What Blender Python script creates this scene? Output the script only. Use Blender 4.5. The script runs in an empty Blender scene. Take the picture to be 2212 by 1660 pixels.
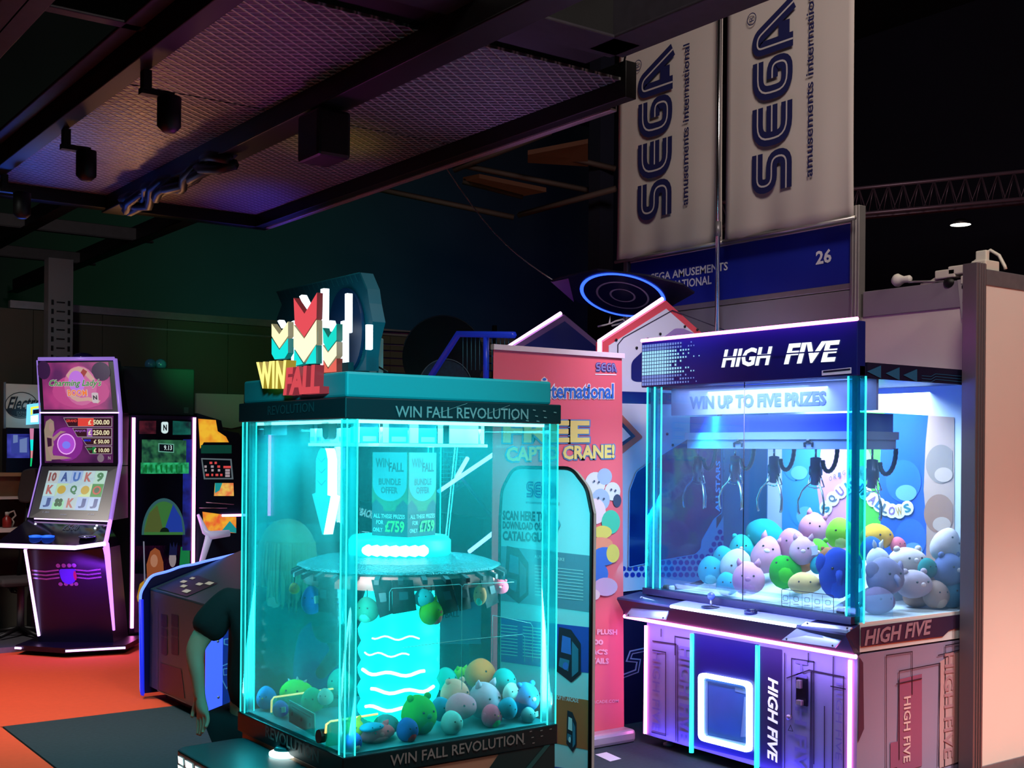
import bpy, bmesh, math, random
from mathutils import Vector as Vec, Matrix as Mat
random.seed(7)
sc = bpy.context.scene
COL = sc.collection

# ------------------------------------------------------------------ camera
# World axes follow the machines: +X runs along the stand wall to the right, +Y runs back to the left. Camera at the origin, 1.6 m up.
F, CX, YH, ROLL, EYE = 2600.0, 1106.0, 975.0, 0.0087, 1.6
YAW = math.radians(36)
cy_, sy_ = math.cos(YAW), math.sin(YAW)
cam_data = bpy.data.cameras.new('camera')
cam = bpy.data.objects.new('camera', cam_data); COL.objects.link(cam)
cam_data.sensor_width = 36; cam_data.lens = F / 2212 * 36
cam_data.shift_y = (YH - 830) / 2212
cam_data.clip_start = 0.05; cam_data.clip_end = 100
cam.matrix_world = (Mat.Translation((0, 0, EYE)) @ Mat.Rotation(-math.pi/2 + math.radians(54), 4, 'Z')
                    @ Mat.Rotation(math.pi/2, 4, 'X') @ Mat.Rotation(ROLL, 4, 'Z'))
sc.camera = cam
sc.view_settings.view_transform = 'Standard'
sc.view_settings.look = 'None'
sc.view_settings.exposure = 0.0
sc.view_settings.gamma = 1.0
sc.cycles.use_denoising = True
sc.cycles.max_bounces = 6; sc.cycles.diffuse_bounces = 2; sc.cycles.glossy_bounces = 3
sc.cycles.transmission_bounces = 4; sc.cycles.transparent_max_bounces = 28
sc.cycles.sample_clamp_indirect = 3.0
sc.cycles.caustics_reflective = False; sc.cycles.caustics_refractive = False

# measured points of the photograph, taken back onto the real plane they lie on
def _ray(x, y):
    dx, dy = x - CX, y - YH
    dx, dy = dx + ROLL*dy, dy - ROLL*dx
    a, b = dx/F, dy/F
    return Vec((a*cy_ + sy_, -a*sy_ + cy_, -b))
def pd(x, y, d): return Vec((0, 0, EYE)) + _ray(x, y)*d
def px_(x, y, X): r = _ray(x, y); return pd(x, y, X / r.x)
def py_(x, y, Y): r = _ray(x, y); return pd(x, y, Y / r.y)
def pz_(x, y, Z): r = _ray(x, y); return pd(x, y, (Z - EYE) / r.z)

# ------------------------------------------------------------------ world and lights
def lin(h):
    h = h.lstrip('#'); o = []
    for i in (0, 2, 4):
        c = int(h[i:i+2], 16)/255
        o.append(c/12.92 if c <= .04045 else ((c+.055)/1.055)**2.4)
    return tuple(o)
world = bpy.data.worlds.new('world'); sc.world = world; world.use_nodes = True
bg = world.node_tree.nodes['Background']; bg.inputs[0].default_value = (*lin('#6a5f78'), 1); bg.inputs[1].default_value = 0.05

def lamp(kind, name, loc, target, power, color, size=1.0, size_y=None, angle=60, blend=.6, soft=.1, spread=180):
    d = bpy.data.lights.new(name, kind); d.energy = power; d.color = lin(color)
    if kind == 'AREA':
        d.size = size; d.spread = math.radians(spread)
        if size_y: d.shape = 'RECTANGLE'; d.size_y = size_y
    elif kind == 'SPOT':
        d.spot_size = math.radians(angle); d.spot_blend = blend; d.shadow_soft_size = soft
    else: d.shadow_soft_size = soft
    o = bpy.data.objects.new(name, d); COL.objects.link(o); o.location = loc
    if target is not None:
        o.rotation_euler = (Vec(target) - Vec(loc)).to_track_quat('-Z', 'Y').to_euler()
    return o
# ceiling lamps of the hall
lamp('AREA', 'hall_lamp', (2.6, 1.6, 5.2), (5.4, 5.2, 3.6), 125, '#ffeee2', 1.2)
lamp('SPOT', 'hall_and_fill_spot', (4.6, -1.2, 5.6), (5.6, 3.4, 1.3), 420, '#ffe9da', angle=46, soft=.3)
lamp('SPOT', 'hall_and_fill_spot', (5.6, 0.6, 4.9), (5.6, 1.7, 0.0), 1500, '#fff0e6', angle=52, soft=.2)
lamp('SPOT', 'hall_and_fill_spot', (1.2, -1.4, 4.2), (2.5, 3.2, 0.45), 70, '#ffeee0', angle=16, soft=.1)
lamp('SPOT', 'hall_and_fill_spot', (1.0, 8.3, 3.4), (2.6, 8.5, 0.0), 300, '#fff2ea', angle=82, soft=.3)
lamp('SPOT', 'hall_and_fill_spot', (1.2, 6.4, 3.3), (0.9, 6.7, 0.0), 120, '#fff2ea', angle=80, soft=.3)
lamp('SPOT', 'hall_and_fill_spot', (6.6, 3.9, 6.0), (5.6, 4.55, 3.6), 150, '#fff0c8', angle=34, soft=.1)
# added unseen coloured spots, standing in for reflections on the soffit
for loc, tgt, p, c, a in [((2.5, 10.2, 2.5), (2.55, 8.9, 3.6), 49, '#3a6cff', 50),
                          ((2.3, 9.2, 2.4), (2.5, 7.9, 3.6), 22, '#b9c8ff', 44),
                          ((3.5, 10.3, 2.4), (3.0, 8.6, 3.6), 30, '#ffb070', 60),
                          ((4.4, 9.9, 2.5), (4.1, 9.2, 3.6), 38, '#5a4cff', 50),
                          ((4.3, 8.0, 2.2), (3.65, 7.1, 3.6), 22, '#ffd75a', 30),
                          ((3.0, 6.6, 2.0), (2.6, 5.9, 3.6), 26, '#d04ad0', 70),
                          ((4.3, 7.3, 2.2), (3.5, 7.9, 3.6), 22, '#a070c8', 75),
                          ((4.2, 5.9, 2.4), (3.9, 5.7, 3.6), 24, '#b07ad0', 85)]:
    lamp('SPOT', 'added_wash_light', loc, tgt, p, c, angle=a, blend=1.0, soft=.15)
lamp('SPOT', 'hall_and_fill_spot', (1.6, 8.6, 3.3), (2.9, 11.0, 1.9), 40, '#d8e0d8', angle=80, blend=1, soft=.2)  # added fill, outweighs the red carpet bounce on the partition
lamp('SPOT', 'added_wash_light', (3.6, 9.6, 2.3), (4.9, 11.0, 2.4), 60, '#2fa05a', angle=85, blend=1, soft=.2)  # this and the next three: added spots imitating coloured haze behind
lamp('SPOT', 'added_wash_light', (5.8, 12.2, .8), (6.6, 16.9, 3.4), 520, '#20a060', angle=70, blend=1, soft=.2)
lamp('SPOT', 'added_wash_light', (8.4, 12.2, .8), (8.8, 16.9, 3.2), 480, '#1690a0', angle=75, blend=1, soft=.2)
lamp('SPOT', 'added_wash_light', (11.0, 11.5, .8), (11.6, 16.9, 3.0), 420, '#2038a0', angle=80, blend=1, soft=.2)
lamp('AREA', 'case_light', (2.17, 3.68, 1.675), (2.17, 3.68, 0), 34, '#62ecff', .6)
for x, y, p, c in ((1.80, 3.325, 4, '#d8faff'), (1.80, 4.035, 6, '#70f0ff'), (2.545, 3.325, 8, '#d8faff'), (2.545, 4.035, 7, '#50f0ff')):
    lamp('AREA', 'led_strip', (x, y, 1.17), (2.17, 3.68, 1.12), p, c, .03, .9)
lamp('SPOT', 'added_wash_light', (0.4, 0.9, 2.6), (2.1, 3.6, 1.6), 300, '#30e8f4', angle=26, blend=.8, soft=.2)  # added cyan spot with no real source, brightens roof and trims
lamp('SPOT', 'added_wash_light', (1.5, 4.9, 2.3), (2.2, 6.2, 0.0), 210, '#10d0d8', angle=75, blend=1, soft=.2)  # added cyan spot, tints the floor mat
lamp('AREA', 'case_light', (4.96, 4.18, 1.925), (4.96, 4.18, 0), 80, '#cfe6ff', 1.25, .8, spread=150)
lamp('SPOT', 'hall_and_fill_spot', (4.2, 4.3, 2.75), (4.9, 5.3, 1.75), 46, '#d4d8ff', angle=95, blend=1, soft=.15)  # added fill, brightens the gabled front
lamp('AREA', 'led_strip', (4.37, 4.20, .675), (4.56, 4.20, .15), 4.5, '#a896ff', 1.45, .03)
lamp('AREA', 'led_strip', (4.43, 4.20, .05), (4.56, 4.20, .6), 2.5, '#5a50ff', 1.3, .03)
lamp('AREA', 'led_strip', (4.30, 4.20, .86), (4.44, 4.20, .78), 3, '#8aa0ff', 1.3, .03)
lamp('AREA', 'led_strip', (4.53, 4.83, 1.4), (5.0, 4.3, 1.0), 4, '#30e8f0', .03, 1.0)
lamp('AREA', 'led_strip', (4.38, 4.2, 2.26), (4.47, 4.2, 2.05), 1.6, '#c050ff', 1.4, .03)
lamp('AREA', 'led_strip', (2.75, 9.3, .62), (2.85, 9.7, .2), 5, '#8a30ff', .5, .05)

# ------------------------------------------------------------------ materials
MATS = {}
def mat(name, col, rough=.5, metal=0.0, emit=None, es=1.0, noise=0.0, nscale=30, bump=0.0, sample=False, spec=None, trans=0.0):
    if name in MATS: return MATS[name]
    m = bpy.data.materials.new(name); m.use_nodes = True; nt = m.node_tree; b = nt.nodes['Principled BSDF']
    c = lin(col) if isinstance(col, str) else col
    b.inputs['Base Color'].default_value = (*c, 1); b.inputs['Roughness'].default_value = rough; b.inputs['Metallic'].default_value = metal
    if spec is not None: b.inputs['Specular IOR Level'].default_value = spec
    if emit:
        e = lin(emit) if isinstance(emit, str) else emit
        b.inputs['Emission Color'].default_value = (*e, 1); b.inputs['Emission Strength'].default_value = es
        if not sample: m.cycles.emission_sampling = 'NONE'
    if noise or bump:
        tc = nt.nodes.new('ShaderNodeTexCoord'); n = nt.nodes.new('ShaderNodeTexNoise'); n.inputs['Scale'].default_value = nscale; n.inputs['Detail'].default_value = 3
        nt.links.new(tc.outputs['Object'], n.inputs['Vector'])
        if noise:
            r = nt.nodes.new('ShaderNodeMapRange'); r.inputs[3].default_value = 1-noise; r.inputs[4].default_value = 1+noise
            mx = nt.nodes.new('ShaderNodeMix'); mx.data_type = 'RGBA'; mx.blend_type = 'MULTIPLY'; mx.inputs[0].default_value = 1
            mx.inputs[6].default_value = (*c, 1)
            nt.links.new(n.outputs['Fac'], r.inputs[0]); nt.links.new(r.outputs[0], mx.inputs[7]); nt.links.new(mx.outputs[2], b.inputs['Base Color'])
        if bump:
            bp = nt.nodes.new('ShaderNodeBump'); bp.inputs['Strength'].default_value = bump; bp.inputs['Distance'].default_value = .01
            nt.links.new(n.outputs['Fac'], bp.inputs['Height']); nt.links.new(bp.outputs['Normal'], b.inputs['Normal'])
    MATS[name] = m; return m
def glow(name, col, s, sample=True): return mat(name, col, .5, 0, col, s, sample=sample)
def paint(col, rough=.5, **k): return mat('paint_%s_%d' % (col.strip('#'), int(rough*100)), col, rough, **k)
def screen(col, s=1.0):                                   # picture on a lit display
    return mat('screen_%s_%d' % (col.strip('#'), int(s*100)), '#050505', .3, 0, col, s)
def acrylic(name, tint, film, film_col, gloss=.06, rough=.02):   # clear sheet; a coloured scattering layer paints in the haze
    if name in MATS: return MATS[name]
    m = bpy.data.materials.new(name); m.use_nodes = True; nt = m.node_tree; nt.nodes.clear()
    out = nt.nodes.new('ShaderNodeOutputMaterial')
    t = nt.nodes.new('ShaderNodeBsdfTransparent'); t.inputs[0].default_value = (*lin(tint), 1)
    d = nt.nodes.new('ShaderNodeBsdfTranslucent'); d.inputs[0].default_value = (*lin(film_col), 1)
    g = nt.nodes.new('ShaderNodeBsdfGlossy'); g.inputs['Roughness'].default_value = rough
    lw = nt.nodes.new('ShaderNodeLayerWeight'); lw.inputs[0].default_value = .5; pw = nt.nodes.new('ShaderNodeMath'); pw.operation = 'POWER'; pw.inputs[1].default_value = 5
    nt.links.new(lw.outputs['Facing'], pw.inputs[0]); fr = nt.nodes.new('ShaderNodeMath'); fr.operation = 'MULTIPLY_ADD'; fr.inputs[1].default_value = .5; fr.inputs[2].default_value = gloss*.5; nt.links.new(pw.outputs[0], fr.inputs[0])
    a = nt.nodes.new('ShaderNodeMixShader'); a.inputs[0].default_value = film
    b = nt.nodes.new('ShaderNodeMixShader')
    nt.links.new(t.outputs[0], a.inputs[1]); nt.links.new(d.outputs[0], a.inputs[2])
    nt.links.new(fr.outputs[0], b.inputs[0]); nt.links.new(a.outputs[0], b.inputs[1]); nt.links.new(g.outputs[0], b.inputs[2])
    nt.links.new(b.outputs[0], out.inputs[0]); MATS[name] = m; return m

# ------------------------------------------------------------------ mesh builder
_TC = {}
def glyphs(s, shear=0.0, bold=0.0, space=1.0):
    k = (s, shear, bold, space)
    if k not in _TC:
        c = bpy.data.curves.new('t', 'FONT'); c.body = s; c.shear = shear; c.offset = bold; c.space_character = space
        c.resolution_u = 2; c.fill_mode = 'FRONT'
        o = bpy.data.objects.new('t', c); COL.objects.link(o)
        dg = bpy.context.evaluated_depsgraph_get(); me = bpy.data.meshes.new_from_object(o.evaluated_get(dg))
        vs = [(v.co.x, v.co.y) for v in me.vertices]; fs = [list(p.vertices) for p in me.polygons]
        bpy.data.objects.remove(o); bpy.data.curves.remove(c); bpy.data.meshes.remove(me)
        x0 = min(v[0] for v in vs); x1 = max(v[0] for v in vs); y0 = min(v[1] for v in vs); y1 = max(v[1] for v in vs)
        _TC[k] = ([((x-x0)/(x1-x0), (y-y0)/(y1-y0)) for x, y in vs], fs)
    return _TC[k]
def fillet(pts, r, n=4, closed=True):
    out = []; N = len(pts)
    for i in range(N):
        p = Vec(pts[i])
        if not closed and i in (0, N-1): out.append(tuple(p)); continue
        a, b = Vec(pts[i-1]), Vec(pts[(i+1) % N])
        rr = r[i] if isinstance(r, (list, tuple)) else r
        ra = min(rr, (a-p).length*.49, (b-p).length*.49)
        if ra < 1e-6: out.append(tuple(p)); continue
        pa = p + (a-p).normalized()*ra; pb = p + (b-p).normalized()*ra
        for j in range(n+1):
            t = j/n; out.append(tuple(pa*(1-t)**2 + p*2*t*(1-t) + pb*t*t))
    return out
class MB:
    def __init__(s): s.v = []; s.f = []; s.m = []; s.sm = []
    def add(s, vs, fs, m=0, smooth=False):
        o = len(s.v); s.v += [tuple(v) for v in vs]
        for f in fs: s.f.append([i+o for i in f]); s.m.append(m); s.sm.append(smooth)
        return s
    def box(s, x0, x1, y0, y1, z0, z1, m=0):
        x0, x1 = sorted((x0, x1)); y0, y1 = sorted((y0, y1)); z0, z1 = sorted((z0, z1))
        v = [(x, y, z) for z in (z0, z1) for x, y in ((x0, y0), (x1, y0), (x1, y1), (x0, y1))]
        return s.add(v, [(3, 2, 1, 0), (4, 5, 6, 7), (0, 1, 5, 4), (1, 2, 6, 5), (2, 3, 7, 6), (3, 0, 4, 7)], m)
    def loft(s, a, b, m=0, caps=True):
        n = len(a); fs = [(i, (i+1) % n, n+(i+1) % n, n+i) for i in range(n)]
        if caps: fs += [list(range(n))[::-1], list(range(n, 2*n))]
        return s.add(list(a)+list(b), fs, m)
    def prism(s, pts, off, m=0):                       # 3-D outline pushed along a vector
        off = Vec(off); return s.loft(pts, [Vec(p)+off for p in pts], m)
    def face(s, pts, m=0): return s.add(pts, [list(range(len(pts)))], m)
    def tube(s, pts, r, n=8, m=0, caps=True, closed=False):
        pts = [Vec(p) for p in pts]; N = len(pts); rings = []; up = None
        for i, p in enumerate(pts):
            if closed: d = pts[(i+1) % N] - pts[i-1]
            else: d = pts[min(i+1, N-1)] - pts[max(i-1, 0)]
            if d.length < 1e-9: d = Vec((0, 0, 1))
            d.normalize()
            if up is None: up = Vec((0, 0, 1)) if abs(d.z) < .9 else Vec((1, 0, 0))
            x = d.cross(up)
            if x.length < 1e-6: x = d.orthogonal()
            x.normalize(); y = x.cross(d).normalized(); up = y
            rr = r[i] if isinstance(r, (list, tuple)) else r
            rings.append([p + (x*math.cos(2*math.pi*k/n) + y*math.sin(2*math.pi*k/n))*rr for k in range(n)])
        vs = [v for g in rings for v in g]; fs = []
        for i in range(N if closed else N-1):
            j = (i+1) % N
            for k in range(n): fs.append((i*n+k, i*n+(k+1) % n, j*n+(k+1) % n, j*n+k))
        if caps and not closed: fs += [list(range(n))[::-1], [(N-1)*n+k for k in range(n)]]
        return s.add(vs, fs, m, True)
    def lathe(s, prof, c, n=24, m=0, axis='z', smooth=True):
        c = Vec(c); vs = []; fs = []
        for r, h in prof:
            for k in range(n):
                a = 2*math.pi*k/n; p = (r*math.cos(a), r*math.sin(a), h)
                if axis == 'x': p = (h, p[0], p[1])
                elif axis == 'y': p = (p[0], h, p[1])
                vs.append(c + Vec(p))
        for i in range(len(prof)-1):
            for k in range(n): fs.append((i*n+k, i*n+(k+1) % n, (i+1)*n+(k+1) % n, (i+1)*n+k))
        if prof[0][0] > 1e-6: fs.append(list(range(n))[::-1])
        if prof[-1][0] > 1e-6: fs.append([(len(prof)-1)*n+k for k in range(n)])
        return s.add(vs, fs, m, smooth)
    def ball(s, c, r, n=14, k=9, m=0, fn=None, rot=None):
        c = Vec(c); r = Vec(r) if not isinstance(r, (int, float)) else Vec((r, r, r)); vs = []; fs = []
        for i in range(k+1):
            t = math.pi*i/k
            for j in range(n):
                a = 2*math.pi*j/n; p = Vec((math.sin(t)*math.cos(a), math.sin(t)*math.sin(a), math.cos(t)))
                if fn: p = fn(p)
                p = Vec((p.x*r.x, p.y*r.y, p.z*r.z))
                if rot is not None: p = rot @ p
                vs.append(c+p)
        for i in range(k):
            for j in range(n): fs.append((i*n+j, (i+1)*n+j, (i+1)*n+(j+1) % n, i*n+(j+1) % n))
        return s.add(vs, fs, m, True)
    def text(s, t, O, X, Y, m=0, depth=0, **k):        # glyphs fitted to the frame O + x*X + y*Y
        vs, fs = glyphs(t, **k); O, X, Y = Vec(O), Vec(X), Vec(Y)
        P = [O + X*x + Y*y for x, y in vs]
        s.add(P, fs, m)
        if depth:
            nrm = X.cross(Y).normalized()*depth; n = len(P)
            cnt = {}
            for f in fs:
                for i in range(len(f)):
                    e = (f[i], f[(i+1) % len(f)]); cnt[e] = 1
            side = [(a, b) for a, b in cnt if (b, a) not in cnt]
            s.add(P + [p - nrm for p in P], [(a, a+n, b+n, b) for a, b in side], m)
        return s
    def ribbon(s, path, w, fr, m=0, closed=False):     # flat stroke of width w along a 2-D path, laid in the frame fr(x, y)
        p = [Vec(q) for q in path]; N = len(p); L = []; R = []
        for i in range(N):
            a = p[i-1] if (i > 0 or closed) else None; b = p[(i+1) % N] if (i < N-1 or closed) else None
            d1 = (p[i]-a).normalized() if a is not None and (p[i]-a).length > 1e-9 else None
            d2 = (b-p[i]).normalized() if b is not None and (b-p[i]).length > 1e-9 else None
            if d1 is None: d1 = d2
            if d2 is None: d2 = d1
            t = (d1+d2); t = t.normalized() if t.length > 1e-6 else d1
            nn = Vec((-t.y, t.x)); k = nn.dot(Vec((-d1.y, d1.x))); h = w/2/max(k, .35)
            L.append(fr(*(p[i]+nn*h))); R.append(fr(*(p[i]-nn*h)))
        fs = [(i, N+i, N+(i+1) % N, (i+1) % N) for i in range(N if closed else N-1)]
        return s.add(L+R, fs, m)
    def build(s, name, mats, parent=None, bevel=0, seg=2, sub=0, autosmooth=False):
        me = bpy.data.meshes.new(name); me.from_pydata(s.v, [], s.f)
        for x in (mats if isinstance(mats, (list, tuple)) else [mats]): me.materials.append(x)
        for p, m, q in zip(me.polygons, s.m, s.sm): p.material_index = m; p.use_smooth = q
        me.update()
        o = bpy.data.objects.new(name, me); COL.objects.link(o)
        if parent is not None:
            o.parent = parent; o.matrix_parent_inverse = wmat(parent).inverted()
        if bevel:
            b = o.modifiers.new('bevel', 'BEVEL'); b.width = bevel; b.segments = seg; b.limit_method = 'ANGLE'; b.angle_limit = math.radians(40)
        if sub:
            b = o.modifiers.new('subsurf', 'SUBSURF'); b.levels = sub; b.render_levels = sub
        return o
def wmat(o):
    m = o.matrix_basis.copy()
    return (wmat(o.parent) @ o.matrix_parent_inverse @ m) if o.parent else m
def thing(name, label, cat, loc=(0, 0, 0), group=None, rz=0):
    o = bpy.data.objects.new(name, None); COL.objects.link(o); o.location = loc; o.rotation_euler = (0, 0, rz); o.empty_display_size = .1
    return tag(o, label, cat, group)
def tag(o, label, cat, group=None, kind=None):
    if label: o['label'] = label
    if cat: o['category'] = cat
    if group: o['group'] = group
    if kind: o['kind'] = kind
    return o
def struct(o): o['kind'] = 'structure'; return o
def lab(o, text): o['label'] = text; return o
def copy_tree(o, parent=None):
    c = o.copy(); COL.objects.link(c)
    if parent is not None: c.parent = parent; c.matrix_parent_inverse = o.matrix_parent_inverse
    for ch in [q for q in o.children]: copy_tree(ch, c)
    return c
def rrect(x0, x1, y0, y1, r, n=4): return fillet([(x0, y0), (x1, y0), (x1, y1), (x0, y1)], r, n)
def ell(cx, cy, rx, ry=None, n=20, a0=0, a1=360): 
    ry = rx if ry is None else ry
    k = n if a1-a0 >= 360 else n+1
    return [(cx+rx*math.cos(math.radians(a0+(a1-a0)*i/n)), cy+ry*math.sin(math.radians(a0+(a1-a0)*i/n))) for i in range(k)]
# frames: FX lies on a plane X=c and reads towards -Y; FY lies on a plane Y=c and reads towards +X
def on_x(X, d=0.0): return lambda x, y: px_(x, y, X) + Vec((-d, 0, 0))
def on_y(Y, d=0.0): return lambda x, y: py_(x, y, Y) + Vec((0, -d, 0))
def poly(mb, fr, pts, m=0): return mb.face([fr(*p) for p in pts], m)
def txt(mb, t, fr, a, b, top, m=0, up=True, depth=0, **k):     # baseline from pixel a to pixel b, top-left pixel `top`
    O, X, T = fr(*a), fr(*b) - fr(*a), fr(*top) - fr(*a)
    if up: T = Vec((0, 0, T.z))
    return mb.text(t, O, X, T, m, depth, **k)
# ------------------------------------------------------------------ the hall
M_floor = mat('carpet_charcoal', '#24272b', .95, noise=.25, nscale=60, bump=.15)
M_mat = mat('carpet_black', '#27363c', .95, noise=.3, nscale=45, bump=.2)
M_red = mat('carpet_orange', '#f4532c', .95, noise=.06, nscale=25)
M_dark = mat('hall_black', '#101018', .9, noise=.3, nscale=2)
M_wallR = mat('hall_navy', '#1a1730', .9, noise=.4, nscale=.6)
M_part = mat('partition_brown', '#4a463d', .8, noise=.25, nscale=1.2)
M_steel = mat('steel_painted', '#2a2730', .55, .3, noise=.5, nscale=14)
M_steelb = mat('steel_black', '#060608', .5, .2, noise=.4, nscale=20)
M_alu = mat('aluminium', '#b9b3b4', .38, .75, noise=.1, nscale=12)
M_alud = mat('aluminium_worn', '#8f8c93', .45, .6, noise=.2, nscale=20)
M_white = mat('white_panel', '#d9d2cd', .6, noise=.03, nscale=8)

struct(MB().box(-4, 14, -3, 17, -.1, -.012).build('floor', M_floor))
tag(MB().box(-3.9, 13.9, 7.27, 9.85, -.011, 0).build('carpet', M_red), 'orange red carpet strip in front of the slot machine platform', 'carpet')
tag(MB().box(-3.9, 1.69, .2, 7.26, -.011, 0).build('carpet', M_red), 'orange red carpet left of the black floor mat', 'carpet')
tag(MB().box(4.55, 13.5, -2.5, 3.2, -.011, 0).build('carpet', M_red), 'orange red carpet at the foot of the pale stand panel', 'carpet')
tag(MB().box(1.70, 13.5, 3.22, 7.26, -.011, 0.002).build('floor_mat', M_mat), 'black floor mat the crane machines stand on', 'mat')
b = MB().box(-3.5, 7.5, 9.87, 10.93, -.01, .035).box(-3.5, 7.5, 9.855, 9.872, -.01, .04, 1)
struct(b.build('floor', [mat('carpet_grey', '#3b3a42', .95, noise=.2, nscale=50), M_alud]))
tag(MB().prism([pz_(*p, .0025) for p in [(1286, 1631), (1310, 1626), (1342, 1640), (1318, 1646)]], (0, 0, .001)).build('floor_tape', mat('tape_white', '#d8d4dc', .6)), 'short strip of white tape on the black mat in front of the pink banner', 'tape')
struct(MB().box(-4, 14, -3, 17, 7.5, 7.6).build('ceiling', M_dark))
struct(MB().box(-4, 14.2, 16.9, 17, -.01, 7.5).build('wall_back', mat('hall_slate', '#2c3438', .9, noise=.35, nscale=.7)))
struct(MB().box(14, 14.1, -3, 17, -.01, 7.5).build('wall_right', M_wallR))
struct(MB().box(-4.1, -4, -3, 17, -.01, 7.5).build('wall_left', M_dark))
# partition behind the slot machines: tall boards, a rail on top
b = MB()
x = -2.0
while x < 9.2:
    b.box(x, x+.595, 11.0, 11.04, -.01, 2.80); x += .6
struct(b.build('wall_partition', M_part))
rail = MB().box(2.6, 9.2, 10.985, 11.055, 2.805, 2.87).box(2.9, 9.2, 10.99, 11.03, 2.70, 2.715)
struct(rail.build('trim_1', M_alud))
# perforated grey column
b = MB().box(2.88, 3.09, 10.84, 10.98, .035, 3.25)
for i in range(34):
    z = .2 + i*.08
    b.box(2.905, 2.925, 10.836, 10.84, z, z+.045, 1); b.box(3.045, 3.065, 10.836, 10.84, z, z+.045, 1); b.box(2.95, 3.02, 10.836, 10.84, z+.02, z+.032, 1)
struct(b.build('trim_2', [mat('column_grey', '#77757c', .6), M_steelb]))
# ---- soffit: tread-plate panels between black steel beams
def tread():
    m = bpy.data.materials.new('tread_plate'); m.use_nodes = True; nt = m.node_tree; N = nt.nodes.new; L = nt.links.new; B = nt.nodes['Principled BSDF']
    B.inputs['Metallic'].default_value = .55; B.inputs['Roughness'].default_value = .42
    tc = N('ShaderNodeTexCoord'); hs = []
    for rz in (.95, -.95):
        mp = N('ShaderNodeMapping'); mp.inputs['Rotation'].default_value = (0, 0, rz); L(tc.outputs['Object'], mp.inputs[0])
        w = N('ShaderNodeTexWave'); w.inputs['Scale'].default_value = 6.0; w.inputs['Distortion'].default_value = .3; L(mp.outputs[0], w.inputs[0])
        hs.append(w.outputs['Fac'])
    mx = N('ShaderNodeMath'); mx.operation = 'MAXIMUM'; L(hs[0], mx.inputs[0]); L(hs[1], mx.inputs[1])
    pw = N('ShaderNodeMath'); pw.operation = 'POWER'; L(mx.outputs[0], pw.inputs[0]); pw.inputs[1].default_value = 8
    cr = N('ShaderNodeValToRGB'); cr.color_ramp.elements[0].color = (.075, .075, .08, 1); cr.color_ramp.elements[1].color = (.55, .53, .52, 1); L(pw.outputs[0], cr.inputs[0]); L(cr.outputs[0], B.inputs['Base Color'])
    bp = N('ShaderNodeBump'); bp.inputs['Strength'].default_value = .8; bp.inputs['Distance'].default_value = .02; L(pw.outputs[0], bp.inputs['Height']); L(bp.outputs[0], B.inputs['Normal'])
    return m
M_tread = tread()
for i, (x0, x1, y0, y1) in enumerate([(2.08, 3.0, 4.9, 6.59), (2.08, 3.0, 6.61, 9.62), (3.1, 4.24, 4.9, 6.59), (3.1, 4.24, 6.61, 9.62)]):
    struct(MB().box(x0-.03, x1+.03, y0, y1, 3.6, 3.615).build('ceiling', M_tread))
n = [2]
def beam(*boxes, m=None):
    n[0] += 1; b = MB()
    for q in boxes: b.box(*q)
    return struct(b.build('trim_%d' % n[0], m or M_steelb, bevel=.006))
beam((2.99, 3.11, 3.6, 9.64, 3.47, 3.66), (2.96, 3.14, 3.6, 9.64, 3.46, 3.475))
beam((4.26, 4.34, 4.86, 9.7, 3.5, 3.70))
beam((4.36, 4.41, 5.1, 9.72, 3.5, 3.515), (4.40, 4.41, 5.1, 9.72, 3.5, 3.56), (4.34, 4.37, 5.2, 9.6, 3.52, 3.53), m=mat('aluminium_tread', '#bdb4ae', .4, .6, noise=.6, nscale=160))
beam((1.96, 2.07, 3.4, 9.7, 3.5, 3.72))
beam((1.86, 1.95, 3.4, 9.7, 3.62, 3.64), m=M_steel)
beam((-2, 4.0, 4.5, 4.88, 3.63, 3.95)); beam((-2, 3.98, 4.42, 4.66, 3.60, 3.618), m=M_steel)
beam((3.86, 4.0, 2.6, 4.6, 3.62, 3.9), (3.8, 4.03, 2.6, 4.62, 3.60, 3.618), m=M_steel)
beam((2.0, 4.4, 9.63, 9.75, 3.5, 3.7))
for X in (2.86, 3.9): beam((X-.03, X+.10, 9.75, 16.5, 3.6, 3.615), (X+.03, X+.045, 9.75, 16.5, 3.6, 3.78), m=M_steel)
for Y in (10.15, 11.7, 13.55): beam((-1.0, 4.1, Y-.03, Y+.03, 3.62, 3.634), (-1.0, 4.1, Y-.005, Y+.005, 3.62, 3.75), m=M_steel)
beam((1.3, 1.5, 3.4, 8.0, 3.6, 3.62), (1.39, 1.41, 3.4, 8.0, 3.6, 3.85), m=M_steel)
beam((1.2, 2.0, 5.72, 5.80, 3.62, 3.635), m=M_steel)
# spotlight brackets hanging on the left beam, loud-speaker under the middle beam
def bracket(p, s, label):
    t = thing('spotlight', label, 'spotlight', (p[0], p[1], 3.5), 'stage spotlights along the left beam')
    x, y = p
    MB().box(x-.02*s, x+.02*s, y-.03*s, y+.03*s, 3.40, 3.5).box(x-.03*s, x+.14*s, y-.025*s, y+.025*s, 3.38, 3.41).build('bracket', M_steelb, t)
    MB().lathe([(.03*s, -.16*s), (.06*s, -.13*s), (.06*s, .02), (.03*s, .03)], (x+.12*s, y, 3.37), 14).build('lamp_housing', M_steelb, t)
    return t
bracket((2.06, 6.0), 1.0, 'black spotlight on the left ceiling beam, nearest the top edge of the photo')
bracket((2.06, 7.4), 1.0, 'black spotlight on the left ceiling beam, beside the bluish white patch of light')
bracket((2.06, 8.9), 1.0, 'black spotlight on the left ceiling beam, beside the blue patch of light')
t = thing('loudspeaker', 'black loudspeaker hanging under the middle ceiling beam', 'speaker', (3.2, 6.05, 3.46))
a = pd(700, 255, 6.6)
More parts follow.
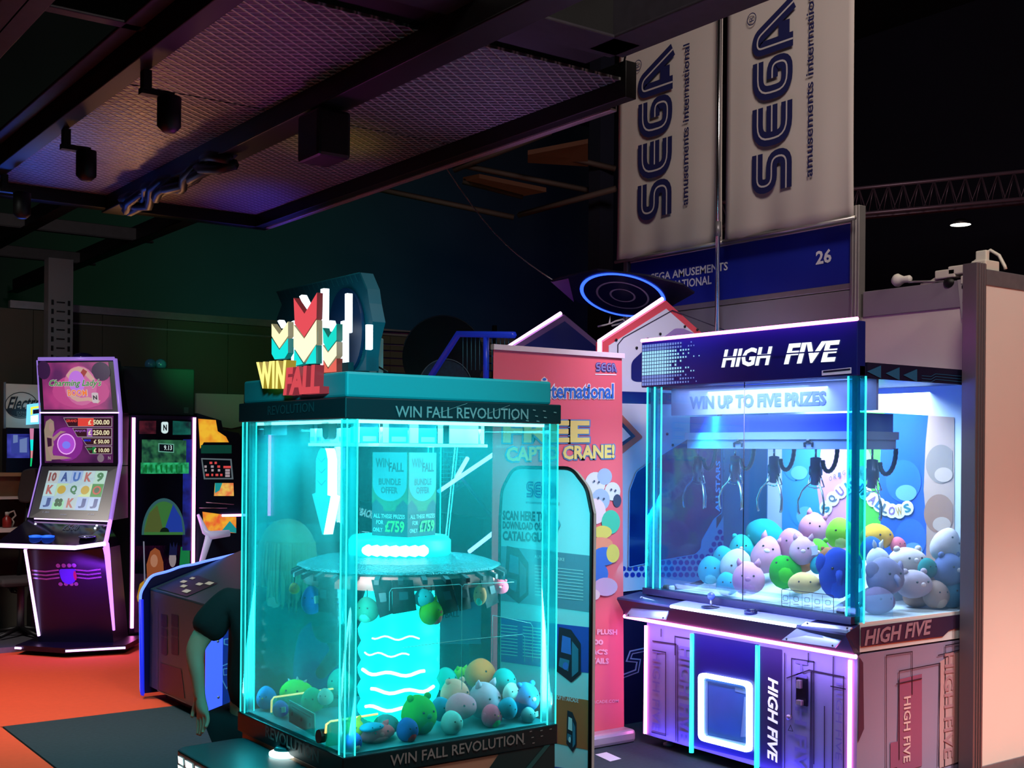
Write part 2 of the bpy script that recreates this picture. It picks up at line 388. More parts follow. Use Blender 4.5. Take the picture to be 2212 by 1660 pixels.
MB().box(a.x-.10, a.x+.10, a.y-.13, a.y+.13, 3.18, 3.44).build('cabinet', M_steelb, t, bevel=.02)
MB().box(a.x-.02, a.x+.02, a.y-.02, a.y+.02, 3.43, 3.475).build('bracket', M_steelb, t)
t = thing('cable_bundle', 'black bundle of cables bulging along the middle ceiling beam', 'cables', (3.05, 8, 3.46))
b = MB(); random.seed(3)
for k in range(4):
    b.tube([(3.0+.05*math.sin(i*1.3+k), 7.2+i*.16, 3.44+.05*math.sin(i*.9+2*k)) for i in range(13)], .035, 6)
b.build('cables', M_steelb, t)
# thin steel cable down to the ring-lit panel, hook rod at the beam end
tag(MB().tube([Vec((4.385, px_(952, 343, 4.40).y, 3.51))] + [px_(952, 345, 4.40).lerp(pd(1195, 606, 7.6), i/10) - Vec((0, 0, .10*math.sin(math.pi*i/10))) for i in range(11)], .004, 5).build('suspension_cable', M_alu), 'thin pale cable sagging from the tread plate beam to the ring lit panel', 'cable')
tag(MB().tube([(4.22, 4.80, 3.9), (4.22, 4.81, 3.72), (4.28, 4.90, 3.69)], .006, 5).build('hook_rod', M_steelb), 'thin black hook rod at the end of the tread plate beam', 'rod')
# dim roof structure in the distance behind the beam
M_roof_lit = mat('roof_brown_lit', '#5a3a2c', .8, emit='#5a2e1c', es=.10, noise=.4, nscale=3)  # faint emission paints orange light onto the distant panels
def far_quad(pts, th=.05): return MB().prism([pd(*p) for p in pts], (0, 0, th))
struct(far_quad([(1035, 385, 14), (1180, 415, 14), (1125, 425, 14.6), (1000, 392, 14.6)]).build('trim_21', M_roof_lit))
struct(far_quad([(1140, 335, 13), (1270, 310, 13), (1270, 360, 13.6), (1140, 352, 13.6)]).build('trim_22', M_roof_lit))
b = MB()
for a, c in [((960, 350, 14), (1290, 415, 14)), ((980, 368, 14), (1190, 285, 13.5)), ((800, 405, 14.5), (1110, 470, 14.5)), ((1120, 465, 14), (1330, 408, 13)), ((1000, 392, 14.5), (1130, 425, 14.5)), ((1180, 330, 13.5), (1330, 365, 13.5))]:
    b.tube([pd(*a), pd(*c)], .035, 4)
struct(b.build('trim_23', mat('roof_steel', '#6a5652', .7, noise=.3, nscale=3)))
struct(MB().box(8.75, 8.95, 10.4, 10.6, -.01, 7.5).build('trim_24', mat('column_navy', '#20223a', .9)))
# lighting truss and lit downlight beyond the stand
t = thing('lighting_truss', 'pinkish aluminium lattice truss far behind the stand, right of the hanging banners', 'truss', tuple(pd(1800, 470, 13)))
A, Bq = pd(1370, 462, 14.4), pd(2300, 352, 12.0); A.z = Bq.z = 4.48; off = Vec((0, 0, -.30)); sd = (Bq-A).cross(Vec((0, 0, 1))).normalized()*.22
M_tr = mat('truss_alloy', '#8d6f86', .4, .5)
MB().tube([A, Bq], .022, 6).build('upper_chord', M_tr, t)
MB().tube([A+off+sd*.5, Bq+off+sd*.5], .022, 6).build('lower_chord', M_tr, t); MB().tube([A+off-sd*.5, Bq+off-sd*.5], .022, 6).build('lower_chord', M_tr, t)
b = MB(); K = 30
for i in range(K):
    p, q = A.lerp(Bq, i/K), A.lerp(Bq, (i+.5)/K); r = A.lerp(Bq, (i+1)/K)
    for s in (.5, -.5): b.tube([p, q+off+sd*s, r], .011, 4)
b.build('lattice', M_tr, t)
t = thing('ceiling_light', 'small round white lamp glowing below the lattice truss', 'light', tuple(pd(2075, 483, 13)))
p = pd(2075, 486, 13)
MB().lathe([(.05, .06), (.11, 0)], p, 20).build('shade', M_alud, t); MB().lathe([(0, -.001), (.105, 0)], p, 20).build('lamp_disc', glow('lamp_white', '#fff6e6', 9), t)

# ------------------------------------------------------------------ stand walls, fascia and banners
M_panel = mat('stand_panel', '#e6dcd4', .55, noise=.02, nscale=5)
t = MB().box(5.29, 8.2, 3.40, 3.43, .08, 2.43).build('wall_side', M_panel); struct(t)
struct(MB().box(5.29, 8.2, 3.395, 3.435, 2.43, 2.51).box(5.29, 8.2, 3.395, 3.435, .0, .08).build('trim_31', M_alud, bevel=.004))
b = MB().box(5.21, 5.29, 3.375, 3.455, 0, 2.53)
for d in (.02, .04, .06): b.box(5.21+d-.004, 5.21+d+.004, 3.368, 3.38, 0, 2.53)
struct(b.build('trim_32', mat('post_grey', '#7a6c72', .4, .5), bevel=.004))
struct(MB().box(5.50, 5.53, 3.46, 6.26, .0, 2.36).build('wall_rear', M_panel))
struct(MB().box(5.49, 5.54, 3.46, 4.26, 2.36, 2.50).box(5.49, 5.54, 4.34, 6.26, 2.36, 2.52).build('trim_33', mat('rail_grey', '#9a949c', .5, .3, noise=.05, nscale=9), bevel=.003))
# posts and fascia name board
b = MB().box(5.47, 5.53, 4.275, 4.335, 0, 2.985)
for d in (.02, .04): b.box(5.463, 5.472, 4.275+d-.004, 4.275+d+.004, 0, 2.985)
tag(b.build('aluminium_post', M_alu, bevel=.006), 'tall aluminium post at the right end of the blue name board', 'post')
tag(MB().box(5.48, 5.52, 6.22, 6.26, 0, 2.93).build('aluminium_post', M_alu, bevel=.006), 'aluminium post at the left end of the blue name board', 'post')
t = thing('name_board', 'dark blue fascia name board with white stand number 26 under the hanging banners', 'sign', (5.52, 5.27, 2.55))
MB().box(5.505, 5.53, 4.34, 6.21, 2.56, 2.895).build('panel', mat('fascia_blue', '#1d2a9c', .35), t)
MB().box(5.495, 5.535, 4.34, 6.21, 2.895, 2.94).box(5.495, 5.535, 4.34, 6.21, 2.525, 2.56).build('frame', M_alu, t, bevel=.004)
b = MB(); fr = on_x(5.505, .004)
txt(b, '26', fr, (1763, 573), (1797, 567), (1763, 543), bold=.03); M_lw = mat('letter_white', '#e8e8f0', .5); b.build('number', M_lw, t); b = MB()
txt(b, 'SEGA AMUSEMENTS', fr, (1407, 609), (1573, 584), (1407, 592), bold=.02); b.build('lettering', M_lw, t); b = MB()
txt(b, 'INTERNATIONAL', fr, (1405, 633), (1538, 614), (1405, 615), bold=.02)
b.build('lettering', mat('letter_white', '#e8e8f0', .5), t)

SEGA = {'S': [(.92, .86), (.14, .86), (.14, .5), (.78, .5), (.78, .14), (0, .14)],
        'E': [(.92, .86), (.14, .86), (.14, .14), (.92, .14)], 'E2': [(.92, .5), (.3, .5)],
        'G': [(.92, .86), (.14, .86), (.14, .14), (.80, .14), (.80, .5), (.46, .5)],
        'A': [(.14, 0), (.14, .88), (.42, .88), (.98, 0)], 'A2': [(.2, .22), (.62, .22)]}
def sega(mb, O, X, Y, m0=0, m1=1, lift=None):
    """four striped letters in the frame O + x*X (reading direction, whole word = 1) + y*Y (cap height = 1)"""
    O, X, Y = Vec(O), Vec(X), Vec(Y); asp = X.length/Y.length; nn = (X.cross(Y)).normalized()
    gw = asp/4.25
    for i, ch in enumerate('SEGA'):
        x0 = i*gw*1.083
        for key in (ch, ch+'2'):
            if key not in SEGA: continue
            path = fillet([(x0+p[0]*gw, p[1]) for p in SEGA[key]], .30 if len(SEGA[key]) > 2 else 0, 5, closed=False)
            for w, m, d in ((.27, m0, 0), (.035, m1, .0015)):
                if key in ('E2', 'A2') and m == m1 and key == 'A2': continue
                mb.ribbon(path, w, lambda x, y: O + X*(x/asp) + Y*y + nn*(d + (.0005 if key[-1] == '2' else 0)), m)
def banner(y0, y1, z0, z1, label):
    t = thing('hanging_banner', label, 'banner', (5.4, (y0+y1)/2, z0))
    b = MB(); NY, NZ = 24, 26; vs = []
    for j in range(NZ+1):
        for i in range(NY+1):
            y = y0+(y1-y0)*i/NY; z = z0+(z1-z0)*j/NZ; k = 1-j/NZ
            vs.append((5.405 + .006*math.sin(i*.9)*k*k + .012*math.sin(i*.45+1)*k**6, y, z))
    fs = [(j*(NY+1)+i+1, j*(NY+1)+i, (j+1)*(NY+1)+i, (j+1)*(NY+1)+i+1) for j in range(NZ) for i in range(NY)]
    b.add(vs, fs, 0, True); o = b.build('cloth', mat('banner_cloth', '#bdb3af', .75, noise=.04, nscale=3, bump=.1), t)
    s = o.modifiers.new('solid', 'SOLIDIFY'); s.thickness = .004; s.offset = -1
    MB().tube([(5.405, y0-.02, z0), (5.405, y1+.02, z0)], .012, 8).build('bottom_bar', M_alu, t)
    MB().tube([(5.405, y0-.02, z1), (5.405, y1+.02, z1)], .012, 8).build('top_bar', M_alu, t)
    return t
M_navy = mat('logo_navy', '#181c4e', .6); M_inl = mat('logo_inline', '#b9b2b4', .6)
def banner_print(t, fr, s0, s1, top, sub0, sub1, subtop, reg, rr):
    O, X, Y = fr(*s0), Vec((0, 0, (fr(*s1)-fr(*s0)).z)), Vec((0, (fr(*top)-fr(*s0)).y, 0))
    b = MB(); sega(b, O, X, Y); b.build('logo', [M_navy, M_inl], t)
    O, X, Y = fr(*sub0), Vec((0, 0, (fr(*sub1)-fr(*sub0)).z)), Vec((0, (fr(*subtop)-fr(*sub0)).y, 0))
    b = MB(); b.text('amusements international', O, X, Y, bold=.012); b.build('lettering', M_navy, t); b = MB()
    c = fr(*reg)
    b.ribbon(ell(0, 0, rr, n=18), rr*.16, lambda x, y: c + Vec((0, -x, y)), closed=True)
    b.text('R', c + Vec((0, -rr*.5, -rr*.42)), (0, 0, rr*.84), (0, rr, 0))
    b.build('registered_mark', M_navy, t)
fr = on_x(5.405, .022)
t = banner(4.27, 5.225, 2.90, 4.75, 'right hanging white banner, lower edge above the number on the blue board')
banner_print(t, fr, (1716, 404), (1716, 4), (1629, 404), (1761, 382), (1761, -42), (1744, 382), (1629, 43), .035)
t = banner(5.265, 6.235, 2.90, 4.46, 'left hanging white banner, its upper end behind a black ceiling beam')
banner_print(t, fr, (1456, 462), (1456, 107), (1382, 462), (1492, 443), (1492, 95), (1478, 443), (1383, 143), .035)
t = thing('banner_pole', 'slim steel pole standing between the two hanging banners', 'pole', (5.36, 5.246, 2.3))
MB().tube([(5.36, 5.246, 2.3), (5.36, 5.246, 4.9)], .014, 10).build('pole', mat('chrome', '#d8d8dc', .2, 1.0), t)
MB().tube([(5.36, 5.246, 2.93), (5.36, 5.246, 3.02)], .02, 10).build('collar', M_alud, t)
# loose mains leads and a clip-on lamp on top of the rear wall
t = thing('clip_on_lamp', 'white clip-on spot lamp with thin arm on top of the rear stand wall', 'lamp', tuple(px_(1975, 617, 5.51)))
P0 = px_(1939, 606, 5.5)
MB().lathe([(0, .030), (.020, .027), (.033, .012), (.036, -.004), (.026, -.022), (.018, -.04), (.02, -.075), (.012, -.085), (0, -.085)], P0, 16, axis='y').build('lamp_head', mat('lamp_shell', '#dcd8d2', .4), t)
MB().tube([px_(1963, 610, 5.5), px_(1975, 609, 5.5), px_(2050, 607, 5.5)], .006, 6).build('arm', M_alu, t)
MB().ball(px_(2052, 611, 5.5), (.03, .035, .03)).build('clamp', M_steelb, t)
t = thing('extension_leads', 'tangled off white mains leads and sockets on the wall top by the corner post', 'cables', tuple(px_(2080, 590, 5.51)))
M_lead = mat('lead_white', '#d8d2c4', .5)
random.seed(11)
for k in range(5):
    pts = [px_(x, y+random.uniform(-4, 4), 5.51) for x, y in [(1990, 619), (2012, 611), (2035, 598), (2060, 590), (2085, 580+k*2), (2100, 584)]]
    MB().tube(pts, .009, 6).build('lead', M_lead, t)
MB().tube([px_(x, y, 5.51) for x, y in [(2090, 585), (2100, 571), (2120, 555), (2140, 541), (2158, 552), (2170, 575), (2172, 582)]], .009, 6).build('lead', M_lead, t)
for (x, y, s) in [(2048, 592, .06), (2075, 583, .055), (2095, 604, .035)]:
    p = px_(x, y, 5.51); MB().box(p.x-.03, p.x+.03, p.y-s, p.y+s, p.z-.025, p.z+.02).build('socket_block', M_lead, t, bevel=.006)
p = pd(2126, 562, 5.95); MB().box(p.x-.05, p.x+.07, p.y-.04, p.y+.04, 2.505, 2.56).box(p.x-.03, p.x+.0, p.y-.03, p.y+.03, 2.55, 2.61).build('socket_block', M_lead, t, bevel=.006)
t = thing('wiring_box', 'grey transformer box with printed label hanging on the rear wall at the corner', 'box', tuple(px_(2085, 640, 5.49)))
fr = on_x(5.485); MB().prism([fr(*p) for p in [(2068, 605), (2102, 600), (2106, 688), (2077, 690)]], (.012, 0, 0)).build('box', mat('box_grey', '#aaa6a8', .5), t)
b = MB(); fr = on_x(5.485, .003)
for y in (628, 634, 640): poly(b, fr, [(2083, y), (2098, y-2), (2098, y), (2083, y+2)])
poly(b, fr, [(2078, 617), (2084, 616), (2084, 623), (2078, 624)]); txt(b, 'TT', fr, (2079, 662), (2091, 660), (2079, 654))
b.build('print', M_steelb, t)
# ------------------------------------------------------------------ plush toys
def plush(c, r, col, label, group, kind='egg', face=(-.7, -.6), tilt=(0, 0, 0), sq=(1, 1, 1.12), belly=None, n=18, tagc=None):
    import colorsys
    def sat(h):
        if h is None: return None
        a, b_, v = colorsys.rgb_to_hsv(*[int(h[i:i+2], 16)/255 for i in (1, 3, 5)]); return '#%02x%02x%02x' % tuple(int(255*q) for q in colorsys.hsv_to_rgb(a, min(1, b_*1.55), v*.93))
    col, belly = sat(col), sat(belly)
    c = Vec(c); t = thing('plush_toy', label, 'plush toy', tuple(c), group)
    f = Vec((face[0], face[1], 0)).normalized()
    R = Mat.Rotation(tilt[2], 3, 'Z') @ Mat.Rotation(tilt[0], 3, 'X') @ Mat.Rotation(tilt[1], 3, 'Y')
    rt = Vec((-f.y, f.x, 0)); up = Vec((0, 0, 1))
    def W(a, b, h): return c + R @ (rt*(a*r*sq[0]) + f*(b*r*sq[1]) + up*(h*r*sq[2]))
    base = Mat((rt, f, up)).transposed()
    rot = R @ base
    fn = lambda p: Vec((p.x*(1.06-.12*p.z), p.y*(1.04-.10*p.z), p.z*(1-.05*math.sin(3*p.x))))
    fz = paint(col, .95, noise=.10, nscale=22, bump=.25)
    MB().ball(c, (r*sq[0], r*sq[1], r*sq[2]), n, 11, fn=fn, rot=rot).build('body', fz, t)
    if belly:
        MB().ball(W(0, .42, -.38), (r*.62*sq[0], r*.62*sq[1], r*.60*sq[2]), 14, 8, rot=rot).build('belly', paint(belly, .95, bump=.2), t)
    M_eye = paint('#0a0a0c', .2)
    for s in (-1, 1): MB().ball(W(.36*s, .91, .22), r*.075, 8, 6).build('eye', M_eye, t)
    if kind in ('bear', 'pig', 'cat', 'cow'):
        for s in (-1, 1):
            if kind == 'bear': MB().ball(W(.62*s, 0, .86), r*.22, 10, 7).build('ear', fz, t)
            else: MB().tube([W(.5*s, .05, .74), W(.62*s, .12, .98), W(.66*s, .2, 1.2)], [r*.26, r*.18, r*.02], 8).build('ear', fz, t)
    if kind == 'bunny':
        for s in (-1, 1): MB().tube([W(.3*s, 0, .85), W(.36*s, -.1, 1.3), W(.5*s, .0, 1.6)], [r*.16, r*.2, r*.05], 8).build('ear', fz, t)
    if kind == 'elephant':
        for s in (-1, 1): MB().ball(W(.95*s, .1, .35), (r*.18, r*.42, r*.5), 12, 8, rot=rot @ Mat.Rotation(.5*s, 3, 'Z')).build('ear', fz, t)
        MB().tube([W(0, .9, .05), W(0, 1.2, -.1), W(0, 1.3, -.4)], [r*.2, r*.16, r*.12], 8).build('trunk', fz, t)
    if kind in ('pig', 'bear', 'cow'): MB().ball(W(0, .96, .02), (r*.22, r*.12, r*.17), 10, 7, rot=rot).build('snout', paint(belly or '#f4dfe2', .9), t)
    if kind == 'bird':
        MB().tube([W(0, .85, .12), W(0, 1.12, .08)], [r*.16, r*.02], 8).build('beak', paint('#e89a3c', .8), t)
        for s in (-1, 1): MB().ball(W(.9*s, 0, -.1), (r*.16, r*.4, r*.55), 10, 7, rot=rot).build('wing', fz, t)
    if kind == 'spike':
        for a in (-.6, 0, .6): MB().tube([W(math.sin(a)*.8, -.1, math.cos(a)*.9), W(math.sin(a)*1.1, -.1, math.cos(a)*1.25)], [r*.16, r*.02], 8).build('spike', paint('#f29aa6', .9), t)
    if tagc:
        o = W(.5, .75, .35); MB().prism([o, o+rt*r*.55+up*r*.1, o+rt*r*.6-up*r*.6, o+rt*r*.05-up*r*.7], f*.004).build('tag', paint(tagc, .5), t)
    return t
# ------------------------------------------------------------------ five-claw crane machine
NEON = glow('neon_pink', '#ff78d0', 8); NEONW = glow('neon_white', '#dff0ff', 4.5); CYAN = glow('neon_cyan', '#22e6e6', 3.2)
HF = thing('crane_machine', 'large five claw crane machine with pink neon edges and dark blue lit header', 'crane machine', (4.96, 4.19, 0))
X0, X1, Y0, Y1 = 4.476, 5.44, 3.485, 4.89
M_nav = mat('cabinet_navy', '#101a6a', .35); M_dk = mat('cabinet_dark', '#141332', .4); M_lil = mat('cabinet_lilac', '#9a92b8', .42, noise=.03, nscale=6)
M_side = mat('cabinet_side', '#f6d2c4', .45, noise=.03, nscale=6)
M_ln = mat('line_dark', '#2c2438', .5); M_hf = mat('print_lilac', '#8378b8', .5); M_hfs = mat('print_rose', '#b48a98', .5); M_pur = mat('print_plum', '#7c4a78', .5)
b = MB().box(X0, X1, Y0, Y1, .055, .69)
b.build('cabinet', M_lil, HF)
for x, y in ((4.56, 3.58), (4.56, 4.8), (5.36, 3.58), (5.36, 4.8)): MB().lathe([(.03, 0), (.03, .012), (.012, .016), (.012, .06)], (x, y, .002), 12).build('foot', M_alud, HF)
fr = on_x(X0, .004); fs = on_y(Y0, .004)
b = MB(); poly(b, fr, [(1500, 1368), (1640, 1393), (1640, 1646), (1500, 1612)]); b.build('front_panel', M_nav, HF)
b = MB(); poly(b, fr, [(1643, 1396), (1690, 1404), (1690, 1700), (1643, 1680)]); b.build('name_strip', mat('strip_plum', '#3a2a62', .4), HF)
o = MB(); fr2 = on_x(X0, .007)
def vtext(mb, t, f, x, y0, y1, x1, m=0, **k):
    O = f(x, y0); mb.text(t, O, Vec((0, 0, (f(x, y1)-O).z)), (f(x1, y0)-O) - Vec((0, 0, (f(x1, y0)-O).z)), m, **k)
vtext(o, 'HIGH FIVE', fr2, 1661, 1463, 1643, 1683, bold=.03, shear=.2)
o.build('lettering', mat('letter_glow', '#f2f2ff', .4, emit='#eef0ff', es=.7), HF)
# line art and faint repeated names on the front and side
b = MB()
def line(f, pts, w, m=0, closed=False):
    for i in range(len(pts)-1 + (1 if closed else 0)):
        p, q = f(*pts[i]), f(*pts[(i+1) % len(pts)])
        n_ = Vec((1, 0, 0)) if abs((f(0, 0)-f(10, 0)).x) < 1e-6 else Vec((0, 1, 0))
        d = (q-p).normalized(); s = d.cross(n_).normalized()*w/2; p -= d*w/2; q += d*w/2
        b.face([p+s, q+s, q-s, p-s], m)
for pts in [[(1412, 1385), (1462, 1392), (1462, 1600)], [(1430, 1375), (1430, 1360)], [(1460, 1415), (1460, 1375), (1490, 1380)], [(1410, 1582), (1440, 1590), (1440, 1410), (1412, 1405)],
            [(1466, 1395), (1466, 1602)], [(1697, 1412), (1697, 1660)], [(1748, 1412), (1748, 1430)], [(1712, 1545), (1712, 1423), (1760, 1430), (1760, 1650)],
            [(1702, 1465), (1750, 1448), (1825, 1463)], [(1824, 1462), (1824, 1680)], [(1754, 1452), (1752, 1680)], [(1756, 1452), (1756, 1680)], [(1802, 1420), (1800, 1680)], [(1783, 1527), (1783, 1680)], [(1797, 1483), (1828, 1489)]]:
    line(fr2, pts, .006)
for pts in [[(1912, 1660), (1912, 1416), (1968, 1408), (1968, 1500)], [(1940, 1640), (1940, 1450), (2028, 1433), (2028, 1480), (2024, 1655)], [(1934, 1478), (1988, 1466)], [(2038, 1655), (2040, 1395), (2085, 1386)], [(2088, 1400), (2024, 1416)]]:
    line(on_y(Y0, .007), pts, .005)
b.build('line_art', M_ln, HF)
b = MB()
vtext(b, 'HIGH FIVE', fr2, 1470, 1395, 1598, 1494, bold=.02); vtext(b, 'HIGH FIVE', fr2, 1720, 1425, 1690, 1746, bold=.02); vtext(b, 'HIGH FIVE', fr2, 1808, 1475, 1640, 1822, bold=.0)
vtext(b, 'HIGH FIVE', fr2, 1412, 1405, 1576, 1428, bold=.0)
b.build('faint_lettering', M_hf, HF)
b = MB(); poly(b, fs, [(1940, 1468), (1990, 1456), (1990, 1655), (1936, 1670)]); poly(b, fs, [(1922, 1605), (1937, 1602), (1937, 1658), (1922, 1660)]); poly(b, fs, [(2028, 1430), (2088, 1395), (2088, 1640), (2028, 1660)], 1)
poly(b, fs, [(1855, 1420), (1863, 1432), (1865, 1575), (1852, 1605)], 2)
b.build('side_print', [mat('print_plum2', '#9a5a82', .5), mat('print_rose2', '#c6a4ac', .5), mat('print_dark', '#4a3050', .5)], HF)
b = MB(); f7 = on_y(Y0, .007)
vtext(b, 'HIGH FIVE', f7, 1950, 1506, 1648, 1965, bold=.02); b.build('lettering', mat('letter_rose', '#e6cdd4', .5), HF)
b = MB(); vtext(b, 'HIGH FIVE', f7, 2038, 1412, 1640, 2058, bold=.02); b.build('faint_lettering', M_hfs, HF)
# coin door bits
MB().prism([fr2(*p) for p in [(1725, 1463), (1748, 1467), (1748, 1526), (1725, 1520)]], (-.012, 0, 0)).build('coin_slot', mat('slot_black', '#0c0a1c', .3), HF)
b = MB(); q = fr2(1735, 1482); b.box(q.x-.03, q.x-.01, q.y-.012, q.y+.012, q.z-.01, q.z+.03); q = fr2(1736, 1517); b.box(q.x-.03, q.x-.01, q.y-.016, q.y+.016, q.z-.012, q.z+.012); b.build('coin_button', M_alu, HF, bevel=.003)
MB().lathe([(.012, -.02), (.012, 0)], fr2(1710, 1549), 14, axis='x').build('lock', M_alu, HF)
b = MB(); poly(b, on_x(X0, .006), [(1703, 1562), (1717, 1565), (1717, 1590), (1703, 1587)]); b.ribbon([(1710, 1567), (1715, 1580), (1705, 1578)], 1.3, lambda x, y: on_x(X0, .008)(x, y), 1, closed=True)
b.build('warning_sticker', [M_lil, M_ln], HF)
# prize door with glowing frame
ring_o = [fr2(*p) for p in fillet([(1515, 1452), (1628, 1474), (1628, 1627), (1515, 1598)], 13)]
ring_i = [fr2(*p) for p in fillet([(1524, 1463), (1619, 1482), (1619, 1614), (1524, 1589)], 9)]
N = len(ring_o); b = MB(); off = Vec((-.018, 0, 0))
b.add([p+off for p in ring_o]+[p+off for p in ring_i]+ring_o+ring_i, [(i, (i+1) % N, N+(i+1) % N, N+i) for i in range(N)]+[(2*N+i, 2*N+(i+1) % N, (i+1) % N, i) for i in range(N)]+[(N+i, N+(i+1) % N, 3*N+(i+1) % N, 3*N+i) for i in range(N)])
b.build('door_frame', NEONW, HF)
d = MB().prism(ring_i, (-.006, 0, 0)).build('prize_door', mat('door_blue', '#4a86d8', .15, noise=.12, nscale=9), HF)
b = MB(); f9 = on_x(X0, .0145)
for q in [[(1525, 1470), (1533, 1472), (1533, 1588), (1525, 1586)], [(1592, 1485), (1617, 1490), (1617, 1500), (1592, 1494)], [(1612, 1505), (1617, 1506), (1617, 1592), (1604, 1592)], [(1533, 1588), (1618, 1606), (1618, 1612), (1533, 1594)]]: poly(b, f9, q)
b.build('door_reveal', mat('door_pale', '#8cc0f4', .2), d)
# neon strips
pk = Vec((4.40, 0, .70))
MB().tube([(4.395, 3.43, .697), (4.395, 4.985, .697)], .0105, 8).build('neon_strip', NEON, HF)
for x0, y0, y1 in ((1397, 1352, 1588), (1838, 1427, 1730)):
    p, q = fr(x0, y0), fr(x0, y1); q.z = max(q.z, .06); q.y = p.y; MB().tube([p, q], .010, 8).build('neon_strip', NEON, HF)
for x0, y0, y1 in ((1497, 1370, 1634), (1638, 1395, 1720)):
    p, q = fr(x0, y0), fr(x0, y1); q.z = max(q.z, .03); q.y = p.y; MB().tube([p, q], .012, 8).build('light_strip', CYAN, HF)
# control deck
def prof(y, pts): return [Vec((x, y, z)) for x, z in pts]
dk = [(4.50, .828), (4.335, .806), (4.33, .796), (4.395, .70), (4.40, .69), (4.50, .69)]
MB().loft(prof(4.975, dk), [Vec((x, 3.435 if x < 4.45 else 3.488, z)) for x, z in dk]).build('control_deck', mat('deck_dark', '#2a2450', .35), HF)
b = MB(); T = lambda y: [Vec((4.475, y, .8265)), Vec((4.337, y, .808)), Vec((4.337, y, .811)), Vec((4.475, y, .8295))]
b.loft(T(4.56), T(3.70)); b.build('deck_top', mat('deck_top', '#8f95d8', .3), HF)
MB().tube([(4.33, 4.55, .803), (4.33, 3.72, .803)], .008, 6).build('light_strip', NEONW, HF)
for q, l in ([[(1352, 1333, 4.385), (1386, 1290, 4.45), (1450, 1309, 4.42), (1439, 1340, 4.36)], 0], [[(1690, 1384, 4.35), (1742, 1345, 4.41), (1842, 1357, 4.45), (1805, 1401, 4.375)], 1]):
    v = [px_(x, y, X-.05) for x, y, X in q]; nn = (v[1]-v[0]).cross(v[3]-v[0]).normalized(); nn = nn if nn.x < 0 else -nn
    cp = MB().prism(v, nn*.006).build('corner_plate', mat('plate_metal', '#c8cce8', .25, .35), HF)
    b = MB()
    for i in range(4):
        c = v[i].lerp(sum(v, Vec())/4, .14) + nn*.007; b.ball(c, .0045, 8, 5)
    b.build('screw', M_ln, cp)
j = px_(1536, 1318, 4.40); MB().tube([(j.x, j.y, .81), (j.x, j.y, .87)], .006, 8).build('joystick', M_alu, HF); MB().ball((j.x, j.y, .875), .02).build('joystick_knob', mat('knob_blue', '#5468c0', .15), HF)
MB().lathe([(.05, .0), (.05, .004), (.03, .005)], (j.x, j.y, .818), 20).build('joystick_plate', M_dk, HF)
j = px_(1622, 1327, 4.39); MB().lathe([(.032, 0), (.032, .018), (.024, .02), (.024, .026), (0, .027)], (j.x, j.y, .815), 20).build('push_button', mat('button_dark', '#1a1c40', .2), HF)
MB().box(4.44, 4.50, Y0+.01, Y1-.0, .828, .862).build('glass_rail', mat('rail_dark', '#1c1f48', .35), HF)
b = MB(); poly(b, on_y(Y0, .006), [(1857, 1356), (2092, 1325), (2092, 1350), (2048, 1362), (2035, 1375), (1857, 1398)]); b.build('side_band', mat('band_plum', '#3c2c4e', .4), HF)
b = MB(); txt(b, 'HIGH FIVE', on_y(Y0, .009), (1864, 1396), (2009, 1370), (1864, 1362), bold=.03, shear=.2); b.build('lettering', mat('letter_mauve', '#a88fa6', .5), HF)
# glass case
PANE = acrylic('pane_clear', '#eef8ff', .035, '#bfe4ff')
MB().box(4.476, 4.482, 4.19, Y1-.02, .86, 1.955).build('front_pane', PANE, HF); MB().box(4.476, 4.482, Y0+.02, 4.183, .86, 1.955).build('front_pane', PANE, HF)
MB().box(4.50, 5.42, Y0+.004, Y0+.010, .83, 1.955).build('side_pane', PANE, HF)
MB().box(4.50, 5.42, Y1-.010, Y1-.004, .83, 1.955).build('side_pane', acrylic('pane_blue', '#a4dcfa', .04, '#4aa8f0'), HF)
MB().tube([(4.475, 4.1865, .86), (4.475, 4.1865, 1.955)], .003, 4).build('pane_seam', M_ln, HF)
TUBE = acrylic('tube_cyan', '#7fe8f0', .22, '#50f0f0', rough=.1)
EDGE = glow('edge_cyan', '#30f0e8', 2.6)
for (cx, cy, s) in ((X0+.012, Y1-.025, 1), (X0+.012, Y0+.03, -1)):
    p = MB().box(cx-.02, cx+.03, cy-.03, cy+.03, .83, 1.955).build('corner_post', TUBE, HF, bevel=.006)
    for dx, dy in ((-.02, -.03), (-.02, .028), (.03, -.03))[(0 if s > 0 else 1):]: MB().box(cx+dx-.003, cx+dx+.003, cy+dy-.003, cy+dy+.003, .83, 1.955).build('lit_edge', EDGE, p)
    MB().box(cx+.0, cx+.024, cy-.004, cy+.022*1, .83, 1.955).build('post_core', mat('core_blue', '#16389a', .3), p)
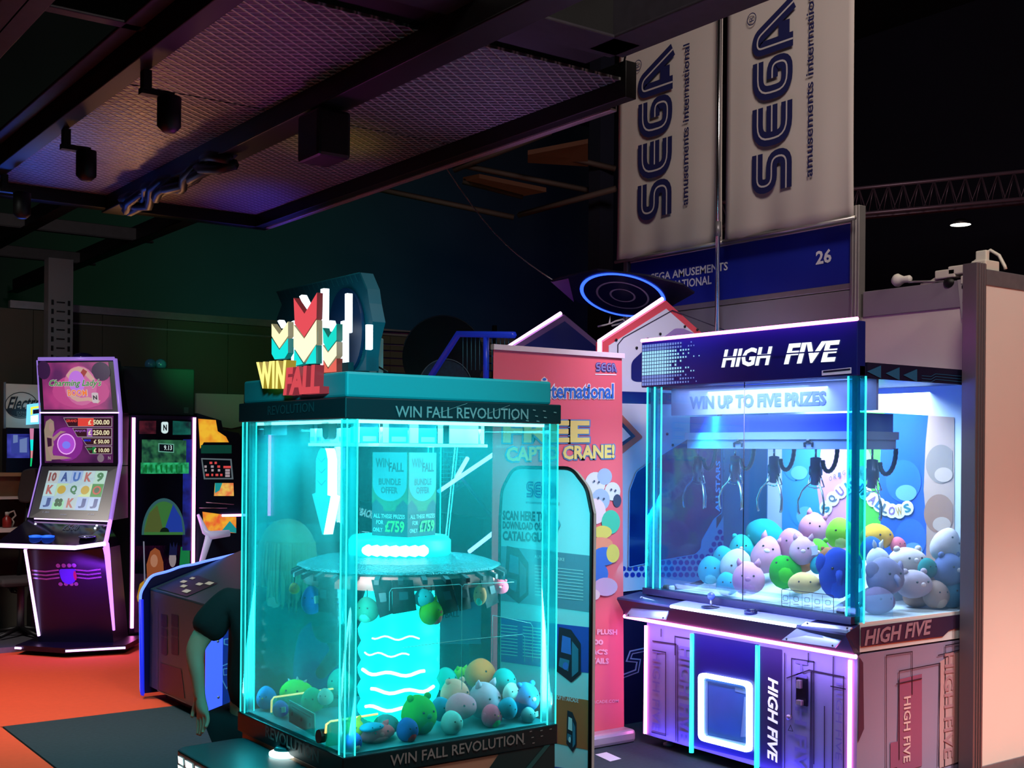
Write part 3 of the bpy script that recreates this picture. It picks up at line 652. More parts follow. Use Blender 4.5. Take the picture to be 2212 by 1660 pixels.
# base floor of the case, rear board, roof
MB().box(X0+.01, X1, Y0, Y1, .70, .834).build('case_floor', mat('case_floor', '#e8f2fa', .4), HF)
MB().prism([(4.80, 3.90, .834), (5.42, 3.90, .834), (5.42, 3.90, 1.02)], (0, Y1-3.92, 0)).build('prize_ramp', mat('ramp_pale', '#cfe3f2', .6), HF)
MB().box(5.425, X1, Y0, Y1, .69, 1.955).build('rear_board', mat('rear_white', '#e6f0fa', .5), HF)
MB().box(X0, X1, Y0, Y1, 1.955, 2.0).build('roof', M_dk, HF)
fb = on_x(5.425, .003)
b = MB()
poly(b, fb, [(1690, 1300), (1690, 965), (1775, 965), (1765, 1050), (1800, 1300)], 0)
poly(b, fb, [(1765, 1050), (1775, 965), (1843, 965), (1850, 1060), (1832, 1160), (1825, 1300), (1800, 1300)], 1)
poly(b, fb, [(1843, 965), (1846, 890), (1912, 892), (1904, 960), (1900, 1040), (1908, 1300), (1825, 1300), (1832, 1160), (1850, 1060)], 2)
poly(b, fb, [(1912, 892), (2006, 898), (2000, 960), (1996, 1060), (2002, 1130), (2000, 1300), (1908, 1300), (1900, 1040), (1904, 960)], 3)
poly(b, fb, [(2006, 898), (2062, 902), (2062, 1300), (2000, 1300), (2002, 1130), (1996, 1060), (2000, 960)], 4)
b.build('backdrop', [mat('cloth_sky', '#3f9fdc', .8, noise=.08, nscale=8), mat('cloth_pink', '#e8a0cc', .8, noise=.05), mat('cloth_green', '#4fc238', .8, noise=.08), mat('cloth_blue', '#0a55c4', .8, noise=.12, nscale=10), mat('cloth_tan', '#c8a08a', .8, noise=.05)], HF)
b = MB(); f2 = on_x(5.425, .005); f3 = on_x(5.425, .007)
for cx, cy, rx, ry, m, mb_ in [(1953, 1040, 38, 46, 0, 1), (1968, 1165, 34, 44, 0, 1), (2030, 1110, 33, 42, 2, 3), (2034, 1003, 33, 42, 4, 3), (1735, 1085, 32, 55, 5, 6), (1722, 1000, 30, 40, 5, 6), (1858, 1000, 26, 40, 7, 3)]:
    e = [(x, y) for x, y in ell(cx, cy, rx, ry, 26) if x < 2061]; poly(b, f2, e, m)
    e = [(x, y) for x, y in ell(cx+6, cy+ry*.55, rx*.6, ry*.38, 18) if x < 2061]; poly(b, f3, e, mb_)
b.build('backdrop_print', [mat('egg_blue', '#1c66c8', .8), mat('egg_belly', '#6aa8dc', .8), mat('egg_tan', '#a8765a', .8), mat('egg_cream', '#cfae98', .8), mat('egg_beige', '#9c8474', .8), mat('egg_sky', '#3aa0e0', .8), mat('egg_pale', '#6fc2ee', .8), mat('egg_green', '#86d060', .8)], HF)
b = MB(); arc = [(1786, 1098), (1801, 1078), (1818, 1062), (1832, 1052), (1845, 1047), (1857, 1050), (1872, 1066), (1888, 1080), (1902, 1091), (1915, 1099), (1929, 1104), (1945, 1105), (1962, 1098)]
cols = [0, 1, 2, 0, 1, 3, 0, 2, 3, 1, 2, 4, 0]
for i, ch in enumerate('SQUISHMALLOWS'):
    a = arc[max(i-1, 0)]; c = arc[min(i+1, 12)]; ang = math.atan2(c[1]-a[1], c[0]-a[0]); ca, sa = math.cos(ang), math.sin(ang)
    x, y = arc[i]; w, h = (7, 15) if ch != 'I' else (2.5, 15)
    poly(b, on_x(5.425, .0085+.0001*i), ell(x, y, 14, 16, 14), 5)
    L = lambda u, v: on_x(5.425, .0115)(x+u*ca-v*sa, y+u*sa+v*ca)
    b.text(ch, L(-w, h*.62), L(w, h*.62)-L(-w, h*.62), L(-w, -h*.62)-L(-w, h*.62), cols[i], bold=.03)
for i, ch in enumerate('ORIGINAL'):
    x, y = 1797+i*9.5, 1035-i*4.2+max(0, i-4)*5; L = lambda u, v: on_x(5.425, .0115)(x+u, y+v)
    b.text(ch, L(-3, 5), L(3, 4)-L(-3, 5), L(-3, -5)-L(-3, 5), 1, bold=.0)
b.build('backdrop_lettering', [mat('let_teal', '#2f7f8a', .6), mat('let_grey', '#5a6878', .6), mat('let_lilac', '#8a64a8', .6), mat('let_blue', '#3a70a8', .6), mat('let_sand', '#b8944a', .6), mat('let_white', '#f4fbff', .6)], HF)
# header
MB().box(4.455, 4.515, Y0, 4.93, 1.955, 2.205).build('header', M_nav, HF, bevel=.004)
MB().tube([(4.455, Y0, 2.212), (4.455, 4.93, 2.212)], .009, 8).build('neon_strip', NEON, HF)
fh = on_x(4.455, .003); b = MB(); random.seed(5)
for r_ in range(12):
    for c_ in range(26):
        dens = 1.9 - c_/12.5 + .12*math.sin(r_*2.1)
        if random.random() > dens and not (c_ < 8): continue
        if c_ > 21 and random.random() > .25: continue
        s = .74 if c_ < 8 else max(.30, .74-(c_-8)*.035)
        u0 = 4.912 - c_*.0195; z0 = 1.972 + r_*.0188
        h = .0155*s/.74/2
        b.face([(4.451, u0+h, z0-h), (4.451, u0-h, z0-h), (4.451, u0-h, z0+h), (4.451, u0+h, z0+h)], 0 if 2 < r_ < 10 else 1)
b.build('dot_pattern', [screen('#a4e4ff', 1.0), screen('#7f9cf0', .8)], HF)
b = MB(); txt(b, 'HIGH', fh, (1559, 795), (1669, 789), (1559, 756), bold=.035, shear=.25); txt(b, 'FIVE', fh, (1694, 788), (1815, 781), (1694, 744), bold=.035, shear=.25)
b.build('lettering', screen('#f4fcff', 1.3), HF)
b = MB(); poly(b, on_x(4.455, .006), [(1556, 772), (1818, 756), (1818, 759), (1556, 775)]); b.build('letter_split', M_nav, HF)
b = MB(); poly(b, fh, [(1776, 801), (1840, 794), (1840, 807), (1776, 812)], 0); poly(b, on_x(4.455, .004), [(1779, 802), (1838, 796), (1838, 800), (1779, 806)], 1); b.build('rating_sticker', [paint('#dfe6ff', .5), M_dk], HF)
MB().box(4.52, X1, Y0-.006, Y0+.03, 1.945, 2.018).build('side_fascia', M_dk, HF); MB().box(4.52, X1, Y1-.03, Y1+.006, 1.945, 2.018).build('side_fascia', M_dk, HF)
b = MB(); fa = on_y(Y0-.006, .003)
for x in (1872, 1912, 1950):
    poly(b, fa, [(x, 803+(x-1872)*.1), (x+30, 790+(x-1872)*.1), (x+30, 818+(x-1872)*.1)])
for k in (0, 6, 12): b.ribbon([(1990, 812+k), (2010, 814+k), (2020, 808+k), (2092, 815+k)], 1.2, fa)
b.build('arrow_print', mat('arrow_teal', '#1d5a86', .5), HF)
# lit title panel, lift gantry, claws
t2 = MB().box(4.615, 4.63, 3.50, 4.86, px_(1650, 893, 4.615).z, 1.95).build('title_panel', mat('title_white', '#8c98e0', .6), HF)
b = MB(); txt(b, 'WIN UP TO FIVE PRIZES', on_x(4.615, .003), (1490, 885), (1785, 876), (1490, 857), bold=.05); b.build('title_lettering', mat('title_blue', '#3a48a4', .6), t2)
lamp('AREA', 'case_light', (4.55, 4.18, 1.948), (4.57, 4.18, 0), 1.6, '#dfe8ff', 1.3, .05)
gz = lambda y: px_(1650, y, 4.72).z
gy = px_(1893, 940, 4.85).y
g = MB().box(4.72, 4.98, gy, 4.82, gz(934), gz(897)).build('gantry', mat('gantry_blue', '#2038d0', .3), HF)
MB().box(4.70, 5.0, gy-.02, 4.84, gz(950), gz(934)).box(4.71, 4.99, gy-.01, 4.83, gz(970), gz(950)).build('gantry_rail', mat('gantry_rail', '#7f98e0', .4), g)
b = MB()
for x in (1594, 1746):
    for s in (-1, 1): b.tube([px_(x+s*3, 955, 4.705), px_(x+s*9, 957, 4.705), px_(x+s*8, 966, 4.705)], .006, 5)
    b.ball(px_(x, 953, 4.705), .012, 8, 6)
b.build('claw_emblem', M_dk, g)
M_chr = mat('claw_chrome', '#b8c4d4', .2, .9); M_coil = mat('coil_navy', '#101c50', .4)
for i, (x, y) in enumerate([(1508, 1020), (1588, 1020), (1672, 1022), (1762, 1026), (1884, 1032)]):
    c = px_(x, y, 4.86); top = gz(968)
    k = MB().lathe([(.012, .09), (.028, .085), (.028, .045), (.034, .04), (.034, .0), (.024, -.01), (.024, -.05), (.008, -.055)], c, 14).build('claw', mat('claw_body', '#3c4c78', .3, .4), HF)
    MB().tube([(c.x, c.y, c.z+.09), (c.x, c.y, top)], .006, 6).build('claw_rod', M_chr, k)
    pts = []
    for q in range(25):
        a = math.pi*q/24; pts.append((c.x, c.y-.045-.045*(1-math.cos(a)), c.z+.075-.085*math.sin(a) + (.06*(q/24))))
    MB().tube(pts+[(c.x, c.y-.135, top)], [(.0125 if q % 2 else .010) for q in range(26)], 8).build('coiled_cable', M_coil, k)
    for a in (2.2, 4.0, 6.2):
        d = Vec((math.cos(a)*.5, math.sin(a), 0))
        MB().tube([c+Vec((0, 0, -.03))+d*.02, c+d*.05+Vec((0, 0, -.055)), c+d*.085+Vec((0, 0, -.085)), c+d*.11+Vec((0, 0, -.14)), c+d*.105+Vec((0, 0, -.19)), c+d*.098+Vec((0, 0, -.205))], [.005, .005, .005, .005, .006, .007], 6).build('claw_arm', M_chr, k)
    MB().tube([c+Vec((.0, -.03, -.0)), c+Vec((0, -.055, -.06)), c+Vec((0, 0, -.07)), c+Vec((0, .055, -.06)), c+Vec((0, .03, 0))], .004, 5).build('claw_link', M_chr, k)
# instruction sticker, sensors and low clear fences inside
b = MB(); fi = on_x(4.476, .002); b.ribbon(fillet([(1689, 1273), (1801, 1287), (1801, 1327), (1689, 1310)], 4), 1.4, fi, closed=True)
for x in (1707, 1733, 1755, 1777): line(fi, [(x, 1278+(x-1700)*.12), (x, 1312+(x-1700)*.14)], .002)
for x, y in ((1697, 1292), (1720, 1294), (1744, 1296), (1766, 1300), (1789, 1302)):
    b.ribbon(fillet([(x-5, y-5), (x+5, y-4), (x+5, y+6), (x-5, y+5)], 3), 1.0, fi, closed=True); line(fi, [(x-6, y+12), (x+6, y+13)], .002)
b.build('instruction_sticker', M_ln, HF)
for x, y in ((1441, 1272), (1818, 1322)):
    c = px_(x, y, 4.53); MB().box(c.x-.02, c.x+.02, c.y-.022, c.y+.022, .834, c.z+.02).build('sensor', M_steelb, HF, bevel=.014, seg=4)
    MB().box(c.x-.018, c.x+.02, c.y-.044, c.y-.026, .834, c.z+.02).build('sensor_bracket', paint('#dfe4ee', .4), HF, bevel=.01, seg=3)
FENCE = acrylic('fence_clear', '#f2faff', .10, '#cfe8ff')
MB().box(4.512, 4.516, 3.60, 4.80, .834, .915).build('fence', FENCE, HF); MB().box(4.54, 4.76, 3.506, 3.509, .834, .95).build('fence', FENCE, HF)
p_ = MB(); p_.tube([(4.54, 3.53, .834), (4.54, 3.53, .9)], .007, 6); p_.ball((4.54, 3.53, .905), .014, 8, 6); p_.build('fence_post', M_chr, HF)
# toys in the case, left side first
G1 = 'plush toys in the five claw machine'
def settle(c, r, sq, lo, hi, done):
    e = Vec((0, 0, EYE)); best = None
    for k_ in range(0, 41):
        t_ = ((k_+1)//2)*.012*(1 if k_ % 2 else -1); q = e+(c-e)*(1+t_); rr = r*(1+t_); m_ = rr*max(sq[0], sq[1])
        q.z = max(q.z, lo[2]+rr*sq[2]*.96)
        out = sum(max(0, lo[i]+m_*.95-q[i])+max(0, q[i]+m_*.95-hi[i]) for i in (0, 1))
        ov = sum(max(0, (rr*sum(sq)/3+s_)*.90-(q-p_).length) for p_, s_ in done)
        sc_ = out*6+ov+abs(t_)*.05
        if best is None or sc_ < best[0]: best = (sc_, q, rr)
    for i in (0, 1): best[1][i] = min(max(best[1][i], lo[i]+best[2]*max(sq[0], sq[1])*.9), hi[i]-best[2]*max(sq[0], sq[1])*.9)
    done.append((best[1], best[2]*sum(sq)/3)); return best[1], best[2]
HFD = []
def hfp(x, y, rp, col, label, X=None, Y=None, **k):
    if Y is not None: c = py_(x, y, Y)
    else: c = px_(x, y, X if X else 4.70 + max(0, (1255-y))/120*.62)
    d = c.x*sy_ + c.y*cy_; c, r = settle(c, rp/F*d, k.get('sq', (1, 1, 1.12)), (4.52, 3.515, .836), (5.41, 4.86, 2), HFD); plush(c, r, col, label, G1, **k)
hfp(1536, 1232, 27, '#35b4cc', 'teal egg shaped plush toy nearest the left glass of the five claw machine', belly='#8fd8e4')
hfp(1563, 1204, 22, '#43c0d0', 'small teal plush toy behind the leftmost egg shaped toy in the five claw machine')
hfp(1592, 1222, 33, '#e3eef2', 'round white plush toy with teal underside near the left of the five claw machine', belly='#6fc4d4', tilt=(.5, 0, 0))
hfp(1603, 1184, 26, '#4fd2d2', 'speckled turquoise plush toy leaning against the big teal one', kind='bear')
hfp(1656, 1158, 40, '#22b3b8', 'biggest teal plush toy at the back left of the heap', sq=(1.1, 1, .85), belly='#d8f4f4', tilt=(.6, 0, .3))
hfp(1655, 1200, 33, '#f2c2d6', 'pale pink pig plush toy tilted left of the green toy', kind='pig', tilt=(0, .5, 0), sq=(.9, .9, 1.3))
hfp(1710, 1174, 29, '#eeb8d0', 'pink round plush toy in the middle of the heap below the topmost pink one', kind='egg')
hfp(1757, 1140, 29, '#f0bcd4', 'topmost pink cat eared plush toy in front of the backdrop lettering', kind='cat', tilt=(.2, .2, 0))
hfp(1617, 1250, 33, '#eec0d8', 'pink pig plush toy with big snout at the front glass', kind='pig', belly='#d8a8c8', X=4.66)
hfp(1696, 1235, 33, '#2fae3e', 'bright green round plush toy at the front with tan back', belly='#6ecf50', tilt=(-.6, .3, 0))
hfp(1767, 1192, 25, '#86c860', 'light green plush toy with dark ears in the middle of the heap', kind='bear')
hfp(1732, 1219, 22, '#c89a72', 'tan bun shaped plush toy between the green toys', sq=(1, 1, .9))
hfp(1768, 1222, 17, '#3aa6b4', 'small blue green plush toy left of the dark blue elephant')
hfp(1812, 1238, 44, '#3a62b0', 'dark blue elephant plush toy by the right corner post', kind='elephant', sq=(.9, .9, 1.25), X=4.76, tagc='#b8d0f4', belly='#4a78c4')
hfp(1738, 1260, 29, '#ecd6a4', 'cream coloured plush toy at the front under the green toy', sq=(1.15, 1, .8), X=4.70)
hfp(1816, 1152, 30, '#a4d468', 'lime green speckled plush toy at the back beside the corner post', belly='#e0f0b0')
hfp(1571, 1262, 23, '#4fb8cc', 'small teal plush toy lowest at the left front glass', X=4.69)
hfp(1735, 1190, 28, '#f4d0de', 'pale pink plush toy with tag in the middle of the heap', tagc='#f6fbff', kind='pig')
hfp(1790, 1205, 20, '#b08a6c', 'brown plush toy behind the elephant head', kind='bear')
R_ = dict(face=(-.3, -1))
hfp(1894, 1160, 32, '#ecc864', 'yellow plush toy right of the corner post', Y=4.05, sq=(1.1, 1, .9), **R_)
hfp(1884, 1186, 24, '#2f6fae', 'blue plush toy under the yellow one', Y=3.95, **R_)
hfp(1940, 1178, 16, '#ee9ca8', 'small pink plush toy beside the yellow one', Y=4.0, **R_)
hfp(1960, 1210, 34, '#eadfdc', 'cream striped plush toy lying across the middle of the right side heap', Y=3.86, sq=(1.3, .9, .8), kind='bear', **R_)
hfp(2043, 1178, 31, '#e4d8da', 'pale grey plush toy topmost at the rear right of the case', Y=3.76, sq=(.95, .9, 1.3), tilt=(0, .7, 0), tagc='#f6f8ff', **R_)
hfp(1912, 1246, 38, '#a29eb8', 'grey elephant plush toy with floppy ear against the right glass', Y=3.66, kind='elephant', **R_)
hfp(1975, 1262, 34, '#cdbfca', 'pale mauve plush toy with little arms right of the grey elephant', Y=3.64, sq=(1.15, .9, .9), kind='bear', **R_)
hfp(2026, 1248, 29, '#c8aa9c', 'tan bear plush toy with pale muzzle on the right side', Y=3.66, kind='bear', belly='#e0cabc', **R_)
hfp(2066, 1232, 33, '#8890b4', 'blue grey bear plush toy at the rear right post', Y=3.72, kind='bear', **R_)
hfp(1984, 1303, 29, '#b4988a', 'brown plush toy lying lowest in the middle of the right side', Y=3.60, sq=(1.2, .85, .85), **R_)
hfp(2022, 1284, 27, '#b49c92', 'brown bear plush toy under the tan bear', Y=3.59, belly='#c8b4a8', **R_)
hfp(1897, 1303, 33, '#988aa6', 'dull purple plush toy behind the low clear fence', Y=3.63, sq=(1.1, .9, .9), **R_)
hfp(2066, 1284, 30, '#2a7e98', 'dark teal plush toy in the rear right bottom corner', Y=3.60, **R_)
hfp(2040, 1316, 20, '#8088a8', 'small blue grey plush toy on the floor at the right glass', Y=3.58, **R_)
hfp(1897, 1210, 24, '#f0f2f6', 'white plush toy with dark straps behind the corner post', Y=3.80, kind='bunny', **R_)
hfp(2004, 1228, 20, '#23807c', 'dark green plush toy wedged between the cream and pale grey ones', Y=3.78, **R_)
# ------------------------------------------------------------------ rotating prize machine with cyan light
WF = thing('prize_machine', 'cyan lit glass prize machine with chevron sign on its roof', 'prize machine', (2.17, 3.68, 0))
A0, A1, B0, B1 = 1.766, 2.58, 3.29, 4.07
ZB, ZT = .655, 1.695
M_teal = mat('cabinet_teal', '#16646a', .4, noise=.05, nscale=4); M_tealb = mat('cabinet_petrol', '#0b3a42', .4)
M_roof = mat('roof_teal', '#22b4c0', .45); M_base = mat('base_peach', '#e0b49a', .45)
LTX = mat('letter_grey', '#8fb4b8', .5)
MB().box(A0+.0, A1-.0, B0-.004, B1-.0, 0.002, .584).build('base_cabinet', M_base, WF, bevel=.006)
MB().box(A0-.012, A1+.01, B0-.01, B1+.012, .585, ZB).build('lower_trim', M_tealb, WF, bevel=.004)
MB().box(A0-.016, A1+.012, B0-.012, B1+.016, ZT, 1.762).build('upper_trim', M_tealb, WF, bevel=.004)
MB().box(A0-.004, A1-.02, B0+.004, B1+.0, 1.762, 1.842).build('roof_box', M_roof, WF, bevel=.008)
f = on_y(B0-.012, .003); b = MB(); txt(b, 'WIN FALL REVOLUTION', f, (853, 902), (1140, 907), (853, 877), bold=.012)
for x, y in ((1150, 885), (1172, 887), (1195, 890), (1155, 898), (1174, 901), (1106, 905), (1135, 908), (1158, 909)): poly(b, f, [(x, y), (x+6, y+1), (x+6, y+3), (x, y+2)])
for p, q in (((940, 895), (1008, 872)), ((1050, 895), (1100, 876))): line(f, [p, q], .0012)
b.build('lettering', LTX, WF)
f = on_y(B0-.010, .003); b = MB(); txt(b, 'WIN FALL REVOLUTION', f, (842, 1656), (1130, 1606), (842, 1632), bold=.012)
for x, y in ((1143, 1580), (1166, 1578), (1186, 1575), (1147, 1593), (1167, 1590), (1128, 1607), (1149, 1605)): poly(b, f, [(x, y), (x+5, y-1), (x+5, y+1), (x, y+2)])
b.build('lettering', mat('letter_pale', '#a9b7ba', .5), WF)
f = on_x(A0-.016, .003); b = MB(); txt(b, 'REVOLUTION', f, (580, 898), (680, 890), (580, 878), bold=.01); b.build('faint_lettering', mat('letter_dim', '#1d5e66', .5), WF)
f = on_x(A0-.012, .003); b = MB(); txt(b, 'REVOLUTION', f, (575, 1592), (690, 1650), (575, 1566), bold=.02); b.build('faint_lettering', mat('letter_dim2', '#4fa6aa', .5), WF)
f = on_y(B0-.004, .003); b = MB()
poly(b, f, [(1052, 1665), (1085, 1617), (1197, 1600), (1197, 1665)], 0); poly(b, on_y(B0-.004, .005), [(1130, 1665), (1178, 1607), (1190, 1605), (1142, 1665)], 1)
b.build('base_stripes', [mat('stripe_dark', '#1d4a50', .45), mat('stripe_teal', '#2f7f84', .45)], WF)
# chevron sign: channel letters with lit sides
SIDE = glow('sign_side', '#e6f4ff', 3.0)
Z6 = lambda x, y: (480+x/4.15, 560+y/4.15)
SG = MB().box(1.835, 1.855, 3.42, 4.0, 1.842, 1.88).build('sign_base', M_tealb, WF)
def dim(c): return '#' + ''.join('%02x' % int(int(c[i:i+2], 16)*.55) for i in (1, 3, 5))
def channel(name, pts, X, col, s, depth=.045, parent=None, side=None):
    o = MB(); P = [px_(*p, X) for p in pts]; n = len(P); off = Vec((depth, 0, 0)); Q = [p+off for p in P]
    o.add(P, [list(range(n))], 0); o.add(Q, [list(range(n))[::-1]], 2); o.add(P+Q, [(i, n+i, n+(i+1) % n, (i+1) % n) for i in range(n)], 1)
    return o.build(name, [screen(col, s*1.2), side or screen(dim(col), s*.8), M_tealb], parent or WF)
def Z(pts): return [Z6(*p) for p in pts]
for col, pts, s in [('#e8505a', [(640, 348), (737, 490), (850, 300), (845, 530), (735, 700), (650, 580)], .85),
                    ('#fff2c0', [(640, 590), (735, 715), (845, 545), (845, 760), (730, 925), (640, 790)], 1.15),
                    ('#14d8d0', [(645, 810), (725, 940), (640, 962)], 1.0), ('#14d8d0', [(745, 940), (840, 772), (842, 935)], 1.0),
                    ('#fdf0b4', [(443, 580), (512, 675), (590, 560), (590, 690), (512, 800), (443, 690)], 1.1),
                    ('#14d8d0', [(443, 710), (512, 815), (590, 710), (590, 840), (560, 890), (470, 900), (443, 850)], 1.0),
                    ('#18d2c2', [(900, 615), (950, 705), (1025, 580), (1025, 725), (948, 825), (905, 750)], .95),
                    ('#fdf0c4', [(900, 770), (948, 840), (1025, 740), (1025, 865), (948, 970), (900, 890)], 1.1),
                    ('#e8665a', [(905, 905), (948, 985), (1025, 890), (1025, 1010), (905, 1020)], .85)]:
    channel('chevron', Z(pts), 1.80 if pts[0][0] > 600 and pts[0][0] < 800 else 1.815, col, s, .022)
for pts in ([(882, 270), (912, 262), (905, 1130), (880, 1130)], [(1062, 560), (1088, 552), (1088, 998), (1062, 1000)], [(1100, 312), (1120, 306), (1118, 655), (1100, 660)], [(1285, 590), (1302, 586), (1300, 805), (1285, 812)], [(622, 560), (640, 552), (634, 962), (618, 962)], [(690, 335), (712, 320), (772, 440), (752, 462)], [(495, 555), (512, 545), (545, 605), (530, 620)], [(945, 560), (965, 550), (990, 630), (970, 650)]):
    MB().prism([px_(*Z6(*p), 1.87) for p in pts], (.02, 0, 0)).build('light_bar', SIDE, WF)
b = MB()
MB().prism([px_(*Z6(*p), 2.04) for p in [(487, 295), (1240, 120), (1300, 265), (1318, 395), (1350, 560), (1310, 720), (1290, 880), (1290, 1000), (500, 1010), (490, 530), (535, 410)]], (.05, 0, 0)).build('sign_backboard', mat('board_petrol', '#12586a', .35), WF)
f = on_x(2.04, .003)
for i in range(16):
    x = 560+i*42; line(f, [Z6(x, 285-(x-487)*.232+8), Z6(x+30, 285-(x-487)*.232+80)], .003)
for x in range(1135, 1270, 16):
    for y in range(640, 900, 16): line(f, [Z6(x, y), Z6(x+7, y)], .003)
c0 = MB(); line(f, [Z6(490, 296), Z6(1240, 122), Z6(1300, 268)], .004)
b.build('sign_grooves', mat('groove_teal', '#2a8088', .4), WF)
MB().prism([px_(*Z6(*p), 2.037) for p in ell(1130, 640, 150, 380, 30)], (-.012, 0, 0)).build('sign_disc', mat('disc_navy', '#0a2f55', .3), WF)
for w, pts, X, col, dx in (('WIN', ((330, 1160), (552, 1165), (305, 925), (575, 905)), 1.725, '#fff48c', .036), ('FALL', ((545, 1222), (872, 1202), (568, 975), (880, 940)), 1.728, '#e8525c', .033)):
    P = [px_(*Z6(*p), X) for p in pts]; b = MB(); vs, fs = glyphs(w, bold=.05, space=.94 if w == 'FALL' else 1.1)
    pt = lambda x, y: P[0].lerp(P[1], x).lerp(P[2].lerp(P[3], x), y)
    V_ = [pt(x, y) for x, y in vs]; n = len(V_); b.add(V_, fs, 0)
    cnt = {(f_[i], f_[(i+1) % len(f_)]) for f_ in fs for i in range(len(f_))}
    b.add(V_+[v+Vec((dx, 0, 0)) for v in V_], [(a, a+n, c+n, c) for a, c in cnt if (c, a) not in cnt], 1)
    b.build('lettering', [screen(col, 1.1 if w == 'WIN' else .85), screen('#b8a030', .7) if w == 'WIN' else screen('#a83a48', .6)], WF)
jb = pd(808, 770, 4.45)
tag(MB().box(jb.x-.03, jb.x+.03, jb.y-.02, jb.y+.02, 1.843, pd(808, 731, 4.45).z).build('junction_box', mat('box_teal', '#5f8c94', .6), bevel=.005), 'small pale grey box standing on the roof behind the chevron sign', 'box')
tag(MB().tube([pd(790, 770, 4.5), pd(812, 790, 4.45), pd(838, 804, 4.38)], .004, 5).build('cable', M_steelb), 'thin cable running from the chevron sign down to the teal roof', 'cable')
# glass box
PC = acrylic('pane_aqua', '#d2f6f8', .10, '#5af4f4', gloss=.05)
PF = acrylic('pane_aqua2', '#e2fafb', .06, '#5af4f4', gloss=.05)
MB().box(A0+.002, A0+.008, B0+.03, B1-.03, ZB, ZT).build('glass_pane', PC, WF); MB().box(A0+.03, A1-.03, B0+.002, B0+.008, ZB, ZT).build('glass_pane', PF, WF)
MB().box(A1-.008, A1-.002, B0+.03, B1-.03, ZB, ZT).build('glass_pane', PF, WF); MB().box(A0+.03, A1-.03, B1-.008, B1-.002, ZB, ZT).build('glass_pane', PC, WF)
TW = acrylic('tube_aqua', '#8cf0f0', .25, '#60ffff', rough=.1); ED = glow('edge_aqua', '#2ce8e0', 1.8)
for cx, cy in ((A0+.014, B0+.014), (A0+.014, B1-.014), (A1-.014, B0+.014), (A1-.014, B1-.014)):
    p = MB().box(cx-.018, cx+.018, cy-.018, cy+.018, ZB, ZT).build('corner_post', TW, WF, bevel=.005)
    for dx, dy in ((-.018, -.018), (-.018, .018), (.018, -.018)): MB().box(cx+dx-.0018, cx+dx+.0018, cy+dy-.0018, cy+dy+.0018, ZB, ZT).build('lit_edge', ED, p)
MB().box(A0+.01, A1-.01, B0+.01, B1-.01, ZB-.03, ZB+.004).build('case_floor', mat('case_floor_teal', '#2a8890', .5), WF)
for q in ((1.80, 2.55, B0+.03, B0+.042), (1.80, 1.812, B0+.05, B1-.03)): MB().box(*q, 1.684, 1.694).build('light_strip', glow('strip_aqua', '#b8fffa', 3), WF)
# glowing column, drum and turntable
GLW = glow('column_aqua', '#0ce4e0', 2.2); GLX = glow('column_white', '#d8fffc', 4)
cx, cy = 2.18, 3.67
prof_ = [(.0, .66), (.125, .66)]
for i in range(6): prof_ += [(.142, .68+i*.068), (.145, .70+i*.068), (.132, .725+i*.068)]
prof_ += [(.12, 1.10), (.12, 1.184)]
MB().lathe(prof_, (cx, cy, 0), 28).build('column', GLW, WF)
random.seed(2)
for i, z in enumerate((.715, .775, .835, .90, .958)):
    a0 = 3.3+.2*math.sin(i*2); pts = []
    for k in range(15): a = a0+k*.12*(1.0 if i < 3 else .7); pts.append((cx+.146*math.cos(a), cy+.146*math.sin(a), z+.006*math.sin(k*.9+i)))
    MB().tube(pts, .006 if i < 3 else .003, 6).build('light_coil', GLX, WF)
MB().lathe([(.0, 1.228), (.165, 1.228), (.18, 1.238), (.18, 1.284), (.165, 1.299), (0, 1.299)], (cx, cy, 0), 32).build('drum', GLW, WF)
pts = [(cx+.183*math.cos(a), cy+.183*math.sin(a), z) for a, z in [(3.45+.06*k, 1.258) for k in range(22)]]
MB().tube(pts, [.012]+[.018+.003*math.sin(k*2.1) for k in range(20)]+[.012], 8).build('drum_light', GLX, WF)
TTB = mat('turntable_glitter', '#1f7a80', .25, .5, noise=.6, nscale=160, bump=1.0)
MB().lathe([(.13, 1.232), (.19, 1.235), (.30, 1.222), (.355, 1.203), (.36, 1.195), (.34, 1.185), (.13, 1.185)], (cx, cy, 0), 12, smooth=False).build('turntable', TTB, WF)
MB().lathe([(.318, 1.14), (.335, 1.14), (.345, 1.186), (.318, 1.186)], (cx, cy, 0), 36).build('card_ring', mat('card_pink', '#f08a84', .6), WF)
for k in range(30):
    a = 2*math.pi*k/30; d = Vec((math.cos(a), math.sin(a), 0)); s = Vec((-d.y, d.x, 0))*.008; o = Vec((cx, cy, 1.20))
    MB().loft([o+d*.30-s, o+d*.30+s, o+d*.30+s+Vec((0, 0, .012)), o+d*.30-s+Vec((0, 0, .012))], [o+d*.378-s+Vec((0, 0, -.035)), o+d*.378+s+Vec((0, 0, -.035)), o+d*.378+s+Vec((0, 0, -.02)), o+d*.378-s+Vec((0, 0, -.02))]).build('clip', mat('clip_dark', '#06222a', .5), WF)
def ring(x, y, r=.345):                                   # point of the turntable rim seen at that pixel
    a = (x-CX)/F; C = Vec((cx*cy_-cy*sy_, cx*sy_+cy*cy_))
    A = a*a+1; Bq = -2*(a*C.x+C.y); Cq = C.length_squared-r*r; dsc = max(Bq*Bq-4*A*Cq, 0); Y = (-Bq-math.sqrt(dsc))/(2*A)
    return pd(x, y, Y)
M_pouch = mat('pouch_black', '#031418', .6, noise=.2, nscale=40, bump=.3, spec=.15); M_prn = mat('pouch_print', '#10444c', .4)
G2 = 'black pouches hanging from the turntable'
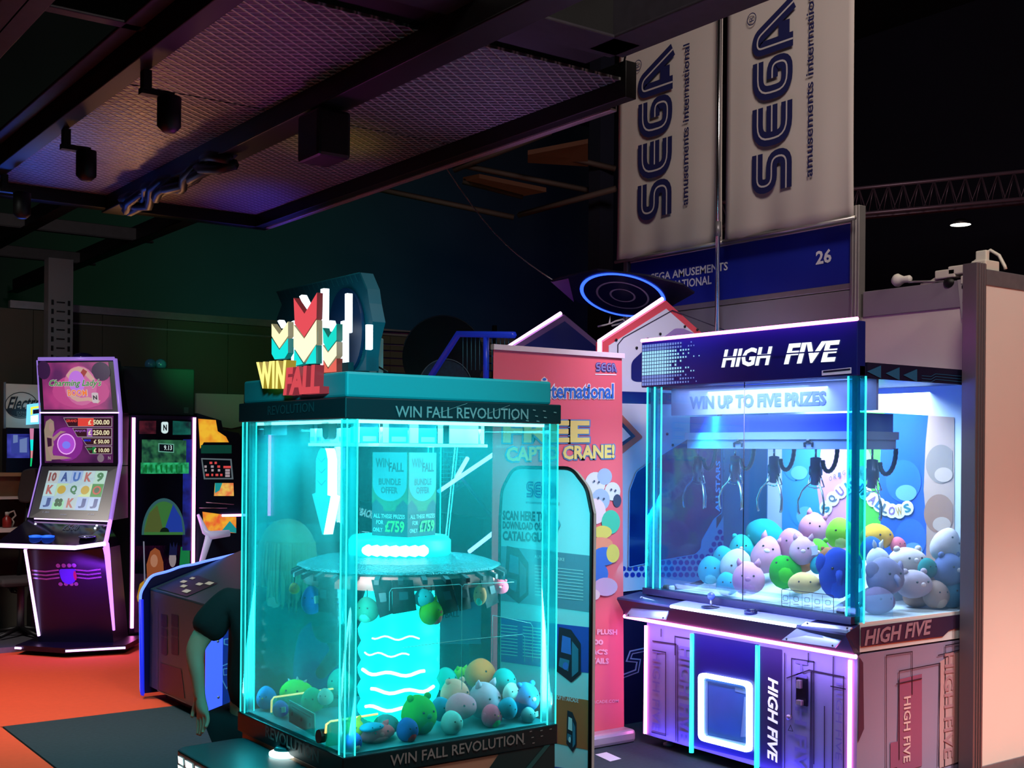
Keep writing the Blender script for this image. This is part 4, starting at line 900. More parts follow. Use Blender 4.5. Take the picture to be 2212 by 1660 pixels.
for (pts, label) in [([(687, 1244), (722, 1242), (722, 1326), (688, 1322)], 'black prize pouch hanging beside the blue plush toy at the left of the turntable'),
                     ([(757, 1240), (766, 1242), (771, 1322), (758, 1320)], 'narrow black prize pouch seen edge on behind the front corner post'),
                     ([(802, 1250), (846, 1247), (848, 1326), (820, 1336)], 'black prize pouch hanging just right of the dark green plush ball'),
                     ([(847, 1246), (892, 1243), (900, 1319), (848, 1328)], 'black prize pouch hanging left of the green parrot toy'),
                     ([(935, 1256), (973, 1252), (991, 1319), (955, 1330)], 'black prize pouch hanging right of the green parrot toy'),
                     ([(975, 1248), (1009, 1241), (1018, 1315), (993, 1321)], 'black prize pouch hanging left of the peach coloured toy'),
                     ([(1037, 1246), (1063, 1240), (1078, 1302), (1052, 1315)], 'black prize pouch hanging between the peach and the pink toy')]:
    P = [ring(*p, r=.35) for p in pts]; up = Vec((0, 0, .0))
    t = thing('prize_pouch', label, 'pouch', tuple(P[0]), G2)
    for q in (0, 1): P[q].z = 1.178
    nn = (P[1]-P[0]).cross(P[3]-P[0]).normalized(); nn = nn if nn.dot(Vec((0, 0, EYE))-P[0]) > 0 else -nn
    g = lambda u, v: P[0].lerp(P[1], u).lerp(P[3].lerp(P[2], u), v)
    o = MB(); K = 6; fv = [g(i/K, j/K)+nn*.012*math.sin(math.pi*i/K)*math.sin(math.pi*j/K) for j in range(K+1) for i in range(K+1)]; bv = [g(i/K, j/K)-nn*.012*math.sin(math.pi*i/K)*math.sin(math.pi*j/K)-nn*.001 for j in range(K+1) for i in range(K+1)]
    fq = [(j*(K+1)+i, j*(K+1)+i+1, (j+1)*(K+1)+i+1, (j+1)*(K+1)+i) for j in range(K) for i in range(K)]
    o.add(fv, fq, 0, True); o.add(bv, [q[::-1] for q in fq], 0, True); o.build('bag', M_pouch, t)
    o = MB(); o.face([g(.3, .35)+nn*.013, g(.7, .35)+nn*.013, g(.7, .6)+nn*.013, g(.3, .6)+nn*.013]); o.build('print', M_prn, t)
# price box on the drum
cam2 = lambda a, d, z: Vec((a*cy_+d*sy_, -a*sy_+d*cy_, z))
Nn, Ll = cam2(-.356, 4.13, 0), cam2(-.4885, 4.22, 0); Rr = cam2(-.2685, 4.262, 0); Kk = Ll+Rr-Nn
t = thing('price_box', 'square card box with a bundle price printed on each face, standing on the glowing drum', 'display box', tuple(Vec((cx, cy, 1.289))))
z0, z1 = 1.300, 1.592
M_card = mat('card_aqua', '#1f8e96', .55); M_cardg = mat('card_green', '#1a6a4c', .55)
MB().loft([Vec((p.x, p.y, z0)) for p in (Nn, Rr, Kk, Ll)], [Vec((p.x, p.y, z1)) for p in (Nn, Rr, Kk, Ll)]).build('box', mat('card_petrol', '#0a4650', .55), t)
for (P, Q) in ((Ll, Nn), (Nn, Rr)):
    X = Q-P; nn = X.cross(Vec((0, 0, 1))).normalized(); L = lambda u, v, d=.002: P + X*u + Vec((0, 0, z0+(z1-z0)*v)) + nn*d
    b = MB(); b.face([L(*p, d=.0015) for p in [(0, 1), (0, .38), (.12, .44), (.3, .36), (.35, .30), (.65, .30), (.7, .36), (.88, .44), (1, .38), (1, 1)]], 1)
    b.face([L(*p, d=.0025) for p in [(0.02, 1), (0.02, .66)]+[(.5-.48*math.cos(a), .62-.20*math.sin(a)) for a in [math.pi*i/14 for i in range(15)]]+[(.98, 1)]], 0); b.build('print', [M_card, M_cardg], t)
    b = MB(); tt = lambda s, u0, u1, v0, v1, m, **k: b.text(s, L(u0, v0, .0035), L(u1, v0, .0035)-L(u0, v0, .0035), L(u0, v1, .0035)-L(u0, v0, .0035), m, **k)
    tt('WIN', .10, .50, .82, .93, 2, bold=.03); tt('FALL', .48, .90, .77, .88, 3, bold=.03); tt('BUNDLE', .2, .82, .61, .69, 2, bold=.04); tt('OFFER', .26, .74, .51, .59, 2, bold=.04)
    tt('ALL THESE PRIZES', .06, .94, .215, .265, 0, bold=.02); tt('FOR', .14, .34, .14, .19, 0, bold=.02); tt('ONLY', .05, .32, .05, .10, 0, bold=.02); tt('£759', .39, .93, .05, .19, 1, bold=.03)
    b.build('lettering', [mat('ink_pale', '#6fb8b8', .5), mat('ink_lime', '#3fa85a', .5), mat('ink_teal', '#0d5a62', .5), mat('ink_petrol', '#083c44', .5)], t)
# hanging shelf with boxes, and light blocks between them
MB().box(1.95, 2.38, 3.42, 3.93, 1.612, 1.622).build('shelf', mat('shelf_lit', '#bff6f4', .3, emit='#40e8e4', es=.5), WF)
for x, y in ((1.97, 3.44), (2.36, 3.44), (1.97, 3.91), (2.36, 3.91)): MB().tube([(x, y, 1.62), (x, y, ZT)], .005, 6).build('shelf_rod', M_alu, WF)
for x, w, h in ((829, 9, 50), (894, 8, 50), (951, 4, 50), (1008, 36, 48), (770, 5, 40)):
    p, q = py_(x-w, 960, 3.47), py_(x+w, 960, 3.47)
    MB().box(p.x, q.x, 3.465, 3.475, 1.624, 1.69).build('light_block', glow('block_aqua', '#7ffff0', 1.7), WF)
G3 = 'prize boxes on the hanging shelf'
random.seed(4)
for x, w, c, lb in ((798, 19, '#1e7f96', 'teal printed prize box right of the front corner post on the hanging shelf'), (861, 20, '#12606c', 'dark teal prize box between the first two light blocks on the hanging shelf'), (924, 19, '#157482', 'dark teal prize box left of the wide bright block on the hanging shelf')):
    p, q = py_(x-w, 960, 3.49), py_(x+w, 960, 3.49)
    t = thing('prize_box', lb, 'box', tuple((p+q)/2*1), G3); t.location.z = 1.622
    MB().box(p.x, q.x, 3.49, 3.56, 1.623, 1.688).build('carton', paint(c, .35, noise=.5, nscale=70), t)
    MB().box(p.x+.008, q.x-.008, 3.4885, 3.49, 1.628, 1.645).build('label_strip', paint('#7fb0c4', .4), t)
for x, w, c, lb in ((683, 13, '#8fa2c8', 'lilac printed prize box at the left end of the hanging shelf'), (706, 8, '#9aa6d0', 'slim lilac prize box beside the black lock on the hanging shelf'), (740, 9, '#b0a8d8', 'lilac prize box seen between the two front corner posts')):
    p, q = px_(x-w, 960, 1.98), px_(x+w, 960, 1.98)
    t = thing('prize_box', lb, 'box', tuple((p+q)/2), G3); t.location.z = 1.622
    MB().box(1.98, 2.03, q.y, p.y, 1.623, 1.675).build('carton', paint(c, .35, noise=.5, nscale=70), t)
    MB().box(1.9785, 1.98, q.y+.006, p.y-.006, 1.63, 1.645).build('label_strip', paint('#4a62a0', .4), t)
MB().prism([px_(*p, 1.80) for p in fillet([(695, 912), (710, 912), (709, 945), (703, 951), (697, 945)], 3)], (.03, 0, 0)).build('lock_cover', M_steelb, WF)
MB().box(*[(p.x) for p in (px_(570, 900, 1.80), px_(570, 900, 1.86))], px_(586, 930, 1.8).y, px_(570, 930, 1.8).y, 1.65, 1.694).build('light_driver', M_tealb, WF)
# arrow hanging in the front window
Z9 = lambda x, y: (560+x/4.612, 900+y/4.612)
channel('arrow', [Z9(*p) for p in [(612, 318), (655, 318), (668, 350), (682, 430), (680, 785), (712, 795), (640, 1178), (628, 1178), (526, 775), (560, 762), (566, 430), (590, 350)]], 1.85, '#0ed0d4', .95, .035, side=SIDE)
b = MB(); f = on_x(1.85, .002)
for y in (410, 520, 640): line(f, [Z9(585, y), Z9(625, y+45), Z9(665, y)], .004)
b.build('arrow_chevrons', mat('arrow_line', '#0a9aa8', .4), WF)
# clear chute with orange lit rims, instruction board, lock
RIM = glow('rim_orange', '#ffc070', 1.6); CH = acrylic('chute_clear', '#b0f0d8', .12, '#60f0c8')
for pts, Y in (([(586, 1540), (587, 1514), (592, 1507), (716, 1489), (740, 1486)], 3.935), ([(703, 1585), (705, 1566), (714, 1559), (741, 1555), (816, 1543)], 3.42)):
    P = [py_(*p, Y) for p in pts]; MB().tube(P, .0035, 6).build('chute_rim', RIM, WF)
    MB().prism([P[1], P[2], P[-1], Vec((P[-1].x, Y, ZB)), Vec((P[1].x, Y, ZB))], (0, .004, 0)).build('chute_side', CH, WF)
q = [px_(*p, 1.80) for p in [(624, 1513), (679, 1543), (680, 1592), (624, 1560)]]
MB().prism(q, (.004, 0, 0)).build('instruction_board', mat('board_aqua', '#2fb8a8', .5), WF)
b = MB(); f = on_x(1.80, .002)
line(f, [(628, 1519), (676, 1546), (677, 1585), (628, 1558)], .0018, closed=True); line(f, [(632, 1528), (672, 1550)], .004)
for x, y in ((632, 1543), (652, 1555), (670, 1567)): poly(b, f, ell(x, y, 2.5, 5, 8))
b.build('instruction_print', mat('board_ink', '#0a6a70', .5), WF)
MB().prism([px_(*p, 1.775) for p in ell(700, 1590, 7, 15, 16)], (-.02, 0, 0)).build('lock', M_steelb, WF)
# thin clear dividers on the right
b = MB(); f = on_y(B0+.006, .001)
for pts in ([(841, 1320), (841, 1280), (846, 1272), (992, 1263), (997, 1266), (997, 1490)], [(999, 1268), (1003, 1263), (1110, 1258)], [(870, 1400), (992, 1384), (1128, 1371), (1133, 1376), (1133, 1430)], [(1064, 1330), (1064, 1430)], [(1064, 1330), (1146, 1347), (1150, 1354), (1150, 1430)]):
    o = MB(); o.tube([f(*p) for p in pts], .0011, 4); o.build('divider_edge', mat('edge_pale', '#7fdce0', .3), WF)
# control shelf with lit button on the left side
t0, t1, t2, t3 = pz_(520, 1598, .585), pz_(668, 1665, .585), pz_(750, 1672, .585), pz_(556, 1580, .585)
xs = 1.49
b = MB(); dkp = fillet([(xs, 3.50), (xs, 4.0), (A0-.01, 4.02), (A0-.01, 3.42), (xs+.04, 3.44)], .05)
b.loft([Vec((x, y, .49)) for x, y in dkp], [Vec((x, y, .575)) for x, y in dkp]); CP = b.build('control_panel', M_teal, WF, bevel=.006)
bt = pz_(615, 1631, .578)
MB().lathe([(.045, 0), (.052, .004), (.052, .012), (.036, .02)], (bt.x, bt.y, .575), 24).build('button_ring', glow('button_white', '#eafffb', 3.5), CP)
MB().lathe([(.036, .0), (.036, .024), (.030, .03), (0, .03)], (bt.x, bt.y, .575), 24).build('button', mat('button_teal', '#1f9aa4', .25), CP)
b = MB()
for i, (u, w) in enumerate(((.06, .10), (.19, .14), (.37, .12), (.52, .16), (.72, .2))):
    for v in (0, 1):
        y = 3.98-u*.5; b.face([(xs-.003, y, .535-v*.03), (xs-.003, y-w*.45, .535-v*.03), (xs-.003, y-w*.45+.006, .558-v*.03), (xs-.003, y+.006, .558-v*.03)])
b.build('lit_print', glow('print_white', '#f0fffc', 1.5, False), CP)
# toys in the machine
G4 = 'plush toys in the cyan prize machine'
WFD = [(Vec((cx, cy, .66+.07*i)), .13) for i in range(6)]
def wfp(x, y, rp, col, label, X=None, Y=None, d=None, **k):
    c = pd(x, y, d) if d else (px_(x, y, X) if X else py_(x, y, Y)); r = 1.1*rp/F*(c.x*sy_+c.y*cy_)
    c, r = settle(c, r, k.get('sq', (1, 1, 1.12)), (A0+.012, B0+.012, ZB+.004), (A1-.012, B1-.012, 2), WFD)
    plush(c, r, col, label, G4, n=16, **k)
FR = dict(face=(.1, -1))
wfp(1039, 1457, 30, '#f0a070', 'peach coloured plush toy with green tag on top of the heap in the prize machine', Y=3.56, sq=(1.1, .9, 1), tilt=(0, .4, 0), tagc='#38c0a0', **FR)
wfp(964, 1468, 21, '#35b8b0', 'teal plush toy left of the small yellow green one behind the heap', Y=3.62, **FR)
wfp(996, 1462, 17, '#a8cc48', 'small yellow green plush toy with pink nose left of the peach one', Y=3.60, belly='#f08a9a', kind='pig', **FR)
wfp(1089, 1472, 23, '#28a8a8', 'teal plush ball right of the peach coloured toy', Y=3.52, **FR)
wfp(1105, 1497, 20, '#d8f4f0', 'white disc shaped plush toy behind the blue one on the right', Y=3.47, sq=(1, .6, 1), **FR)
wfp(1136, 1508, 28, '#2f9ad0', 'bright blue plush toy at the right end of the prize machine', Y=3.42, sq=(1, .9, 1.1), kind='bear', **FR)
wfp(983, 1501, 28, '#f0b8a8', 'peach pink plush toy with round ears in the middle of the prize machine heap', Y=3.50, kind='bear', **FR)
wfp(996, 1526, 29, '#e8a0b0', 'pink plush toy with rolled edge under the peach pink one', Y=3.45, sq=(1.1, .9, .9), **FR)
wfp(1047, 1513, 32, '#c8b4c4', 'grey pink fluffy plush toy right of the rolled pink one', Y=3.44, kind='cat', **FR)
wfp(1097, 1531, 21, '#2498b4', 'blue green tag shaped plush toy under the bright blue one', Y=3.385, sq=(1.1, .6, 1), tilt=(0, .6, 0), **FR)
wfp(1062, 1549, 20, '#f090a8', 'pink faced plush bird with green head at the right glass', Y=3.36, kind='bird', belly='#2fb074', **FR)
wfp(1046, 1566, 17, '#1f8f8c', 'small dark teal plush toy at the foot of the pink faced bird', Y=3.345, **FR)
wfp(1014, 1556, 27, '#e49aa8', 'rose plush toy lowest in the middle of the right glass', Y=3.37, kind='bear', **FR)
wfp(905, 1543, 34, '#4fb43c', 'big green plush toy with yellow face in front of the glowing column', Y=3.42, belly='#2f9a6a', kind='bear', **FR)
wfp(953, 1532, 21, '#2a98b8', 'blue plush toy between the big green and the pink one', Y=3.44, **FR)
wfp(880, 1593, 21, '#2a62a8', 'blue plush ball with red stripe near the lower trim', Y=3.345, belly='#d84a5a', **FR)
wfp(924, 1591, 26, '#1f7f80', 'dark teal plush toy with white tag near the lower trim', Y=3.355, tagc='#bfe8e8', **FR)
wfp(976, 1582, 21, '#9fd4d0', 'silvery teal plush toy near the lower trim', Y=3.345, **FR)
wfp(812, 1590, 27, '#e88a94', 'coral pink plush fish lying right of the front corner post', Y=3.35, sq=(1.5, .8, .7), kind='pig', belly='#f4a8a8', **FR)
wfp(803, 1571, 17, '#2aa0c0', 'blue plush disc lying on the coral fish', Y=3.39, sq=(1.5, 1, .5), **FR)
wfp(833, 1612, 25, '#5f9a9c', 'grey teal knitted plush ball at the lower right trim', Y=3.33, sq=(1.1, .8, .85), **FR)
wfp(763, 1612, 17, '#2f6fc0', 'small blue and white plush toy in the front corner', Y=3.33, belly='#e8e0d8', **FR)
wfp(765, 1574, 19, '#d8c84a', 'yellow plush toy with green legs in the front corner', Y=3.40, kind='cat', **FR)
wfp(1141, 1553, 14, '#8ab4b8', 'small grey plush toy with label in the right corner', Y=3.34, tagc='#d8f0ee', **FR)
wfp(1114, 1551, 14, '#15707c', 'small dark petrol plush toy in the right corner', Y=3.345, **FR)
wfp(641, 1494, 27, '#b4d040', 'yellow green plush toy with pink top knot inside the clear chute', X=2.02, sq=(1.2, 1, .85), kind='spike')
wfp(576, 1508, 19, '#2a8fd0', 'blue plush bird at the left end of the prize machine', X=1.86, kind='bird', sq=(1, 1, 1.2))
wfp(606, 1532, 15, '#8a7fb4', 'mauve plush toy with square tag at the left trim', X=1.83, tagc='#a8e0d4')
wfp(676, 1513, 22, '#2ab484', 'emerald plush toy behind the instruction board', X=1.95)
wfp(703, 1506, 15, '#c8d0c0', 'pale plush toy right of the emerald one', X=1.97)
wfp(735, 1475, 24, '#35c4b4', 'aqua plush toy left of the foot of the glowing column', X=2.10)
G5 = 'plush toys hanging from the turntable'
def hang(x, y, rp, col, label, **k):
    c = ring(x, y, .335); r = rp/F*(c.x*sy_+c.y*cy_); t = plush(c, r, col, label, G5, n=16, **k)
    MB().tube([c+Vec((0, 0, r)), Vec((c.x, c.y, 1.185))], .002, 4).build('loop', M_steelb, t)
hang(675, 1297, 23, '#2470c0', 'blue egg shaped plush toy hanging at the left of the turntable', sq=(1, 1, 1.35), tagc='#c8f0e8')
hang(636, 1272, 11, '#ecc06a', 'small yellow plush toy with pink top hanging at the left end of the turntable', kind='spike')
hang(793, 1318, 25, '#1f7f6c', 'dark green plush ball hanging behind the front corner post', belly='#58b4a4')
hang(931, 1322, 25, '#58b02c', 'green parrot plush toy with pink beak hanging in front of the column', kind='pig', belly='#e89a94', face=(.6, -1))
hang(916, 1292, 18, '#46b8bc', 'pale aqua plush toy hanging above the green parrot', sq=(1.2, .8, 1.1))
hang(1037, 1285, 17, '#f0b894', 'peach coloured plush toy hanging near the right of the turntable', sq=(.8, .8, 1.4), belly='#78d8c8')
hang(1084, 1268, 14, '#f08fa4', 'pink ring eared plush toy hanging at the right end of the turntable', kind='bear')
# ------------------------------------------------------------------ helpers for flat artwork on a panel
FW = Vec((sy_, cy_, 0)); RT = Vec((cy_, -sy_, 0)); UP = Vec((0, 0, 1))
class Quad:                                              # corners TL, TR, BR, BL; u to the right, v downwards
    def __init__(s, tl, tr, br, bl): s.c = [Vec(q) for q in (tl, tr, br, bl)]; n_ = (s.c[1]-s.c[0]).cross(s.c[3]-s.c[0]).normalized(); s.n = n_ if n_.dot(Vec((0, 0, EYE))-s.c[0]) > 0 else -n_
    def __call__(s, u, v, d=.003): return s.c[0].lerp(s.c[1], u).lerp(s.c[3].lerp(s.c[2], u), v) + s.n*d
    def poly(s, mb, pts, m=0, d=.003): return mb.face([s(*p, d) for p in pts], m)
    def rect(s, mb, u0, v0, u1, v1, m=0, d=.003): return s.poly(mb, [(u0, v0), (u1, v0), (u1, v1), (u0, v1)], m, d)
    def ell(s, mb, u, v, ru, rv, m=0, d=.003, n=20, a0=0, a1=360): return s.poly(mb, ell(u, v, ru, rv, n, a0, a1), m, d)
    def text(s, mb, t, u0, u1, vb, vt, m=0, d=.005, **k): O = s(u0, vb, d); return mb.text(t, O, s(u1, vb, d)-O, s(u0, vt, d)-O, m, **k)
    def line(s, mb, pts, w, m=0, d=.004, closed=False): return mb.ribbon(pts, w, lambda u, v: s(u, v, d), m, closed)
    def slab(s, mb, t, m=0): return mb.prism(s.c, -s.n*t, m)
def mix_screen(name, a, b, scale, s, w=.5):
    if name in MATS: return MATS[name]
    m = bpy.data.materials.new(name); m.use_nodes = True; nt = m.node_tree; B = nt.nodes['Principled BSDF']; B.inputs['Base Color'].default_value = (.01, .01, .01, 1); B.inputs['Roughness'].default_value = .3
    tc = nt.nodes.new('ShaderNodeTexCoord'); n_ = nt.nodes.new('ShaderNodeTexNoise'); n_.inputs['Scale'].default_value = scale; n_.inputs['Detail'].default_value = 2; r = nt.nodes.new('ShaderNodeValToRGB')
    r.color_ramp.elements[0].position = w-.15; r.color_ramp.elements[1].position = w+.15; r.color_ramp.elements[0].color = (*lin(a), 1); r.color_ramp.elements[1].color = (*lin(b), 1)
    nt.links.new(tc.outputs['Object'], n_.inputs['Vector']); nt.links.new(n_.outputs['Fac'], r.inputs[0]); nt.links.new(r.outputs[0], B.inputs['Emission Color']); B.inputs['Emission Strength'].default_value = s
    m.cycles.emission_sampling = 'NONE'; MATS[name] = m; return m
# ------------------------------------------------------------------ pink pull-up banner
t = thing('pull_up_banner', 'coral pink pull up banner with yellow headline standing left of the five claw machine', 'banner', (3.97, 5.03, 0))
QB = Quad((3.533, 5.03, 2.12), (4.40, 5.03, 2.12), (4.44, 5.03, .05), (3.533, 5.03, .05))
b = MB(); QB.slab(b, .004); b.build('cloth', mat('cloth_coral', '#e8616c', .6, noise=.03, nscale=4), t)
MB().box(3.525, 4.408, 5.015, 5.045, 2.118, 2.145).build('top_rail', mat('rail_pinkwhite', '#e4d4d8', .4), t)
MB().box(3.50, 4.46, 4.95, 5.11, .003, .075).build('base_unit', mat('base_silver', '#c8b4c0', .35, .4), t, bevel=.02)
MB().tube([(3.96, 5.06, .07), (3.96, 5.06, 2.12)], .012, 8).build('support_pole', M_alud, t)
fb = on_y(5.03, .003); fb2 = on_y(5.03, .005)
M_yel = mat('ink_yellow', '#e8d070', .6); M_blu = mat('ink_blue', '#2a6ac4', .6); M_out = mat('ink_outline', '#5a86b8', .6); M_wh = mat('ink_white', '#f4e6e8', .6)
b = MB()
O, X, Y = fb2(1286, 803), fb2(1331, 805)-fb2(1286, 803), Vec((0, 0, (fb2(1286, 783)-fb2(1286, 803)).z))
sega(b, O, X, Y); b.build('logo', [mat('ink_navy', '#4a4f9c', .6), M_wh], t)
b = MB()
for s, a, c, tp in (('Prize International', (1090, 861), (1324, 862), (1090, 826)),):
    txt(b, s, on_y(5.03, .004), (a[0]-2, a[1]+2), (c[0]+2, c[1]+2), (a[0], tp[1]-2), 0, bold=.07); txt(b, s, on_y(5.03, .0065), a, c, tp, 1, bold=.02)
b.build('lettering', [M_wh, M_blu], t)
b = MB(); poly(b, fb, [(1168, 826), (1168, 820), (1175, 814), (1182, 820), (1182, 826)], 0); poly(b, fb2, ell(1175, 820, 4, 3), 1)
line(fb, [(1286, 809), (1330, 810)], .006); b.build('emblem', [M_wh, M_blu], t)
b = MB()
for s, a, c, tp in (('FREE', (1085, 957), (1272, 956), (1085, 908)), ('CAPTO CRANE!', (1092, 998), (1326, 990), (1092, 966))):
    txt(b, s, on_y(5.03, .004), (a[0]-3, a[1]+3), (c[0]+3, c[1]+3), (a[0]-3, tp[1]-3), 0, bold=.085); txt(b, s, on_y(5.03, .0065), a, c, tp, 1, bold=.04)
b.build('headline', [M_out, M_yel], t)
b = MB()
for s, a, c, h in (('IN PLUSH', (1268, 1371), (1332, 1373), 1359), ("100", (1274, 1393), (1302, 1394), 1381), ("T&C'S", (1266, 1414), (1312, 1415), 1402), ('DETAILS', (1258, 1434), (1314, 1435), 1421)):
    b = MB(); txt(b, s, fb2, a, (c[0], a[1]+1), (a[0], h), bold=.05); b.build('small_lettering', mat('ink_rose', '#f0a8b0', .6), t)
b = MB(); txt(b, 'SEGAARCADE.COM', fb2, (1250, 1522), (1335, 1518), (1250, 1515), bold=.02); b.build('small_lettering', mat('ink_rose', '#f0a8b0', .6), t)
b = MB(); pal = ['#9fb0c8', '#d8d4d8', '#3a3f5c', '#43b894', '#d8c45a', '#e88a6a', '#3a6ac0', '#c8a0c4', '#e8c8cc']
for k, (x, y, rx, ry, m) in enumerate([(1285, 1045, 22, 25, 1), (1305, 1030, 16, 18, 0), (1322, 1062, 17, 20, 1), (1332, 1082, 9, 14, 2), (1296, 1080, 20, 24, 0), (1285, 1105, 22, 28, 8), (1318, 1128, 20, 26, 3), (1300, 1150, 20, 14, 4), (1296, 1175, 26, 14, 5), (1304, 1202, 26, 20, 6), (1322, 1196, 14, 20, 4), (1290, 1240, 22, 24, 6), (1306, 1268, 26, 20, 7), (1280, 1285, 14, 12, 8)]):
    poly(b, on_y(5.03, .004+.0004*k), ell(x, y, rx, ry, 18), m)
for x, y in ((1281, 1040), (1291, 1042), (1318, 1058), (1327, 1060), (1290, 1076), (1302, 1078)): poly(b, on_y(5.03, .011), ell(x, y, 2, 2.6, 8), 2)
b.build('toy_print', [paint(c, .6) for c in pal], t)
# ------------------------------------------------------------------ catalogue board
t = thing('catalogue_board', 'tall arched catalogue board right behind the cyan prize machine', 'sign', (3.09, 4.01, 0))
XB = 3.08
out = [px_(*p, XB) for p in fillet([(1081, 1120), (1085, 1058), (1110, 1010), (1235, 1012), (1268, 1055), (1279, 1110)], [6, 14, 18, 16, 14, 6], 4, closed=False)]
ya, yb = out[0].y, out[-1].y
pts = [Vec((XB, ya, .01))] + out + [Vec((XB, yb, .01))]
MB().prism(pts, (.022, 0, 0)).build('board', mat('board_white', '#e8eef2', .4), t)
MB().tube([p+Vec((-.001, 0, 0)) for p in pts], .008, 6).build('edge_trim', M_steelb, t)
MB().box(XB-.14, XB+.16, yb+.04, yb+.09, .003, .03).box(XB-.14, XB+.16, ya-.09, ya-.04, .003, .03).build('foot', M_steelb, t)
f1, f2, f3 = on_x(XB, .002), on_x(XB, .004), on_x(XB, .006)
Bp = lambda mb, y0, y1, m, d=.002, x0=1083, x1=1276: mb.face([on_x(XB, d)(x0, y0), on_x(XB, d)(x1, y0+(x1-x0)*.11), on_x(XB, d)(x1, y1+(x1-x0)*.13), on_x(XB, d)(x0, y1)], m)
b = MB(); Bp(b, 1180, 1298, 0); Bp(b, 1335, 1430, 1); b.face([f1(1083, 1485), f1(1200, 1502), f1(1276, 1514), f1(1276, 1622), f1(1200, 1606), f1(1083, 1585)], 2); b.face([f1(1083, 1640), f1(1276, 1668), f1(1276, 1720), f1(1083, 1690)], 1)
b.build('colour_bands', [mat('band_grey', '#8d96a8', .5), mat('band_blue', '#3550b4', .5), mat('band_orange', '#e0683e', .5)], t)
b = MB(); O = f3(1140, 1075); sega(b, O, f3(1205, 1079)-O, Vec((0, 0, (f3(1140, 1040)-O).z)), 0, 1); b.build('logo', [mat('ink_bluegrey', '#27509a', .5), mat('board_white', '#e8eef2')], t)
b = MB()
for s, a, c, tp in (('SCAN HERE TO', (1088, 1124), (1182, 1128), 1103), ('DOWNLOAD OUR', (1088, 1143), (1182, 1148), 1126), ('CATALOGUE', (1088, 1168), (1182, 1173), 1147)): txt(b, s, f3, a, c, (a[0], tp), bold=.05)
txt(b, 'amusements international', f3, (1138, 1088), (1210, 1092), (1138, 1082), bold=.0)
b.build('headline', mat('ink_dark', '#16344c', .5), t)
b = MB(); poly(b, f2, [(1196, 1100), (1212, 1134), (1196, 1170)], 0); txt(b, 'ALPHA OPS STRIKE', f3, (1157, 1206), (1222, 1213), (1157, 1199), 1, bold=.02); txt(b, 'BOP IT! ARCADE', f3, (1203, 1511), (1252, 1519), (1203, 1502), 1, bold=.02)
for y in range(1222, 1290, 7):
    line(f3, [(1158, y), (1196, y+4)], .003, 1); line(f3, [(1208, y+6), (1262, y+12)], .003, 1)
for y in range(1350, 1420, 7): line(f3, [(1085, y), (1120, y+4)], .003, 1); line(f3, [(1132, y+4), (1172, y+9)], .003, 1)
b.build('print', [mat('ink_aqua', '#58c8d8', .5), M_wh], t)
b = MB()
def pic(cx, cy, w, h, c0, c1, c2):                       # small picture of an arcade cabinet
    b = MB()
    P = lambda u, v: (cx+u*w, cy+v*h)
    poly(b, f2, [P(-.4, -.5), P(.1, -.45), P(.5, -.2), P(.5, .35), P(.1, .5), P(-.5, .3)], c0); poly(b, f3, [P(-.25, -.35), P(.1, -.3), P(.12, .0), P(-.3, -.05)], c1)
    poly(b, f3, [P(.15, -.25), P(.42, -.1), P(.42, .3), P(.15, .4)], c2); poly(b, f3, [P(-.35, .05), P(.05, .1), P(.0, .3), P(-.4, .2)], c2); poly(b, on_x(XB, .008), ell(*P(-.1, .2), w*.12, h*.07, 12), c1)
    b.build('machine_picture', [paint('#23313e', .4), paint('#3f7f9c', .4), paint('#5a7484', .4), paint('#4a78d0', .4), paint('#e8e8ec', .4)], t)
pic(1117, 1242, 52, 125, 0, 1, 2); pic(1230, 1415, 52, 120, 0, 3, 1); pic(1236, 1580, 22, 90, 0, 4, 1)
# ------------------------------------------------------------------ gabled prize machine with neon edge
GM = thing('gable_prize_machine', 'white gable fronted prize machine with red trim and neon edge behind the pink banner', 'prize machine', (5.0, 5.8, 0))
M_gw = mat('gable_white', '#dcd8e2', .45, noise=.02, nscale=5); M_gr = mat('gable_red', '#e04e58', .45); M_gn = mat('gable_navy', '#141f6a', .22); M_gb = mat('gable_dark', '#1a1a44', .4)
def gable(y, inset, top=0): i = inset; return [Vec((4.505+i, y, .06)), Vec((4.505+i, y, 2.235-i*.4)), Vec((5.0, y, 2.515-i*1.12)), Vec((5.485-i, y, 2.235-i*.4)), Vec((5.485-i, y, .06))]
MB().prism(gable(5.32, 0), (0, .06, 0)).build('front_frame', M_gr, GM); MB().prism(gable(5.315, .045), (0, .01, 0)).build('front_board', M_gw, GM)
MB().prism(gable(6.30, 0), (0, .05, 0)).build('rear_frame', mat('gable_mauve', '#7a5a8c', .45), GM); MB().prism(gable(6.295, .04), (0, .008, 0)).build('rear_board', M_gn, GM)
MB().box(4.52, 5.47, 5.38, 6.30, .06, 2.0).build('body', M_gb, GM)
for x, y in ((4.6, 5.45), (5.4, 5.45), (4.6, 6.2), (5.4, 6.2)): MB().box(x-.03, x+.03, y-.03, y+.03, .002, .062).build('foot', M_steelb, GM)
for y in (5.335, 6.32):
    MB().tube([(4.495, y, .10), (4.495, y, 2.245), (4.985, y-.0, 2.525)], .0125, 8).build('neon_strip', glow('neon_lilac', '#f4b8f0', 5.0), GM)
g1, g2, g3 = on_y(5.315, .003), on_y(5.315, .005), on_y(5.315, .007)
b = MB(); b.ribbon([(1334, 900), (1334, 745), (1346, 730), (1452, 671), (1640, 742)], 2.2, g1); b.build('line_art', M_ln, GM)
